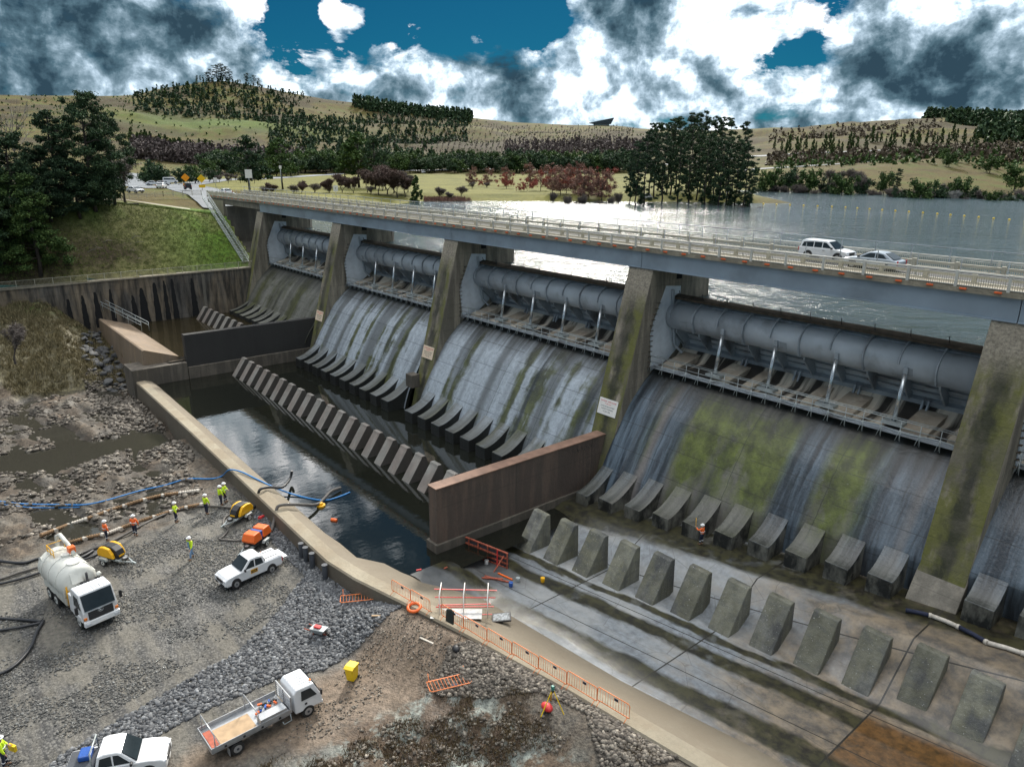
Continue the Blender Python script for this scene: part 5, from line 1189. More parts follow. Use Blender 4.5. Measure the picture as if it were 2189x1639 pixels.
for i in range(14):   # dead branches lying on the embankment
    x_, y_ = -33.5-RN.uniform(0, 4), -27-RN.uniform(0, 11); z_ = float(zland(np.array([x_]), np.array([y_]))[0]); a = RN.uniform(0, 3.1)
    P = [Vector((0, 0, 0)), Vector((math.cos(a)*.8, math.sin(a)*.8, .35)), Vector((math.cos(a)*1.7, math.sin(a)*1.6, .25))]
    o = MB().tube(P, lambda i: .06-.015*i, 5).tube([P[1], P[1]+Vector((.3, -.5, .5))], .02, 4).build('fallen_branch', M_barkp); o.location = (x_, y_, z_+.02); tag(o, 'grey fallen branch on the cleared patch of the embankment', 'branch', 'fallen branches on the embankment')
# ------------------------------------------------ things on the site
def G(u, v, dz=0):                     # photo pixel -> point on the downstream ground
    q = ray(u, v); q = q/np.linalg.norm(q); t = np.arange(30, 190, .12); P = CAM[None]+q[None]*t[:, None]; z = zdown(P[:, 0], P[:, 1]); i = int(np.argmax(P[:, 2] < z))
    return float(P[i, 0]), float(P[i, 1]), float(z[i])+dz
def GA(u, v):                          # photo pixel -> point on the drained apron
    Z = -4.3
    for _ in range(5): x, y = gp(u, v, Z); Z = float(zfloor(np.array(x), np.array(y)))
    return x, y, Z
M_wpaint = simple('white_paint', (.74, .75, .76), .32, 0, .04, .8, dirt=((.42, .37, .30), .30), coat=.3)
M_tank = simple('tank_cream', (.60, .60, .55), .45, 0, .06, .8, dirt=((.30, .24, .16), .55))
M_glass = simple('dark_glass', (.02, .028, .032), .08, 0, .1); M_tyre = simple('tyre', (.022, .021, .02), .85, 0, .2)
M_rim = simple('rim', (.42, .42, .42), .4, .6, .05); M_rimw = simple('rim_white', (.62, .62, .58), .5)
M_blk = simple('black_plastic', (.02, .02, .022), .5); M_dkgrey = simple('chassis_grey', (.05, .055, .065), .6)
M_redl = simple('tail_red', (.45, .01, .015), .3); M_lamp = simple('lamp_clear', (.6, .62, .65), .15); M_amb = simple('amber', (.8, .22, .03), .35)
M_yel = simple('machine_yellow', (.80, .42, .01), .4, 0, .04); M_org = simple('machine_orange', (.80, .14, .02), .4, 0, .05)
M_binY = simple('bin_yellow', (.82, .55, .01), .45, 0, .04); M_alu = simple('aluminium_tray', (.42, .43, .44), .4, .6, .1)
M_ply = simple('plywood', (.42, .29, .17), .8, 0, .15, 2); M_blueP = simple('blue_paint', (.02, .09, .36), .4); M_silver = simple('silver_paint', (.42, .47, .52), .28, .3, .03)
M_pvcb = simple('blue_hose', (.03, .20, .50), .4); M_hose = simple('grey_hose', (.11, .10, .09), .7, 0, .2, 4); M_bhose = simple('black_hose', (.022, .023, .026), .5)
M_log = simple('coir', (.24, .15, .08), .95, 0, .3, 6, bmp=.03); M_logc = simple('geotextile_cream', (.55, .50, .43), .9, 0, .15)
M_ofr = simple('orange_barrier', (.80, .22, .06), .5); M_timb = simple('red_timber', (.36, .09, .05), .75, 0, .25, 3); M_rbar = simple('red_bar', (.62, .04, .04), .5)
def wheel(root, x, y, r=.38, w=.25, rim=None, side=1):
    o = MB().cyl((x, y-w/2, r), (x, y+w/2, r), r, 18).build('wheel', M_tyre, root, .03)
    s_ = side*(w/2+.006)
    MB().cyl((x, y+s_*.4, r), (x, y+s_, r), r*.60, 14).build('rim', rim or M_rim, o)
    MB().cyl((x, y+s_, r), (x, y+s_*1.12, r), r*.2, 8).build('hub', M_dkgrey, o)
    return o
def car(name, loc, rz, label, cat, body, cab, wb, W=1.85, paint=None, rw=.37, windows=None, wsh=None, rear=None, group=None, hood=None, taper=.16, lampz=.8):
    paint = paint or M_wpaint
    r = empty(name, loc, rz, label, cat, group)
    zt = max(z for _, z in cab); zb = min(z for _, z in cab)
    MB().prism(body, -W/2, W/2, 'y', wf=lambda a, b: 1-.06*max(0, (b-.75))-.05*max(0, abs(a)-1.9)).build('body', paint, r, .07, 3)
    wf = lambda a, b: 1-taper*(b-zb)/(zt-zb)
    MB().prism(cab, -W/2+.04, W/2-.04, 'y', wf=wf).build('cabin', paint, r, .06, 3)
    for i, wn_ in enumerate(windows): 
        MB().prism(wn_, -W/2+.03, W/2-.03, 'y', wf=wf).build('side_window', M_glass, r)
    for nm, q in (('windscreen', wsh), ('rear_window', rear)):
        if q:
            wq = W-.26; mb = MB(); (xa, za), (xb, zb_) = q; dx = .05 if nm == 'windscreen' else -.05
            mb.prism([(xa, za), (xb, zb_), (xb+dx*.3, zb_+.02), (xa+dx, za+.02)], -wq/2, wq/2, 'y', wf=lambda a, b: 1-taper*(b-zb)/(zt-zb)*.9).build(nm, M_glass, r)
    xf = max(a for a, _ in body); xr = min(a for a, _ in body)
    for sx in (1, -1):
        for x in (wb[0], wb[1]):
            MB().cyl((x, sx*(W/2-.30), rw+.02), (x, sx*(W/2+.012), rw+.02), rw*1.17, 18).build('wheel_arch', M_blk, r)
            wheel(r, x, sx*(W/2-.10), rw, .25, side=sx)
        MB().box((xf-.10, sx*(W/2-.30), lampz), (.16, .42, .16)).build('headlight', M_lamp, r, .03)
        MB().box((xr+.03, sx*(W/2-.09), lampz+.08), (.10, .14, .34)).build('tail_light', M_redl, r, .02)
        MB().box((wsh[0][0]-.22, sx*(W/2+.10), zb+.10), (.12, .22, .16)).build('side_mirror', M_blk, r, .03)
        MB().box((.12, sx*(W/2-.005), zb-.13), (.18, .03, .03)).build('door_handle', M_blk, r)
    MB().box((xf-.01, 0, lampz-.06), (.06, W*.50, .24)).build('grille', M_blk, r, .02)
    MB().box((xf-.02, 0, .48), (.08, W*.8, .12)).build('bumper_trim', M_blk, r, .02)
    MB().box((xf+.025, 0, .50), (.012, .36, .11)).build('number_plate', M_sign, r)
    r.scale = (.90, .92, .92); return r
UTE = dict(body=[(-2.62, .52), (-2.64, 1.13), (-.95, 1.15), (1.02, 1.10), (1.6, 1.08), (2.35, .98), (2.62, .82), (2.66, .45), (2.45, .34), (-2.5, .42)],
           cab=[(-1.05, 1.08), (-.88, 1.70), (-.5, 1.80), (.15, 1.79), (.40, 1.70), (1.12, 1.08)], wb=(1.68, -1.55),
           windows=[[(-.86, 1.16), (-.74, 1.60), (-.16, 1.66), (-.12, 1.16)], [(-.04, 1.16), (-.06, 1.66), (.22, 1.64), (.80, 1.16)]], wsh=((1.10, 1.14), (.38, 1.72)), rear=((-1.06, 1.18), (-.90, 1.62)), W=1.87)
# white ute with open tailgate
x, y, z = G(535, 1237); u1 = car('utility_truck', (53.1, -44.0, z+.02), R_(-83), 'white dual cab ute with its tailgate down, parked in front of the orange pump', 'ute', **UTE)
MB().box((-1.80, 0, 1.165), (1.55, 1.62, .03)).build('tray_cover', M_wpaint, u1, .01)
MB().box((-1.8, .45, 1.19), (1.3, .05, .03)).box((-1.8, -.45, 1.19), (1.3, .05, .03)).build('cover_rib', M_blk, u1)
MB().box((-2.92, 0, .84), (.55, 1.55, .06)).build('tailgate', M_wpaint, u1, .02)
pl = MB().box((.05, .945, .86), (.62, .012, .30)).build('door_sign', M_yel, u1); MB().box((.05, .950, .86), (.54, .008, .22)).build('sign_field', M_black, pl)
t_ = text('sign_lettering', 'LDA', .2, (.05, .958, .86), (math.pi/2, 0, math.pi), M_yel, pl)
MB().box((-.95, .45, 1.83), (.06, .06, .05)).build('beacon', M_amb, u1)
u1.scale = (.90, .95, 1.06)
# ute at the bottom edge
x, y, z = G(330, 1630); u2 = car('utility_truck', (67.33, -56.32, z+.03), R_(66), 'white ute with a roll bar cut off by the bottom edge of the photo', 'ute', **UTE)
MB().box((-1.82, 0, 1.10), (1.5, 1.5, .16)).build('tray_bed', M_dkgrey, u2)
MB().tube([(-1.2, .8, 1.1), (-1.2, .7, 1.95), (-1.2, -.7, 1.95), (-1.2, -.8, 1.1)], .05, 8).build('roll_bar', M_rail, u2)
MB().box((-1.7, .2, 1.32), (.7, .8, .3)).build('blue_tarpaulin', M_blueP, u2, .08)
u2.scale = (.90, .95, 1.06)
# bridge traffic
car('suv', (74.9, -2.75, 18.95), 0, 'white SUV driving right across the bridge', 'car', body=[(-2.25, .45), (-2.28, 1.0), (-2.2, 1.08), (1.0, 1.06), (1.5, 1.02), (2.15, .9), (2.3, .7), (2.3, .4), (2.1, .3), (-2.1, .35)],
    cab=[(-2.2, 1.04), (-2.05, 1.60), (-1.8, 1.72), (.2, 1.70), (.45, 1.60), (1.12, 1.03)], wb=(1.45, -1.3), windows=[[(-2.0, 1.12), (-1.85, 1.50), (-.9, 1.58), (-.9, 1.12)], [(-.82, 1.12), (-.82, 1.58), (-.1, 1.57), (-.1, 1.12)], [(-.02, 1.12), (-.02, 1.57), (.25, 1.55), (.82, 1.12)]], wsh=((1.12, 1.08), (.44, 1.63)), rear=((-2.2, 1.12), (-2.04, 1.56)), W=1.8)
SED = dict(body=[(-2.2, .42), (-2.25, .85), (-1.6, .98), (.9, .95), (1.5, .9), (2.1, .78), (2.25, .55), (2.2, .3), (-2.1, .3)], cab=[(-1.85, .94), (-1.15, 1.36), (-.7, 1.46), (.0, 1.45), (.3, 1.36), (1.1, .93)], wb=(1.35, -1.25),
           windows=[[(-1.35, 1.0), (-1.0, 1.30), (-.45, 1.36), (-.45, 1.0)], [(-.37, 1.0), (-.37, 1.36), (.08, 1.34), (.75, 1.0)]], wsh=((1.08, .97), (.28, 1.39)), rear=((-1.83, .98), (-1.12, 1.39)), W=1.75, rw=.32, lampz=.66)
car('sedan', (79.7, -5.0, 18.95), R_(180), 'silver grey hatchback driving left across the bridge, half hidden by the railing', 'car', paint=M_silver, **SED)
protoc = car('sedan', (-82.7, -5.0, 18.96), R_(180), 'white car just driving off the far left end of the bridge', 'car', group=None, **SED)
def far_car(u, r, rz, label, dz=.22, sc=1.0, xy=None):
    x, y = azr(u, r) if xy is None else xy; z = float(zland(np.array([x]), np.array([y]))[0]); return copy_tree(protoc, (x, y, z+dz), rz, label, sc)
protoc.location = (-56, -5.0, 18.96)
x_, y_ = gp(346, 403, 18.5); far_car(0, 0, R_(150), 'white car coming along the approach road beyond the left end of the bridge', xy=(x_, y_))
x_, y_ = gp(402, 407, 18.5); oc = car('jeep', (x_, y_, 18.75), R_(170), 'small black jeep on the approach road beside the yellow road signs', 'car', paint=M_blk, body=[(-1.9, .4), (-1.9, 1.0), (1.8, 1.0), (1.9, .5), (1.8, .35), (-1.8, .35)], cab=[(-1.85, .98), (-1.8, 1.7), (.4, 1.72), (.75, .98)], wb=(1.2, -1.2), windows=[[(-1.7, 1.05), (-1.68, 1.6), (.3, 1.62), (.55, 1.05)]], wsh=((.75, 1.02), (.42, 1.7)), rear=((-1.86, 1.05), (-1.82, 1.6)), W=1.7)
for (u, r, lab) in [(322, 258, 'pale parked car, leftmost of the row under the dark tree'), (342, 258, 'white parked car in the middle of the row under the dark tree'), (1885, 560, 'white car on the hillside road to the right of the grove'), (2008, 605, 'white car further right on the hillside road'), (905, 556, 'dark shaded car on the far park road'), (1168, 556, 'small pale car on the park road behind the red trees')]:
    far_car(u, r, R_(60 if u < 400 else 130), lab, sc=1.0 if u < 400 else 1.15)
VAN = dict(body=[(-2.4, .4), (-2.4, 1.1), (2.0, 1.1), (2.4, .9), (2.4, .4)], cab=[(-2.38, 1.05), (-2.3, 2.1), (1.2, 2.1), (1.95, 1.08)], wb=(1.6, -1.5), windows=[[(-2.1, 1.3), (-2.05, 1.8), (.2, 1.8), (.2, 1.3)], [(.3, 1.3), (.3, 1.8), (1.1, 1.8), (1.55, 1.3)]], wsh=((1.92, 1.14), (1.24, 2.0)), rear=None, W=1.9, taper=.08)
x_, y_ = azr(359, 258); car('van', (x_, y_, 18.6), R_(75), 'white van at the right end of the parked row', 'van', **VAN)
x_, y_ = azr(1386, 258); z_ = float(zland(np.array([x_]), np.array([y_]))[0]); car('van', (x_, y_, z_+.05), R_(60), 'white four wheel drive parked among the tall pines on the point', 'van', **VAN)
x_, y_ = gp(290, 413, 18.5); far_car(0, 0, R_(20), 'white car half hidden behind the grey leafless tree', xy=(x_, y_))
# ---- vacuum truck
x, y, z = G(165, 1290)
vt = empty('vacuum_truck', (48.35, -55.0, -4.55), R_(10), 'dirty white vacuum tanker truck facing the camera on the gravel yard', 'truck')
MB().box((.6, 0, .85), (6.8, .9, .28)).build('chassis', M_dkgrey, vt, .02)
cab = MB().prism([(3.0, .75), (3.0, 2.75), (3.25, 2.95), (4.55, 2.9), (4.85, 2.1), (5.05, 1.55), (5.1, .75)], -1.2, 1.2, 'y', wf=lambda a, b: 1-.05*max(0, b-1.9)).build('cab', M_wpaint, vt, .07, 3)
MB().prism([(4.62, 2.78), (5.05, 1.68), (5.09, 1.70), (4.66, 2.80)], -1.05, 1.05, 'y').build('windscreen', M_glass, vt)
MB().prism([(3.55, 1.75), (3.6, 2.55), (4.35, 2.55), (4.75, 1.75)], -1.215, 1.215, 'y', wf=lambda a, b: 1-.05*max(0, b-1.9)).build('side_window', M_glass, vt)
gr = MB().prism([(5.08, .95), (5.02, 1.55), (5.08, 1.56), (5.15, .95)], -.85, .85, 'y').build('grille', M_blk, vt)
for j in range(4): MB().box((5.13-.012*j, 0, 1.02+.13*j), (.02, 1.6, .03)).build('grille_bar', M_dkgrey, gr)
MB().tube([(5.10, .19*math.cos(a), 1.44+.12*math.sin(a)) for a in [k*math.pi/8 for k in range(16)]], .018, 6, closed=True).tube([(5.11, -.14, 1.42), (5.11, 0, 1.46), (5.11, .14, 1.42)], .02, 6).build('emblem', M_chrome, gr)
MB().prism([(4.9, .45), (4.95, .92), (5.22, .9), (5.26, .5)], -1.22, 1.22, 'y').build('bumper', M_wpaint, vt, .05)
for sx in (-1, 1):
    MB().box((5.22, sx*.98, .70), (.10, .34, .16)).build('headlight', M_lamp, vt, .02); MB().box((5.08, sx*1.08, 1.12), (.12, .22, .2)).build('indicator', M_amb, vt, .02)
    MB().tube([(4.7, sx*1.15, 2.3), (4.95, sx*1.5, 2.3), (4.95, sx*1.5, 1.6)], .02, 6).box((4.95, sx*1.52, 1.95), (.12, .2, .55)).build('side_mirror', M_blk, vt)
for j in range(9): MB().box((3.85, -.96+.24*j, 2.95), (1.2, .05, .03)).build('roof_rib', M_wpaint, vt)
MB().box((5.26, .0, .62), (.02, .5, .14)).build('number_plate', M_sign, vt)
MB().prism([(3.0, .75), (2.35, .75), (2.35, 2.2), (3.0, 2.2)], -1.15, 1.15, 'y').build('hose_locker', M_wpaint, vt, .03)
MB().cyl((2.4, -.2, 2.45), (2.4, 1.15, 2.45), .17, 12).build('silencer', M_blk, vt); MB().cyl((2.55, .25, 2.2), (2.55, .25, 3.35), .09, 10).build('exhaust_stack', M_blk, vt); MB().sph((2.3, 1.15, 2.75), .19).build('air_filter', M_tank, vt)
tk = MB(); n = 24; P = [(-.12+1.32*math.cos(2*math.pi*i/n), 2.35+1.32*math.sin(2*math.pi*i/n)) for i in range(n)]
tk.add([(x_, a, b) for x_ in (-2.7, 1.75) for a, b in P], [(i, (i+1) % n, n+(i+1) % n, n+i) for i in range(n)], True)
for x_, s_ in ((-2.7, -1), (1.75, 1)):
    rings = [[(x_+s_*.42*(1-q*q), -.12+1.32*q*math.cos(2*math.pi*i/n), 2.35+1.32*q*math.sin(2*math.pi*i/n)) for i in range(n)] for q in (1, .8, .55, .25)]
    for a_, b_ in zip(rings[:-1], rings[1:]): tk.add(a_+b_, [(i, (i+1) % n, n+(i+1) % n, n+i) for i in range(n)], True)
    tk.add(rings[-1], [tuple(range(n))], True)
tk.build('tank', M_tank, vt)
for x_ in (-1.9, -.5, .9): MB().tube([(x_, -.12+1.34*math.cos(a), 2.35+1.34*math.sin(a)) for a in [k*math.pi/12 for k in range(24)]], .045, 5, closed=True).build('tank_band', M_tank, vt)
MB().cyl((.9, 0, 3.6), (.9, 0, 3.75), .45, 18).build('manhole', M_tank, vt, .02); MB().cyl((-.6, 0, 3.6), (-.6, 0, 3.85), .30, 16).build('manhole', M_tank, vt, .02)
MB().prism([(-2.6, .9), (-2.6, 1.5), (1.9, 1.5), (1.9, .9)], -1.22, -.75, 'y').build('side_locker', M_tank, vt, .03)
MB().prism([(-2.9, 1.55), (-2.9, 2.5), (1.9, 2.3), (1.9, 1.55)], -1.28, -1.10, 'y').build('side_panel', M_tank, vt, .05)
mb = MB()
for x_ in (-2.5, -1.8, -1.1): mb.cyl((x_, .62, 3.3), (x_, .62, 4.15), .03, 6).cyl((x_, -.62, 3.3), (x_, -.62, 4.15), .03, 6)
for y_ in (-.62, .62):
    for z_ in (3.75, 4.15): mb.cyl((-2.5, y_, z_), (-1.1, y_, z_), .03, 6)
mb.cyl((-2.5, -.62, 4.15), (-2.5, .62, 4.15), .03, 6); mb.build('guard_rail', M_yel, vt)
MB().tube([(-.2, .5, 3.7), (-1.2, .5, 4.2), (-2.6, .45, 4.6), (-3.3, .4, 4.2), (-3.5, .4, 3.2), (-3.5, .4, 1.8)], .16, 10).build('suction_boom', M_tank, vt)
MB().box((-.7, .5, 4.0), (.5, .5, .5)).build('boom_pivot', M_org, vt, .04)
MB().box((1.95, -1.05, 1.75), (.1, .1, 1.5)).build('ladder_stay', M_yel, vt)
mb = MB()
for q in range(5): mb.cyl((2.02, -.75, 1.0+.28*q), (2.02, -1.1, 1.0+.28*q), .02, 5)
mb.cyl((2.02, -.75, .8), (2.02, -.75, 2.4), .025, 5).cyl((2.02, -1.1, .8), (2.02, -1.1, 2.4), .025, 5).build('ladder', M_yel, vt)
MB().prism([(-2.9, 1.5), (-2.95, 3.1), (-2.5, 3.35), (-2.2, 3.1), (-2.2, 1.5)], -1.2, 1.2, 'y').build('rear_door', M_tank, vt, .04)
MB().prism([(-2.2, 1.5), (-2.2, 2.75), (1.5, 2.75), (1.5, 1.5)], .85, 1.24, 'y').build('side_locker', M_tank, vt, .03)
for q in range(4): MB().cyl((-1.9+.75*q, -.95, 2.5), (-1.9+.75*q, -.95, 2.85), .20, 12).build('filter_pot', M_tank, vt)
MB().prism([(.9, 2.6), (.9, 3.35), (1.9, 3.35), (2.3, 2.6)], -.7, .1, 'y').build('fan_housing', M_tank, vt, .04)
MB().tube([(1.6, -.9, 1.7), (1.75, -1.15, 2.4), (1.2, -1.2, 2.9), (.2, -1.1, 3.0), (-1.2, -1.0, 3.05)], .09, 8).build('delivery_pipe', M_yel, vt)
for x_ in (4.1, -.25, -1.65):
    for sx in (-1, 1): wheel(vt, x_, sx*1.06, .52, .34 if x_ > 0 else .42, M_rimw, sx)
for sx in (-1, 1): MB().prism([(3.4, .75), (3.55, 1.12), (4.65, 1.12), (4.8, .75)], sx*.85, sx*1.235, 'y').build('mudguard', M_wpaint, vt, .03)
vt.scale = (.93,)*3
# ---- flatbed tray truck
fb = empty('flatbed_truck', (69.0, -48.98, -4.05), R_(92), 'white flatbed truck with an aluminium tray holding plywood and a grey toolbox', 'truck')
MB().box((-.2, 0, .62), (5.9, .8, .2)).build('chassis', M_dkgrey, fb)
MB().prism([(1.35, .55), (1.32, 1.9), (1.5, 2.12), (2.55, 2.08), (2.8, 1.5), (2.98, 1.1), (3.0, .5)], -.92, .92, 'y', wf=lambda a, b: 1-.08*max(0, b-1.3)).build('cab', M_wpaint, fb, .07, 3)
MB().prism([(2.60, 2.0), (2.90, 1.28), (2.94, 1.30), (2.64, 2.02)], -.80, .80, 'y').build('windscreen', M_glass, fb)
MB().prism([(1.75, 1.28), (1.78, 1.9), (2.35, 1.88), (2.68, 1.28)], -.935, .935, 'y', wf=lambda a, b: 1-.08*max(0, b-1.3)).build('side_window', M_glass, fb)
for sx in (-1, 1):
    MB().box((2.95, sx*.72, .78), (.1, .3, .16)).build('headlight', M_lamp, fb, .02); MB().tube([(2.7, sx*.9, 1.7), (2.85, sx*1.12, 1.7), (2.85, sx*1.12, 1.3)], .018, 5).box((2.85, sx*1.14, 1.5), (.08, .15, .34)).build('side_mirror', M_blk, fb)
    MB().box((2.0, sx*.925, .98), (.14, .02, .12)).build('fuel_flap', M_blk, fb)
for j in range(7): MB().box((2.0, -.66+.22*j, 2.125), (1.0, .04, .025)).build('roof_rib', M_wpaint, fb)
MB().box((2.5, -.55, 2.15), (.08, .14, .08)).build('beacon', M_amb, fb)
MB().box((3.0, 0, .55), (.08, 1.8, .2)).build('bumper', M_wpaint, fb, .03); MB().box((2.99, 0, .85), (.04, 1.1, .16)).build('grille', M_blk, fb)
MB().bx(-3.3, 1.05, -1.02, 1.02, .86, .95).build('tray_floor', M_alu, fb)
for sx in (-1, 1):
    sp_ = MB().bx(-3.3, 1.05, sx*1.0-.02, sx*1.0+.02, .90, 1.22).build('drop_side', M_alu, fb)
    for x_ in (-2.6, -1.6, -.6, .4): MB().box((x_, sx*1.03, 1.0), (.12, .03, .12)).build('side_latch', M_blk, sp_)
MB().bx(-3.33, -3.29, -1.02, 1.02, .90, 1.22).build('tailgate', M_alu, fb)
mb = MB(); mb.bx(1.08, 1.14, -.95, .95, 1.9, 1.96)
for q in range(6): mb.bx(1.08, 1.12, -.93, .93, 1.05+.15*q, 1.09+.15*q)
for y_ in (-.93, 0, .93): mb.bx(1.08, 1.14, y_-.03, y_+.03, .9, 1.95)
mb.build('headboard', M_alu, fb)
for x_ in (-3.1, -.75):
    mb = MB(); mb.cyl((x_, -.98, .95), (x_, -.98, 2.0), .03, 6).cyl((x_, .98, .95), (x_, .98, 2.0), .03, 6).cyl((x_, -.98, 2.0), (x_, .98, 2.0), .035, 6); mb.build('ladder_rack', M_alu, fb)
MB().bx(-2.75, -.8, -.85, .55, .955, .99).build('plywood_sheet', M_ply, fb); MB().bx(-3.2, -2.8, -.7, .7, .955, 1.0).build('plank', M_timb, fb)
MB().bx(-.65, .85, -.98, -.40, .95, 1.42).build('toolbox', M_alu, fb, .02)
for i in range(14):
    o = MB().box((-.4+.09*i, .1+.55*RN.random(), 1.02+.1*RN.random()), (.25, .1, .1), rz=RN.uniform(0, 3)).build('tool', (M_org, M_blk, M_blueP, M_dkgrey)[i % 4], fb)
for x_ in (2.1, -2.0):
    for sx in (-1, 1): wheel(fb, x_, sx*.82, .38, .24 if x_ > 0 else .36, M_rim, sx)
for sx in (-1, 1): MB().box((-2.45, sx*.9, .45), (.03, .35, .45)).build('mudflap', M_alu, fb)
MB().tube([(1.0, -1.0, .9), (1.05, -1.02, .45), (.6, -1.02, .42), (.55, -1.0, .6)], .03, 6).build('side_guard', M_rail, fb)
fb.scale = (1.02, 1.0, .98); fb.location = (69.0, -49.15, float(zdown(np.array([69.4]), np.array([-49.3]))[0])+.02)
# ---- pumps on trailers
def pump(loc, rz, label, kind):
    r = empty('trailer_pump', loc, rz, label, 'pump')
    if kind == 'y':
        MB().prism([(-.95, .55), (-1.0, 1.0), (-.7, 1.42), (-.3, 1.52), (.35, 1.5), (.8, 1.25), (.98, .9), (.95, .55)], -.34, .34, 'y').build('hood', M_blk, r, .06)
        for sx in (-1, 1): MB().prism([(-.95, .62), (-1.0, 1.0), (-.7, 1.40), (-.3, 1.48), (.3, 1.42), (.62, 1.0), (.75, .62)], sx*.35, sx*.62, 'y').build('side_panel', M_yel, r, .08, 3)
        MB().box((-1.0, 0, .85), (.03, .55, .45)).build('control_panel', M_dkgrey, r); MB().box((-1.02, -.1, .75), (.01, .3, .12)).build('sticker', M_yel, r)
        MB().box((1.0, 0, .8), (.03, .5, .12)).build('sticker', M_yel, r)
    else:
        for x_ in (-.62, .62):
            MB().prism([(x_-.50, .75), (x_-.56, .95), (x_-.38, 1.50), (x_+.38, 1.50), (x_+.56, .95), (x_+.50, .75)], -.62, .62, 'y', wf=lambda a, b: 1-.25*max(0, b-.95)).build('hood', M_org, r, .08, 3)
        MB().prism([(-.12, .75), (-.12, 1.42), (.12, 1.42), (.12, .75)], -.5, .5, 'y').build('centre_panel', M_blueP, r, .02)
        MB().box((0, 0, .62), (2.1, 1.15, .26)).build('frame_skirt', M_blk, r, .03); MB().box((.62, 0, 1.2), (.7, .9, .02)).build('louvre', M_redl, r)
    MB().box((0, 0, .45), (2.2, .9, .14)).build('trailer_frame', M_rail, r, .02)
    MB().beam((1.0, .42, .45), (2.15, 0, .42), .08).beam((1.0, -.42, .45), (2.15, 0, .42), .08).beam((2.1, 0, .45), (2.45, 0, .4), .09).build('drawbar', M_rail, r)
    MB().cyl((2.05, .0, .42), (2.05, 0, .03), .035, 6).build('jockey_leg', M_rail, r)
    o = MB().cyl((1.32, 0, .52), (1.32, 0, .66), .26, 16).build('spare_wheel', M_tyre, r, .02); MB().cyl((1.32, 0, .66), (1.32, 0, .67), .16, 12).build('rim', M_rim, o)
    for sx in (-1, 1):
        wheel(r, -.1, sx*.82, .30, .18, M_rimw, sx); MB().prism([(-.5, .5), (-.42, .70), (.22, .70), (.34, .5)], sx*.70, sx*.94, 'y').build('mudguard', M_rail, r, .02)
    return r
x, y, z = G(244, 1200); pump((x, y, z), R_(28), 'yellow and black trailer pump standing alone beside the vacuum truck', 'y')
x, y, z = G(516, 1110); pump((x, y, z), R_(-62), 'yellow and black trailer pump beside the sill, behind the orange pump', 'y')
x, y, z = G(551, 1165); pump((x, y, z), R_(-58), 'orange trailer pump with a blue band behind the white ute', 'o')
x, y, z = G(553, 1110); o = MB().cyl((0, 0, .15), (0, .5, .15), .13, 10).box((0, .1, .05), (.3, .3, .1)).build('valve', M_rbar); o.location = (x, y, z); tag(o, 'red pump valve lying beside the yellow pump at the sill', 'valve')
# ---- people
M_skin = simple('skin', (.45, .27, .19), .6); M_hvy = simple('hi_vis_yellow', (.62, .85, .02), .6, 0, .08); M_hvo = simple('hi_vis_orange', (.95, .17, .03), .6, 0, .08); M_navy = simple('navy_trousers', (.015, .02, .045), .8); M_hat = simple('white_helmet', (.8, .8, .8), .35, 0, .02); M_boot = simple('boots', (.16, .09, .05), .8); M_refl = simple('reflective_band', (.6, .62, .62), .4); M_hair = simple('dark_hair', (.03, .02, .015), .8); M_denim = simple('blue_shirt', (.18, .30, .48), .8)
def skin(verts, edges, rad, root=0, sub=1):
    me = bpy.data.meshes.new('t'); me.from_pydata([tuple(v) for v in verts], edges, []); o = bpy.data.objects.new('t', me); COL.objects.link(o)
    md = o.modifiers.new('s', 'SKIN'); md.use_smooth_shade = True
    for i, q in enumerate(me.skin_vertices[0].data): q.radius = (rad[i],)*2 if not isinstance(rad[i], tuple) else rad[i]; q.use_root = (i == root)
    s2 = o.modifiers.new('u', 'SUBSURF'); s2.levels = sub; s2.render_levels = sub
    dg = bpy.context.evaluated_depsgraph_get(); m2 = bpy.data.meshes.new_from_object(o.evaluated_get(dg)); bpy.data.objects.remove(o); bpy.data.meshes.remove(me); return m2
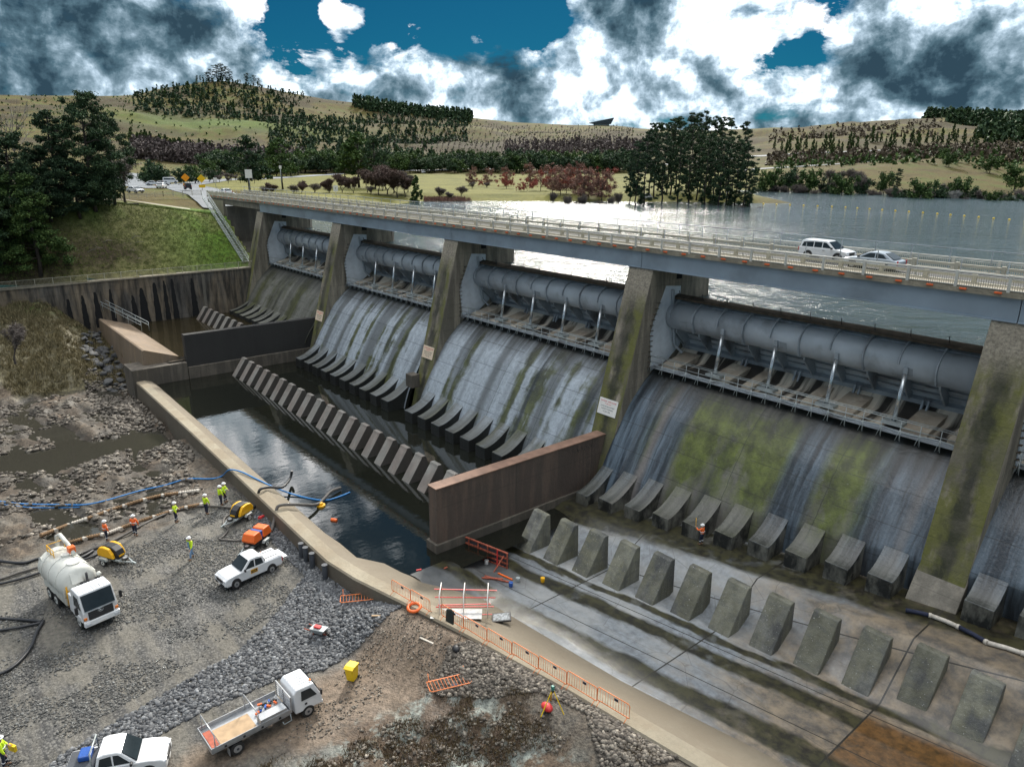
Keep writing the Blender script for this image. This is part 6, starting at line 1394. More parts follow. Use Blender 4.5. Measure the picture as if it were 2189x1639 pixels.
def person(loc, rz, label, top, pose='stand', hat=True, legs=None, band=True, shirt=None):
    r = empty('person', loc, rz, label, 'person')
    V3 = Vector; lean = {'stand': 0, 'lean': .18, 'walk': .05}.get(pose, 0)
    hip = V3((0, 0, .93)); ch = V3((lean*.5, 0, 1.28)); nk = V3((lean*.9, 0, 1.50)); hd = V3((lean*1.1+.02, 0, 1.63)); ht = V3((lean*1.1+.01, 0, 1.74))
    st_ = {'stand': (.06, -.04), 'lean': (.10, -.08), 'walk': (.26, -.26)}[pose]
    L_ = {}
    for i, sy in enumerate((1, -1)):
        kx = st_[i]*.6+.03; L_[sy] = (V3((0, sy*.10, .90)), V3((kx, sy*.11, .50)), V3((st_[i], sy*.11, .09)), V3((st_[i]+.15, sy*.12, .05)))
    A_ = {}
    arms = {'stand': ((.12, .30, 1.12, .26, .16, 1.08), (.05, .30, 1.12, .14, .27, .88)), 'lean': ((.30, .26, 1.15, .5, .14, 1.05), (.30, .26, 1.12, .5, .10, 1.02)), 'walk': ((.12, .27, 1.12, .28, .25, .92), (-.10, .27, 1.13, -.14, .26, .88)), 'raise': ((.2, .3, 1.3, .42, .22, 1.45), (.1, .3, 1.15, .3, .2, 1.1))}
    am = arms['raise' if 'stick' in label else pose]
    for i, sy in enumerate((1, -1)): a = am[i]; A_[sy] = (V3((lean*.8, sy*.19, 1.43)), V3((a[0]+lean*.5, sy*a[1], a[2])), V3((a[3]+lean*.5, sy*a[4], a[5])))
    # body: one continuous surface with neck, head, arms, five fingered hands and legs
    vs = [hip, ch, nk, hd, ht]; rd = [(.13, .10), (.15, .10), .055, .088, .07]; ed = [(0, 1), (1, 2), (2, 3), (3, 4)]
    for sy in (1, -1):
        b = len(vs); vs += list(A_[sy]); rd += [.055, .042, .030]; ed += [(2, b), (b, b+1), (b+1, b+2)]
        h = A_[sy][2]; dd = (A_[sy][2]-A_[sy][1]).normalized(); sd = dd.cross(V3((0, 0, 1))); sd = sd.normalized() if sd.length > .1 else V3((1, 0, 0))
        pm = h+dd*.07; vs.append(pm); rd.append(.033); ed.append((b+2, b+3))
        for q in range(4):
            f0 = pm+sd*(.027*(q-1.5))+dd*.03; f1 = f0+dd*(.055, .065, .062, .048)[q]+V3((0, 0, -.015)); vs += [f0, f1]; rd += [.0095, .008]; ed += [(b+3, len(vs)-2), (len(vs)-2, len(vs)-1)]
        th = h+dd*.04+sd*.05; vs.append(th); rd.append(.011); ed.append((b+2, len(vs)-1))
        b = len(vs); vs += list(L_[sy]); rd += [.085, .055, .038, .035]; ed += [(0, b), (b, b+1), (b+1, b+2), (b+2, b+3)]
    obj('body', skin(vs, ed, rd), r, M_skin)
    # trousers, jacket
    vs = [hip, hip+V3((0, 0, .10))]; rd = [(.155, .125), (.15, .12)]; ed = [(0, 1)]
    for sy in (1, -1): b = len(vs); vs += [L_[sy][0]-V3((0, 0, .06)), L_[sy][1], L_[sy][2]+V3((0, 0, .04))]; rd += [.105, .078, .066]; ed += [(0, b), (b, b+1), (b+1, b+2)]
    tr = obj('trousers', skin(vs, ed, rd), r, legs or M_navy)
    if band:
        for sy in (1, -1): p = L_[sy][1].lerp(L_[sy][2], .45); MB().cyl(p, p+V3((0, 0, .06)), .080, 10).build('reflective_band', M_refl, tr)
    vs = [hip+V3((0, 0, -.03)), ch, nk-V3((0, 0, .05))]; rd = [(.175, .14), (.20, .145), (.10, .09)]; ed = [(0, 1), (1, 2)]
    for sy in (1, -1): b = len(vs); vs += [A_[sy][0], A_[sy][1], A_[sy][2].lerp(A_[sy][1], .12)]; rd += [.082, .066, .05]; ed += [(2, b), (b, b+1), (b+1, b+2)]
    jk = obj('jacket', skin(vs, ed, rd), r, top)
    if band: MB().tube([(ch.x*.8+.0+.163*math.cos(a), .222*math.sin(a), 1.16) for a in [k*math.pi/8 for k in range(16)]], .028, 6, closed=True).build('reflective_band', M_refl, jk)
    if shirt: MB().box((.165+lean*.4, 0, 1.2), (.05, .14, .46)).build('shirt_front', shirt, jk, .02)
    for sy in (1, -1): f = L_[sy][2]; MB().sph((f.x+.06, f.y, .055), .075, 10, 6, (1.9, .75, .75)).build('boot', M_boot, r)
    if hat:
        hh = MB(); hh.sph((ht.x-.0, 0, ht.z-.02), .135, 14, 8, (1.08, .92, .78)); hh.cyl((ht.x+.02, 0, ht.z-.045), (ht.x+.02, 0, ht.z-.03), .17, 16); hh.build('helmet', M_hat, r)
    else: MB().sph((ht.x-.02, 0, ht.z-.02), .105, 12, 8, (1.05, .9, .8)).build('hair', M_hair, r)
    fc = MB()
    for sy in (-1, 1): fc.sph((hd.x+.078, sy*.032, hd.z+.015), .013, 6, 4)
    fc.build('eyes', M_black, r); MB().prism([(hd.x+.08, hd.z+.01), (hd.x+.112, hd.z-.025), (hd.x+.08, hd.z-.03)], -.014, .014, 'y').build('nose', M_skin, r); MB().box((hd.x+.083, 0, hd.z-.052), (.01, .045, .01)).build('mouth', M_redl, r)
    for sy in (-1, 1): MB().sph((hd.x, sy*.086, hd.z), .024, 8, 5, (.6, .5, 1)).build('ear', M_skin, r)
    return r
for (u, v, a, lab, tp, ps, kw) in [
    (229, 1158, 100, 'person in an orange hi-vis jacket with back to the camera beside the lone yellow pump', M_hvo, 'stand', {}),
    (290, 1147, 140, 'person in an orange hi-vis jacket standing at the lower coir log', M_hvo, 'stand', {}),
    (377, 1117, 70, 'person in a yellow hi-vis top and navy trousers, leftmost of the yellow group', M_hvy, 'stand', {}),
    (442, 1100, 120, 'person in a yellow hi-vis vest standing alone just left of the pair', M_hvy, 'stand', dict(band=False)),
    (473, 1081, 100, 'person in a yellow hi-vis vest, front one of the pair by the sill', M_hvy, 'stand', dict(band=False)),
    (482, 1075, 60, 'person in a yellow hi-vis vest, half hidden behind the other of the pair', M_hvy, 'stand', {}),
    (411, 1195, -60, 'person in an open yellow vest and blue shirt walking across the gravel yard', M_hvy, 'walk', dict(band=False, shirt=M_denim, legs=M_denim))]:
    x, y, z = G(u, v); pp_ = person((x, y, z+.04), R_(a), lab, tp, ps, **kw); pp_.scale = (1.12,)*3
x, y, z = G(12, 1639); p_ = person((x, y, z), R_(80), 'person in a yellow hi-vis jacket carrying a yellow case at the bottom left corner', M_hvy); p_.scale = (1.12,)*3
x, y, z = GA(1030, 1150); person((x, y, z), R_(-70), 'person in yellow hi-vis standing behind the red formwork panel', M_hvy)
x, y, z = GA(1046, 1158); person((x, y, z), R_(160), 'person in yellow hi-vis bending beside the formwork panel', M_hvy, 'lean')
x, y = 74.75, -16.3; z = float(zfloor(np.array(x), np.array(y))); pw = person((x, y, z+.02), R_(-170), 'person in orange hi-vis shirt holding up a stick between two toe blocks', M_hvo)
MB().cyl((.44, .22, 1.2), (.50, .24, 2.25), .02, 6).build('measuring_stick', M_yel, pw)
x, y, z = G(32, 1620); o = MB().box((0, 0, .2), (.5, .16, .38)).box((0, 0, .43), (.18, .05, .05)).build('carry_case', M_binY, None, .03); o.location = (x, y, z+.45); o.rotation_euler = (0, 0, .5); tag(o, 'yellow carry case held at the bottom left corner', 'case')
x, y, z = u1.location; 
# driver seen through the side window
dr = MB().sph((.0, .0, 0), .17, 10, 6, (.9, .8, 1.3)).sph((.03, 0, .27), .10).build('person', M_hvo); dr.location = (53.1+.5, -44.0+.3, u1.location.z+1.28); tag(dr, 'person in orange sitting behind the side window of the white ute by the orange pump', 'person')
# ---- hoses
def hose(name, pts, r, mat, label, n=8, wob=.0):
    P = [Vector(p) for p in pts]; Q = []
    for i in range(len(P)-1):
        p0 = P[max(i-1, 0)]; p1 = P[i]; p2 = P[i+1]; p3 = P[min(i+2, len(P)-1)]
        for k in range(6):
            t = k/6; Q.append(.5*((2*p1)+(-p0+p2)*t+(2*p0-5*p1+4*p2-p3)*t*t+(-p0+3*p1-3*p2+p3)*t*t*t))
    Q.append(P[-1]); c = P[0]
    o = MB().tube([q-c for q in Q], r, n).build(name, mat); o.location = c; return tag(o, label, 'hose')
def HG(l, r): return [Vector(G(u, v, r+.04)) for u, v in l]
def HZ(u, v, Z): x, y = gp(u, v, Z); return Vector((x, y, Z))
hose('blue_hose', HG([(-60, 1066), (0, 1074), (60, 1080), (130, 1082), (175, 1081), (220, 1074), (300, 1052), (350, 1040), (400, 1027), (450, 1026), (474, 1020)], .07)+[HZ(490, 1004, -2.8), HZ(515, 1008, -2.8), HZ(545, 1022, -2.85), HZ(590, 1043, -3.3), HZ(640, 1060, -3.68), HZ(690, 1069, -3.68), HZ(720, 1063, -3.68), HZ(748, 1052, -3.68)], .075, M_pvcb, 'long blue hose snaking from the left edge over the sill into the pool')
hose('blue_hose', HG([(-60, 1070), (0, 1079), (60, 1086), (120, 1088), (170, 1086)], .05), .05, M_pvcb, 'second thinner blue hose beside the long one at the left edge')
hose('suction_hose', [HZ(534, 1090, -4.0), HZ(546, 1080, -4.2), HZ(551, 1062, -3.4), HZ(556, 1046, -2.6), HZ(575, 1041, -2.72), HZ(600, 1042, -2.8), HZ(612, 1034, -2.9), HZ(621, 1020, -3.2), HZ(624, 1006, -2.6)], .13, M_bhose, 'black suction hose from the yellow pump over the sill, its end raised above the pool')
hose('suction_hose', [HZ(580, 1135, -4.1), HZ(586, 1112, -3.7), HZ(590, 1092, -3.0), HZ(598, 1080, -2.6), HZ(630, 1078, -2.7), HZ(665, 1079, -3.2), HZ(682, 1076, -3.5), HZ(694, 1064, -3.45), HZ(708, 1050, -3.4), HZ(728, 1042, -3.5)], .14, M_hose, 'grey suction hose from the orange pump over the sill to the yellow float')
hose('discharge_hose', HG([(496, 1088), (450, 1085), (410, 1087), (375, 1095), (340, 1108), (300, 1128), (262, 1150), (225, 1168), (190, 1180), (165, 1190)], .1), .11, M_hose, 'long grey hose along the edge of the gravel from the pumps to the tanker')
hose('lay_flat_hose', HG([(492, 1102), (480, 1110), (478, 1125), (488, 1135), (476, 1150), (470, 1155), (500, 1158), (523, 1156)], .06), .085, M_hose, 'flattened hose zigzagging on the gravel beside the orange pump')
hose('black_pipe', HG([(-50, 1322), (0, 1325), (50, 1328), (90, 1332)], .1), .11, M_bhose, 'straight black pipe at the left edge below the tanker, upper one')
hose('black_pipe', HG([(-50, 1360), (0, 1352), (45, 1344), (88, 1335)], .1), .09, M_bhose, 'straight black pipe at the left edge below the tanker, lower one')
hose('black_pipe', HG([(94, 1330), (80, 1355), (68, 1385), (45, 1415), (15, 1438), (-40, 1460)], .1), .11, M_bhose, 'curved black hose bending down to the left edge')
hose('black_pipe', HG([(-50, 1262), (0, 1252), (45, 1240), (90, 1226)], .1), .10, M_bhose, 'black hose running from the left edge under the tanker, nearer one')
hose('black_pipe', HG([(-50, 1248), (0, 1242), (40, 1228), (86, 1215)], .1), .10, M_hose, 'grey hose running from the left edge under the tanker, further one')
hose('black_pipe', HG([(-50, 1196), (0, 1203), (50, 1206), (92, 1196), (160, 1200), (200, 1180)], .1), .12, M_bhose, 'black hose at the left edge above the tanker cab')
hose('black_pipe', HG([(170, 1203), (200, 1192), (222, 1178)], .1), .09, M_bhose, 'short black hose between the tanker and the lone yellow pump')
# yellow float, orange float
fx, fy = gp(686, 1080, -3.7); o = MB().cyl((0, 0, -.1), (0, 0, .12), .42, 8).cyl((0, 0, .12), (0, 0, .3), .2, 8).build('pump_float', M_yel, None, .03); o.location = (fx, fy, -3.72); tag(o, 'yellow float carrying the grey suction hose on the pool', 'float')
fx, fy = gp(714, 1111, -3.7); o = MB().cyl((-.28, 0, 0), (.28, 0, 0), .16, 10).build('float', M_org, None, .03); o.location = (fx, fy, -3.7); o.rotation_euler = (0, 0, .6); tag(o, 'small orange float on the pool beside the sill', 'float')
# ---- coir logs
def logs(path, n, lab):
    P = HG(path, .16); d_ = [0]
    for a, b in zip(P[:-1], P[1:]): d_.append(d_[-1]+(b-a).length)
    def at(s_):
        for i in range(len(P)-1):
            if s_ <= d_[i+1]: return P[i].lerp(P[i+1], (s_-d_[i])/(d_[i+1]-d_[i]))
        return P[-1]
    for k in range(n):
        a = d_[-1]*k/n; b = d_[-1]*(k+.96)/n; Q = [at(a+(b-a)*j/24) for j in range(25)]; c = Q[0]; crm = (k % 3 == 2)
        o = MB().tube([q-c for q in Q], lambda j: (.16+.045*math.sin(j*1.9+k))*(.7 if j in (0, 24) else 1), 8).build('coir_log', M_logc if crm and k % 2 == 0 else M_log); o.location = c
        mb = MB(); q = at(b)-c; mb.cyl(q-Vector((.05, .05, .0)), q+Vector((.25, .12, 0)), .19, 8); mb.build('end_wrap', M_logc, o); tag(o, lab, 'silt log', 'coir silt logs')
logs([(88, 1150), (150, 1126), (190, 1112), (250, 1090), (300, 1074), (345, 1063), (425, 1053)], 9, 'brown coir log of the upper row lying across the mud')
logs([(140, 1167), (190, 1153), (230, 1145), (290, 1122), (340, 1106), (390, 1090), (432, 1082)], 8, 'brown coir log of the lower row lying along the gravel edge')
# ---- posts, barriers and small things
for i, (u, v) in enumerate([(664, 1182), (676, 1190), (689, 1203), (706, 1232)]):
    x, y = gp(u, v, -4.1); y = -39.98; o = MB().cyl((0, 0, -.6), (0, 0, 1.15), .20, 14).cyl((0, 0, 1.15), (0, 0, 1.19), .23, 14).build('bollard', M_dkgrey, None, .01); o.location = (x, y, -4.1); tag(o, 'black steel post against the sill, '+('leftmost of four', 'second of four from the left', 'third of four from the left', 'standing apart at the right')[i], 'post', 'black posts against the sill')
def barrier(loc, rz, label, lying=False, group='orange crowd barriers along the sill'):
    r = empty('crowd_barrier', loc, rz, label, 'barrier', group)
    if lying: r.rotation_euler = (math.pi/2-.12, 0, rz)
    MB().tube([(-1.1, 0, .25), (-1.1, 0, 1.0), (-1.0, 0, 1.1), (1.0, 0, 1.1), (1.1, 0, 1.0), (1.1, 0, .25)], .026, 6, closed=True).build('frame', M_ofr, r)
    mb = MB()
    for q in range(1, 12): mb.cyl((-1.1+2.2*q/12, 0, .25), (-1.1+2.2*q/12, 0, 1.1), .011, 5)
    mb.build('bars', M_ofr, r)
    for x_ in (-.95, .95): MB().tube([(x_, -.28, .02), (x_, 0, .2), (x_, .28, .02)], .02, 5).cyl((x_, 0, .15), (x_, 0, .28), .02, 5).build('foot', M_ofr, r)
    MB().box((.2, -.02, .93), (.26, .015, .15)).build('tag_plate', M_navy, r); return r
protb = None
def lineb(a, b, n, labs):
    global protb
    for i in range(n):
        p = a.lerp(b, (i+.5)/n); rz = math.atan2(b.y-a.y, b.x-a.x); L_ = (b-a).length/n
        if protb is None: protb = o = barrier(p, rz, labs[i])
        else: o = copy_tree(protb, p, rz, labs[i])
        o.scale = (L_/2.25, 1, 1)
ord_ = ['first', 'second', 'third', 'fourth', 'fifth', 'sixth', 'seventh']
def P3_(u, v, Z): x, y = gp(u, v, Z); return Vector((x, y, Z))
lineb(P3_(838, 1268, -2.68), P3_(920, 1312, -2.5), 2, ['orange crowd barrier on the sill, the further of the short pair', 'orange crowd barrier on the sill, the nearer of the short pair beside the life ring'])
lineb(P3_(944, 1322, -2.42), P3_(1345, 1542, -1.62), 7, ['orange crowd barrier, %s of the long row counted from the white frames' % q for q in ord_])
for (u, v, a, lab) in [(767, 1275, -.5, 'orange barrier lying flat on the grey rubble'), (953, 1452, -.35, 'orange barrier lying flat on the brown earth')]:
    x, y, z = G(u, v, .34); o = barrier((x, y, z), a+math.pi/2, lab, True, None); o.scale = (1.15, 1.25, 1.25)
M_signc2 = simple('sheet_grey_white', (.50, .50, .48), .6, 0, .2, 3)
# white frames with red bars, sheet and pallet
x0, y0 = gp(1000, 1318, -2.55); fr_ = empty('rebar_frame', (69.4, -35.4, -2.85), R_(-40), 'rack of three white frames carrying long red bars beside the sill', 'rack')
for i, q in enumerate((-1.6, 0, 1.6)): MB().tube([(-.75, q, 0), (-.75, q, 1.75), (.75, q, 1.75), (.75, q, 0)], .035, 6).build('white_frame', M_sign, fr_)
for i, (dx_, z_) in enumerate([(-.75, 1.25), (-.25, .95), (.3, .55), (.75, .2), (.75, 1.0)]): MB().beam((dx_, -2.1+.1*i, z_), (dx_*.8, 2.2-.1*i, z_+.03), .06, .05).build('red_bar', M_rbar, fr_)
x, y = gp(985, 1318, -2.55); o = MB().box((0, 0, 0), (3.4, 1.1, .03), rz=R_(50)).build('white_sheet', M_signc2); o.location = (69.6, -36.2, -2.56); tag(o, 'white sheet lying on the sill under the red bars', 'sheet')
x, y = gp(1072, 1322, -3.3); o = MB().box((0, 0, 0), (1.3, .9, .12)).build('tray', M_blk, None, .02); MB().box((0, 0, .065), (1.1, .7, .01)).build('spattered_top', simple('spatter', (.2, .22, .23), .5, 0, .9, 9), o); o.location = (x, y, -3.2); o.rotation_euler = (.05, -.1, .9); tag(o, 'black spattered mortar tray on the concrete beside the barriers', 'tray')
x, y = gp(962, 1335, -2.3); o = MB().prism([(-.25, 0), (-.32, -.9), (.28, -1.0), (.3, -.05), (.1, .1)], -.06, .06, 'y').build('jacket', simple('dark_jacket', (.03, .035, .03), .9), None, .03); o.location = (x, y, -1.2); o.rotation_euler = (0, 0, R_(20)); tag(o, 'dark jacket draped over the first barrier of the long row', 'jacket')
# formwork panel
fa = GA(985, 1176); fb_ = GA(1086, 1214); fw = empty('formwork_panel', fa, math.atan2(fb_[1]-fa[1], fb_[0]-fa[0]), 'long red framed timber formwork panel standing beside the end of the reddish wall', 'formwork'); Lf = math.hypot(fb_[0]-fa[0], fb_[1]-fa[1])
MB().bx(0, Lf, .03, .08, .1, 1.45).build('panel_face', M_dkgrey, fw); mb = MB()
for z_ in (.1, .5, .95, 1.45): mb.bx(0, Lf, -.10, .03, z_-.05, z_+.05)
mb.build('waler', M_timb, fw)
for i in range(6): MB().bx(Lf*i/5-.05, Lf*i/5+.05, -.16, -.10, 0, 1.5).build('upright', M_timb if i != 4 else M_rbar, fw)
for x_ in (.3, Lf-.3): MB().beam((x_, -.15, 1.2), (x_-.3, -1.2, 0), .08).build('prop', M_timb, fw)
for i, (a, b, m_) in enumerate([((950, 1216), (1008, 1193), M_timb), ((1036, 1232), (1088, 1245), M_timb), ((1065, 1226), (1095, 1240), M_org), ((890, 1220), (901, 1218), M_rbar), ((1030, 1236), (1075, 1238), M_timb)]):
    p = Vector(GA(*a)); q = Vector(GA(*b)); o = MB().beam((0, 0, .06), q-p+Vector((0, 0, .06)), .12, .08).build('plank', m_); o.location = p; tag(o, ['brown plank lying left of the formwork panel', 'long brown plank on the slab below the formwork', 'short orange plank crossing the brown ones', 'small red timber offcut near the pool edge', 'second brown plank in the pile below the formwork'][i], 'plank')
for (u, v, m_, lab) in [(1092, 1253, M_blueP, 'blue bucket on the slab near the planks'), (1040, 1205, M_sign, 'white container in front of the formwork panel'), (1107, 1243, M_rail, 'grey can beside the planks'), (1160, 1243, M_yel, 'small yellow tool bag lying alone on the slab')]:
    x, y, z = GA(u, v); o = MB().cyl((0, 0, 0), (0, 0, .36), .15, 12, .17).build('bucket', m_, None, .01); o.location = (x, y, z); tag(o, lab, 'bucket')
# life ring, bin, survey tripod, barrow, bag
x, y, z = G(886, 1307); o = MB().tube([(.42*math.cos(a), .42*math.sin(a), .12) for a in [k*math.pi/12 for k in range(24)]], .11, 8, closed=True).build('life_ring', M_org); o.location = (x, y, z+.22); o.rotation_euler = (.1, .05, 0); tag(o, 'orange life ring lying at the edge of the sill', 'life ring')
x, y, z = G(753, 1452); bn = empty('wheelie_bin', (x, y, z), R_(-60), 'bright yellow wheelie bin standing on the earth beside the flatbed truck', 'bin')
MB().prism([(-.30, .05), (-.36, .98), (.36, .98), (.24, .05)], -.29, .29, 'y', wf=lambda a, b: .82+.18*b).build('bin_body', M_binY, bn, .03); MB().prism([(-.40, .98), (-.38, 1.06), (.2, 1.10), (.42, 1.0), (.42, .96)], -.33, .33, 'y').build('lid', M_binY, bn, .02)
for sy in (-1, 1): MB().cyl((-.30, sy*.24, .1), (-.30, sy*.30, .1), .1, 12).build('wheel', M_blk, bn)
MB().cyl((-.44, -.2, .98), (-.44, .2, .98), .02, 6).build('handle', M_binY, bn)
x, y, z = G(1180, 1520); tp = empty('survey_tripod', (x, y, z), 0, 'yellow survey tripod with a green instrument on the rubble beside the barriers', 'tripod')
for a in (.4, 2.5, 4.6): MB().beam((.08*math.cos(a), .08*math.sin(a), 1.35), (.75*math.cos(a), .75*math.sin(a), 0), .05, .03).build('leg', M_binY, tp)
MB().cyl((0, 0, 1.33), (0, 0, 1.40), .10, 10).build('head_plate', M_blk, tp); MB().box((0, 0, 1.55), (.16, .14, .26)).cyl((-.1, 0, 1.58), (.12, 0, 1.58), .045, 8).build('instrument', simple('instrument_green', (.05, .22, .17), .5), tp, .02)
x, y, z = G(1176, 1518); o = MB().sph((0, 0, .2), .33, 12, 8, (1.2, .8, .65)).build('red_bag', M_rbar); o.location = (x-.1, y-.15, z); tag(o, 'red bag lying under the survey tripod', 'bag')
x, y, z = G(975, 1392); o = MB().sph((0, 0, .15), .28, 10, 7, (1.1, .9, .75)).build('black_bag', M_blk); o.location = (x, y, z); tag(o, 'small black bag on the earth below the first barriers', 'bag')
x, y, z = G(683, 1358); wbw = empty('wheelbarrow', (x, y, z), R_(30), 'wheelbarrow loaded with red and black tools on the grey rubble', 'wheelbarrow')
MB().prism([(-.45, .25), (-.6, .55), (.55, .6), (.35, .25)], -.32, .32, 'y', wf=lambda a, b: .6+.7*b).build('tray', M_rail, wbw, .03); MB().cyl((.62, -.05, .18), (.62, .05, .18), .18, 12).build('wheel', M_tyre, wbw)
for sy in (-1, 1): MB().beam((.6, sy*.06, .2), (-1.0, sy*.28, .45), .04).beam((-.3, sy*.24, .3), (-.35, sy*.26, 0), .04).build('handle', M_timb, wbw)
MB().box((-.1, 0, .64), (.5, .3, .12)).build('tool_load', M_rbar, wbw, .03)
for (u, v, a, m_, lab) in [(912, 1372, .3, M_logc, 'crumpled pale rag on the earth below the life ring'), (812, 1317, .9, M_ply, 'short pale timber lying on the rubble left of the life ring'), (713, 1230, .2, M_ply, 'pale board lying by the black post standing apart')]:
    x, y, z = G(u, v); o = MB().box((0, 0, .05), (1.1, .12, .06), rz=a).build('scrap', m_); o.location = (x, y, z); tag(o, lab, 'scrap')
# blue banded pipe at the toe of the near chute
pp = [GA(u, v) for u, v in [(1935, 1308), (1990, 1320), (2050, 1345), (2110, 1378), (2189, 1402), (2260, 1440)]]
for i in range(5):
    p, q = Vector(pp[i]), Vector(pp[i+1]); o = MB().tube([Vector((0, 0, .16)), (q-p)*.5+Vector((0, .06, .16)), (q-p)*.97+Vector((0, 0, .16))], .14, 8).build('pipe_sleeve', (M_navy, M_logc)[i % 2] if i else M_navy); o.location = p
    MB().cyl((q-p)*.9+Vector((0, 0, .16)), (q-p)*1.0+Vector((0, 0, .16)), .17, 8).build('end_wrap', M_logc, o); tag(o, 'silt sock section wrapped in blue and cream at the foot of the near chute', 'silt log', 'silt sock at the toe of the near chute')
# ---- left bank fittings
st_ = empty('stairway', (-51, -10.9, 18.75), label='long steel stairway with handrails going down the embankment beside the bridge', cat='stairs')
n_ = 44; X1, Z1 = -31.8, 7.9
for sy in (-.55, .55):
    MB().beam((0, sy, 0), (X1+51, sy, Z1-18.75), .08, .2).build('stringer', M_rail, st_)
    mb = MB()
    for h in (.55, 1.0): mb.beam((0, sy, h), (X1+51, sy, Z1-18.75+h), .05)
    mb.build('handrail', M_rail, st_)
    for i in range(14): q = i/13; MB().cyl((q*(X1+51), sy, q*(Z1-18.75)), (q*(X1+51), sy, q*(Z1-18.75)+1.0), .025, 5).build('railing_post', M_rail, st_)
for i in range(n_): q = (i+.5)/n_; MB().box((q*(X1+51), 0, q*(Z1-18.75)+.05), (.3, 1.1, .05)).build('tread', M_rail, st_)
def fence2(pts, label, h=1.1):
    c = Vector(pts[0]); r = empty('railing', c, 0, label, 'railing'); P = [Vector(p)-c for p in pts]
    for a, b in zip(P[:-1], P[1:]):
        mb = MB()
        for z_ in (.12, h): mb.beam(a+Vector((0, 0, z_)), b+Vector((0, 0, z_)), .06)
        mb.build('rail', M_cream, r); L_ = (b-a).length; k = max(1, int(L_/2.4))
        for i in range(k+1): q = a.lerp(b, i/k); MB().box((q.x, q.y, h/2), (.08, .08, h+.1)).build('post', M_cream, r)
        mb = MB(); k = int(L_/.2)
        for i in range(k): q = a.lerp(b, (i+.5)/k); mb.box((q.x, q.y, h/2), (.03, .03, h-.1))
        o = mb.build('baluster', M_cream, r); o['kind'] = 'stuff'
def LZP(u, v, Z=18.35): x, y = gp(u, v, Z); return (x, y, float(zland(np.array([x]), np.array([y]))[0]))
a_ = hitland(182, 441); b_ = hitland(246, 436); fence2([a_, b_], 'short pale railing of the lookout at the left end of the embankment top')
a_ = hitland(237, 428); b_ = hitland(350, 427); c_ = hitland(432, 427); fence2([a_, b_, c_], 'long pale railing along the footpath above the embankment')
a_ = gp(262, 446, 17.4); wl = MB().box((0, 0, 0), (7, .5, 1.3), rz=R_(-62)).build('stone_wall', concrete('rubble_stone', (.13, .11, .08), streak=.2, joints=(.4, .5))); wl.location = (a_[0], a_[1], 17.6); tag(wl, 'low stone wall below the lookout railing', 'wall')
a_ = gp(304, 577, 7.4); o = MB().box((0, 0, .55), (.3, .3, 1.5)).box((0, 0, .05), (1.1, .8, .12)).build('marker_post', M_sign, None, .03); o.location = (*a_, 7.25); tag(o, 'small white marker post on the grass just above the retaining wall', 'post')
rl = empty('ramp_railing', (-29.0, -36.6, .6), 0, 'grey handrails running down beside the ochre sill to the wall', 'railing'); a_ = Vector((-5.5, -2.0, 3.6)); b_ = Vector((6.5, 4.3, -.7))
for off in (0, 1.0):
    mb = MB()
    for h in (.5, 1.0): mb.beam(a_+Vector((off*.5, off, h)), b_+Vector((off*.5, off, h)), .06)
    mb.build('rail', M_rail, rl)
    for i in range(6): q = a_.lerp(b_, i/5)+Vector((off*.5, off, 0)); MB().cyl(q-Vector((0, 0, .5)), q+Vector((0, 0, 1)), .035, 5).build('post', M_rail, rl)
# road signs
def rsign(xy, z, hh, w, mat, label, diamond=False, glyph=None, rz=None):
    rz = math.atan2(CAM[1]-xy[1], CAM[0]-xy[0]) if rz is None else rz
    r = empty('road_sign', (xy[0], xy[1], z), rz, label, 'sign'); MB().cyl((-.05, 0, 0), (-.05, 0, hh), .06, 6).build('pole', M_rail, r)
    o = MB().box((0, 0, hh), (.06, w, w if diamond else w*1.25)).build('sign_plate', mat, r)
    if diamond: o.rotation_euler = (math.pi/4, 0, 0); o.location = (0, hh*math.sin(math.pi/4)*1.0, hh*(1-math.cos(math.pi/4))); MB().box((0, 0, hh-1.25*w), (.05, w*1.0, w*.5)).build('plate', mat, r)
    if glyph: text('symbol', glyph, w*.55, (.04, 0, hh), (math.pi/2, 0, math.pi/2), M_black, r)
    return r
M_signy = simple('sign_yellow', (.85, .50, .0), .5, 0, .03); M_signo = simple('sign_orange', (.85, .30, .0), .5, 0, .03)
rsign(gp(399, 405, 18.4), 18.4, 3.0, 1.5, M_signo, 'orange diamond road sign, left of the two at the junction', True); rsign(gp(433, 407, 18.4), 18.4, 2.9, 1.5, M_signy, 'yellow diamond road sign, right of the two at the junction', True)
rsign(gp(462, 402, 18.2), 18.2, 2.2, 1.0, M_sign, 'small white sign right of the yellow diamond'); rsign(gp(535, 413, 17.8), 17.8, 4.8, 1.7, M_sign, 'tall white signboard on a pole in front of the spreading cedar'); rsign(gp(603, 408, 17.6), 17.6, 6.5, .7, M_sign, 'small white sign on a tall pole behind the bridge')
rsign(gp(719, 428, 16.0), 16.0, 3.0, 1.2, M_sign, 'small blue and white board behind the bridge railing', glyph='P')
# buoys
by = [(-29.4, 159.2), (-5.9, 164.9), (23.6, 157.9), (46.2, 148.4), (70, 136)]; bd_ = np.array(by); tt = np.r_[0, np.cumsum(np.hypot(*np.diff(bd_, axis=0).T))]; nb = 26; pb = None
for i in range(nb):
    s_ = tt[-1]*i/(nb-1); x = float(np.interp(s_, tt, bd_[:, 0])); y = float(np.interp(s_, tt, bd_[:, 1]))
    if pb is None: pb = o = MB().sph((0, 0, .08), .28, 12, 8, (1, 1, .9)).build('buoy', M_binY)
    else: o = pb.copy(); COL.objects.link(o)
    o.location = (x, y, LZ); tag(o, 'round yellow buoy in the line floating across the lake', 'buoy', 'yellow buoys across the lake')
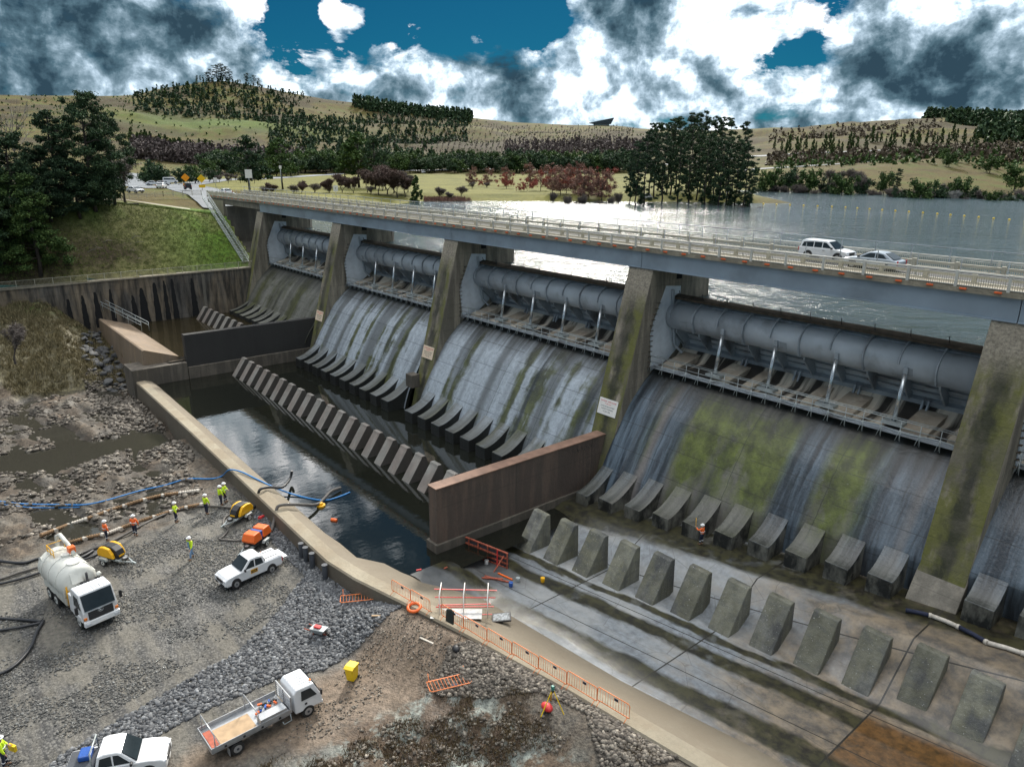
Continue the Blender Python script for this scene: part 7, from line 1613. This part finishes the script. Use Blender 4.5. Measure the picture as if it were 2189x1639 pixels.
# park shelter and pavilion on the ridge
x, y = azr(1358, 240); z = float(zland(np.array([x]), np.array([y]))[0]); sh = empty('park_shelter', (x, y, z), R_(48), 'dark roofed open picnic shelter at the left edge of the grove', 'shelter')
MB().prism([(-2.6, 2.5), (0, 3.3), (2.6, 2.5), (2.6, 2.35), (0, 3.1), (-2.6, 2.35)], -3.4, 3.4, 'x').build('roof', M_blk, sh)
for sx in (-2.9, 0, 2.9):
    for sy in (-2.2, 2.2): MB().box((sx, sy, 1.25), (.2, .2, 2.5)).build('post', M_barkp, sh)
MB().box((0, 0, .45), (4, 1.6, .9)).build('table', M_con, sh, .05)
x, y = azr(1282, 1292); z = float(zland(np.array([x]), np.array([y]))[0]); pv_ = empty('pavilion', (x, y, z), R_(44), 'distant wedge roofed pavilion on the ridge', 'building')
MB().prism([(-21, 3.5), (21, 12), (16, 2.2), (-12, 2.2)], -9, 9, 'y').build('roof', simple('slate_roof', (.03, .045, .06), .4), pv_); MB().bx(-13, 13, -7, 7, -1, 3.4).build('glazed_wall', simple('pavilion_glass', (.25, .28, .30), .3), pv_)
for (u, r) in [(1343, 232), (1590, 228)]:
    x, y = azr(u, r); z = float(zland(np.array([x]), np.array([y]))[0]); o = MB().box((0, 0, .3), (2.2, .7, .6)).build('park_bench', M_sign, None, .05); o.location = (x, y, z); tag(o, 'pale park bench by the lake, '+('left of the shelter' if u < 1400 else 'right of the grove'), 'bench')
for (u, r) in [(1508, 262), (1560, 256)]:
    x, y = azr(u, r); z = float(zland(np.array([x]), np.array([y]))[0]); l_ = empty('street_lamp', (x, y, z), 0, 'white street lamp between the trunks of the grove, '+('left one' if u < 1530 else 'right one'), 'lamp'); MB().cyl((0, 0, 0), (0, 0, 5), .07, 6).build('pole', M_rail, l_); MB().box((.5, 0, 5.0), (1.1, .2, .12)).build('lamp_head', M_sign, l_)
# ---- boulders and loose stone
def rock_mesh(name, seed, sub=2):
    bm = bmesh.new(); bmesh.ops.create_icosphere(bm, subdivisions=sub, radius=1); g_ = random.Random(seed)
    ax = [Vector((g_.gauss(0, 1), g_.gauss(0, 1), g_.gauss(0, 1))).normalized() for _ in range(9)]; of = [g_.uniform(.55, .85) for _ in ax]
    for v in bm.verts:
        for a, o in zip(ax, of):
            d_ = v.co.dot(a)
            if d_ > o: v.co -= a*(d_-o)*.92
        v.co *= 1+g_.uniform(-.04, .04)
    me = bpy.data.meshes.new(name); bm.to_mesh(me); bm.free(); return me
M_boul = concrete('dark_boulder', (.06, .062, .066), streak=.0, joints=(0, 0), tint=((.10, .10, .095), .5), rough=.7)
rms = [rock_mesh('boulder', 100+i) for i in range(5)]
for m_ in rms: m_.materials.append(M_boul)
poly = [gp(u, v, -2.5) for u, v in [(196, 668), (216, 700), (245, 730), (268, 765), (262, 795), (240, 800), (205, 785), (170, 770), (190, 735), (185, 700)]]
xs_ = [p[0] for p in poly]; ys_ = [p[1] for p in poly]; n = 0
while n < 130:
    x, y = RN.uniform(min(xs_), max(xs_)), RN.uniform(min(ys_), max(ys_))
    if not poly_in(poly, np.array([x]), np.array([y]))[0]: continue
    o = obj('boulder', rms[n % 5]); s_ = RN.uniform(.35, .85); o.scale = (s_*RN.uniform(.9, 1.4), s_, s_*RN.uniform(.55, .8)); o.rotation_euler = (RN.uniform(-.4, .4), RN.uniform(-.4, .4), RN.uniform(0, 6.28))
    o.location = (x, y, float(zdown(np.array([x]), np.array([y]))[0])+.30); tag(o, 'dark angular boulder in the riprap between the dry bank and the ochre sill', 'boulder', 'riprap boulders beside the ochre sill'); n += 1
def stones(name, pts, s0, s1, mat, label, seed=1, zf=zdown, dz=.3, flat=.65):
    g_ = np.random.default_rng(seed); bm = bmesh.new(); bmesh.ops.create_icosphere(bm, subdivisions=1, radius=1); bv = np.array([v.co[:] for v in bm.verts]); bf = np.array([[v.index for v in f.verts] for f in bm.faces]); bm.free()
    P = np.array(pts); n = len(P); z = zf(P[:, 0], P[:, 1]); s_ = g_.uniform(0, 1, n)**2.2*(s1-s0)+s0; q = g_.normal(size=(n, 4)); q /= np.linalg.norm(q, axis=1)[:, None]; w_, a, b, c = q.T
    Rm = np.stack([1-2*(b*b+c*c), 2*(a*b-c*w_), 2*(a*c+b*w_), 2*(a*b+c*w_), 1-2*(a*a+c*c), 2*(b*c-a*w_), 2*(a*c-b*w_), 2*(b*c+a*w_), 1-2*(a*a+b*b)], 1).reshape(n, 3, 3)
    sc = np.stack([s_*g_.uniform(.9, 1.5, n), s_, s_*g_.uniform(.6, 1, n)], 1); jit = 1+g_.uniform(-.22, .22, (n, len(bv), 1))
    V = np.einsum('nij,nkj->nki', Rm, bv[None]*sc[:, None]*jit); V[:, :, 2] *= flat; V += np.stack([P[:, 0], P[:, 1], z+s_*dz], 1)[:, None]
    F = (bf[None]+(np.arange(n)*len(bv))[:, None, None]).reshape(-1, 3); o = obj(name, npmesh(name, V.reshape(-1, 3), F), None, mat); tag(o, label, name.replace('_', ' '), None, 'stuff')
def stonemat(name, a, b_, c_):
    m, b = newmat(name); g_ = N('ShaderNodeNewGeometry'); P = g_.outputs['Position']; c = ramp(g_.outputs['Random Per Island'], [(.0, a), (.5, b_), (.93, c_), (1.0, tuple(min(1, q*1.6) for q in c_))])
    c = mix(ramp(noise(P, 6, 4, .7), [(.4, .4), (.6, 0.0)]), c, tuple(q*.5 for q in a)); setin(b, 'Base Color', c); setin(b, 'Roughness', .75); return m
S_blue = stonemat('blue_stone', (.038, .04, .045), (.09, .094, .10), (.19, .195, .20)); S_brn = stonemat('brown_stone', (.05, .042, .032), (.12, .10, .08), (.24, .21, .17)); S_pale = stonemat('pale_gravel', (.045, .045, .043), (.10, .10, .095), (.20, .198, .185))
gg = np.random.default_rng(17)
def inpoly(pl, n, Z=-4.4, den=None):
    P = [gp(u, v, Z) for u, v in pl]; a = np.array(P); lo, hi = a.min(0), a.max(0); out = []
    while len(out) < n:
        c = gg.uniform(lo, hi, (4000, 2)); c = c[poly_in(P, c[:, 0], c[:, 1])]
        if den is not None: c = c[gg.random(len(c)) < den(c[:, 0], c[:, 1])]
        out += c.tolist()
    return out[:n]
dn = lambda x, y: sstep(.38, .58, fbm(x/2.2, y/2.2, 4, 91))
stones('rubble', inpoly([(690, 1195), (760, 1290), (885, 1318), (800, 1370), (690, 1425), (600, 1440), (420, 1520), (200, 1639), (60, 1680), (110, 1620), (340, 1480), (500, 1390), (570, 1330), (620, 1270)], 17000), .04, .17, S_blue, 'blue grey rubble strip across the yard', 31)
stones('rubble', inpoly([(960, 1400), (1030, 1390), (1180, 1450), (1330, 1560), (1480, 1660), (1300, 1700), (1250, 1560), (1150, 1510), (1040, 1500), (930, 1470)], 9000, -3.4), .05, .17, S_brn, 'grey rubble along the near part of the sill', 32)
stones('gravel', inpoly([(60, 1260), (300, 1150), (440, 1085), (520, 1050), (700, 1235), (640, 1280), (400, 1420), (100, 1600), (-150, 1700), (-200, 1300)], 26000, -4.5, dn), .025, .085, S_pale, 'loose gravel scattered over the yard', 33)
stones('rubble', inpoly([(560, 1085), (640, 1180), (700, 1250), (740, 1290), (690, 1270), (600, 1180), (540, 1100)], 2600, -4.3), .05, .16, S_blue, 'stones piled against the foot of the sill', 34)
stones('rubble', inpoly([(250, 800), (330, 890), (420, 985), (400, 1010), (300, 960), (200, 880), (180, 820)], 2600, -4.9), .08, .34, S_brn, 'broken stones in the rocky bed beside the sill', 35)
stones('rock_debris', inpoly([(-60, 880), (200, 830), (400, 1000), (440, 1060), (200, 1120), (-60, 1180)], 5000, -5.0, dn), .05, .30, S_brn, 'loose rocks in the river bed at the left', 36)
stones('rock_debris', inpoly([(640, 1560), (900, 1500), (1150, 1530), (1400, 1680), (1500, 1900), (500, 1900), (560, 1650)], 5000, -3.6, dn), .03, .14, S_brn, 'loose rocks over the outcrop nearest the camera', 37)
stones('rock_debris', inpoly([(820, 1340), (960, 1340), (1080, 1420), (900, 1500), (700, 1560), (560, 1620), (700, 1450)], 2500, -4.0, dn), .02, .08, S_brn, 'small stones on the brown earth track', 38)
bp2 = [tuple(q) for q in inpoly([(560, 1600), (760, 1540), (950, 1490), (1100, 1500), (1250, 1580), (1450, 1700), (1500, 1900), (450, 1900)], 2600, -3.6, dn)]
tufts('dry_weeds', bp2, zdown, .35, .02, leafmat('dry_weeds', (.04, .028, .014), (.10, .07, .035), (.19, .15, .08)), 'dry brown weeds over the outcrop nearest the camera', 9, 41)
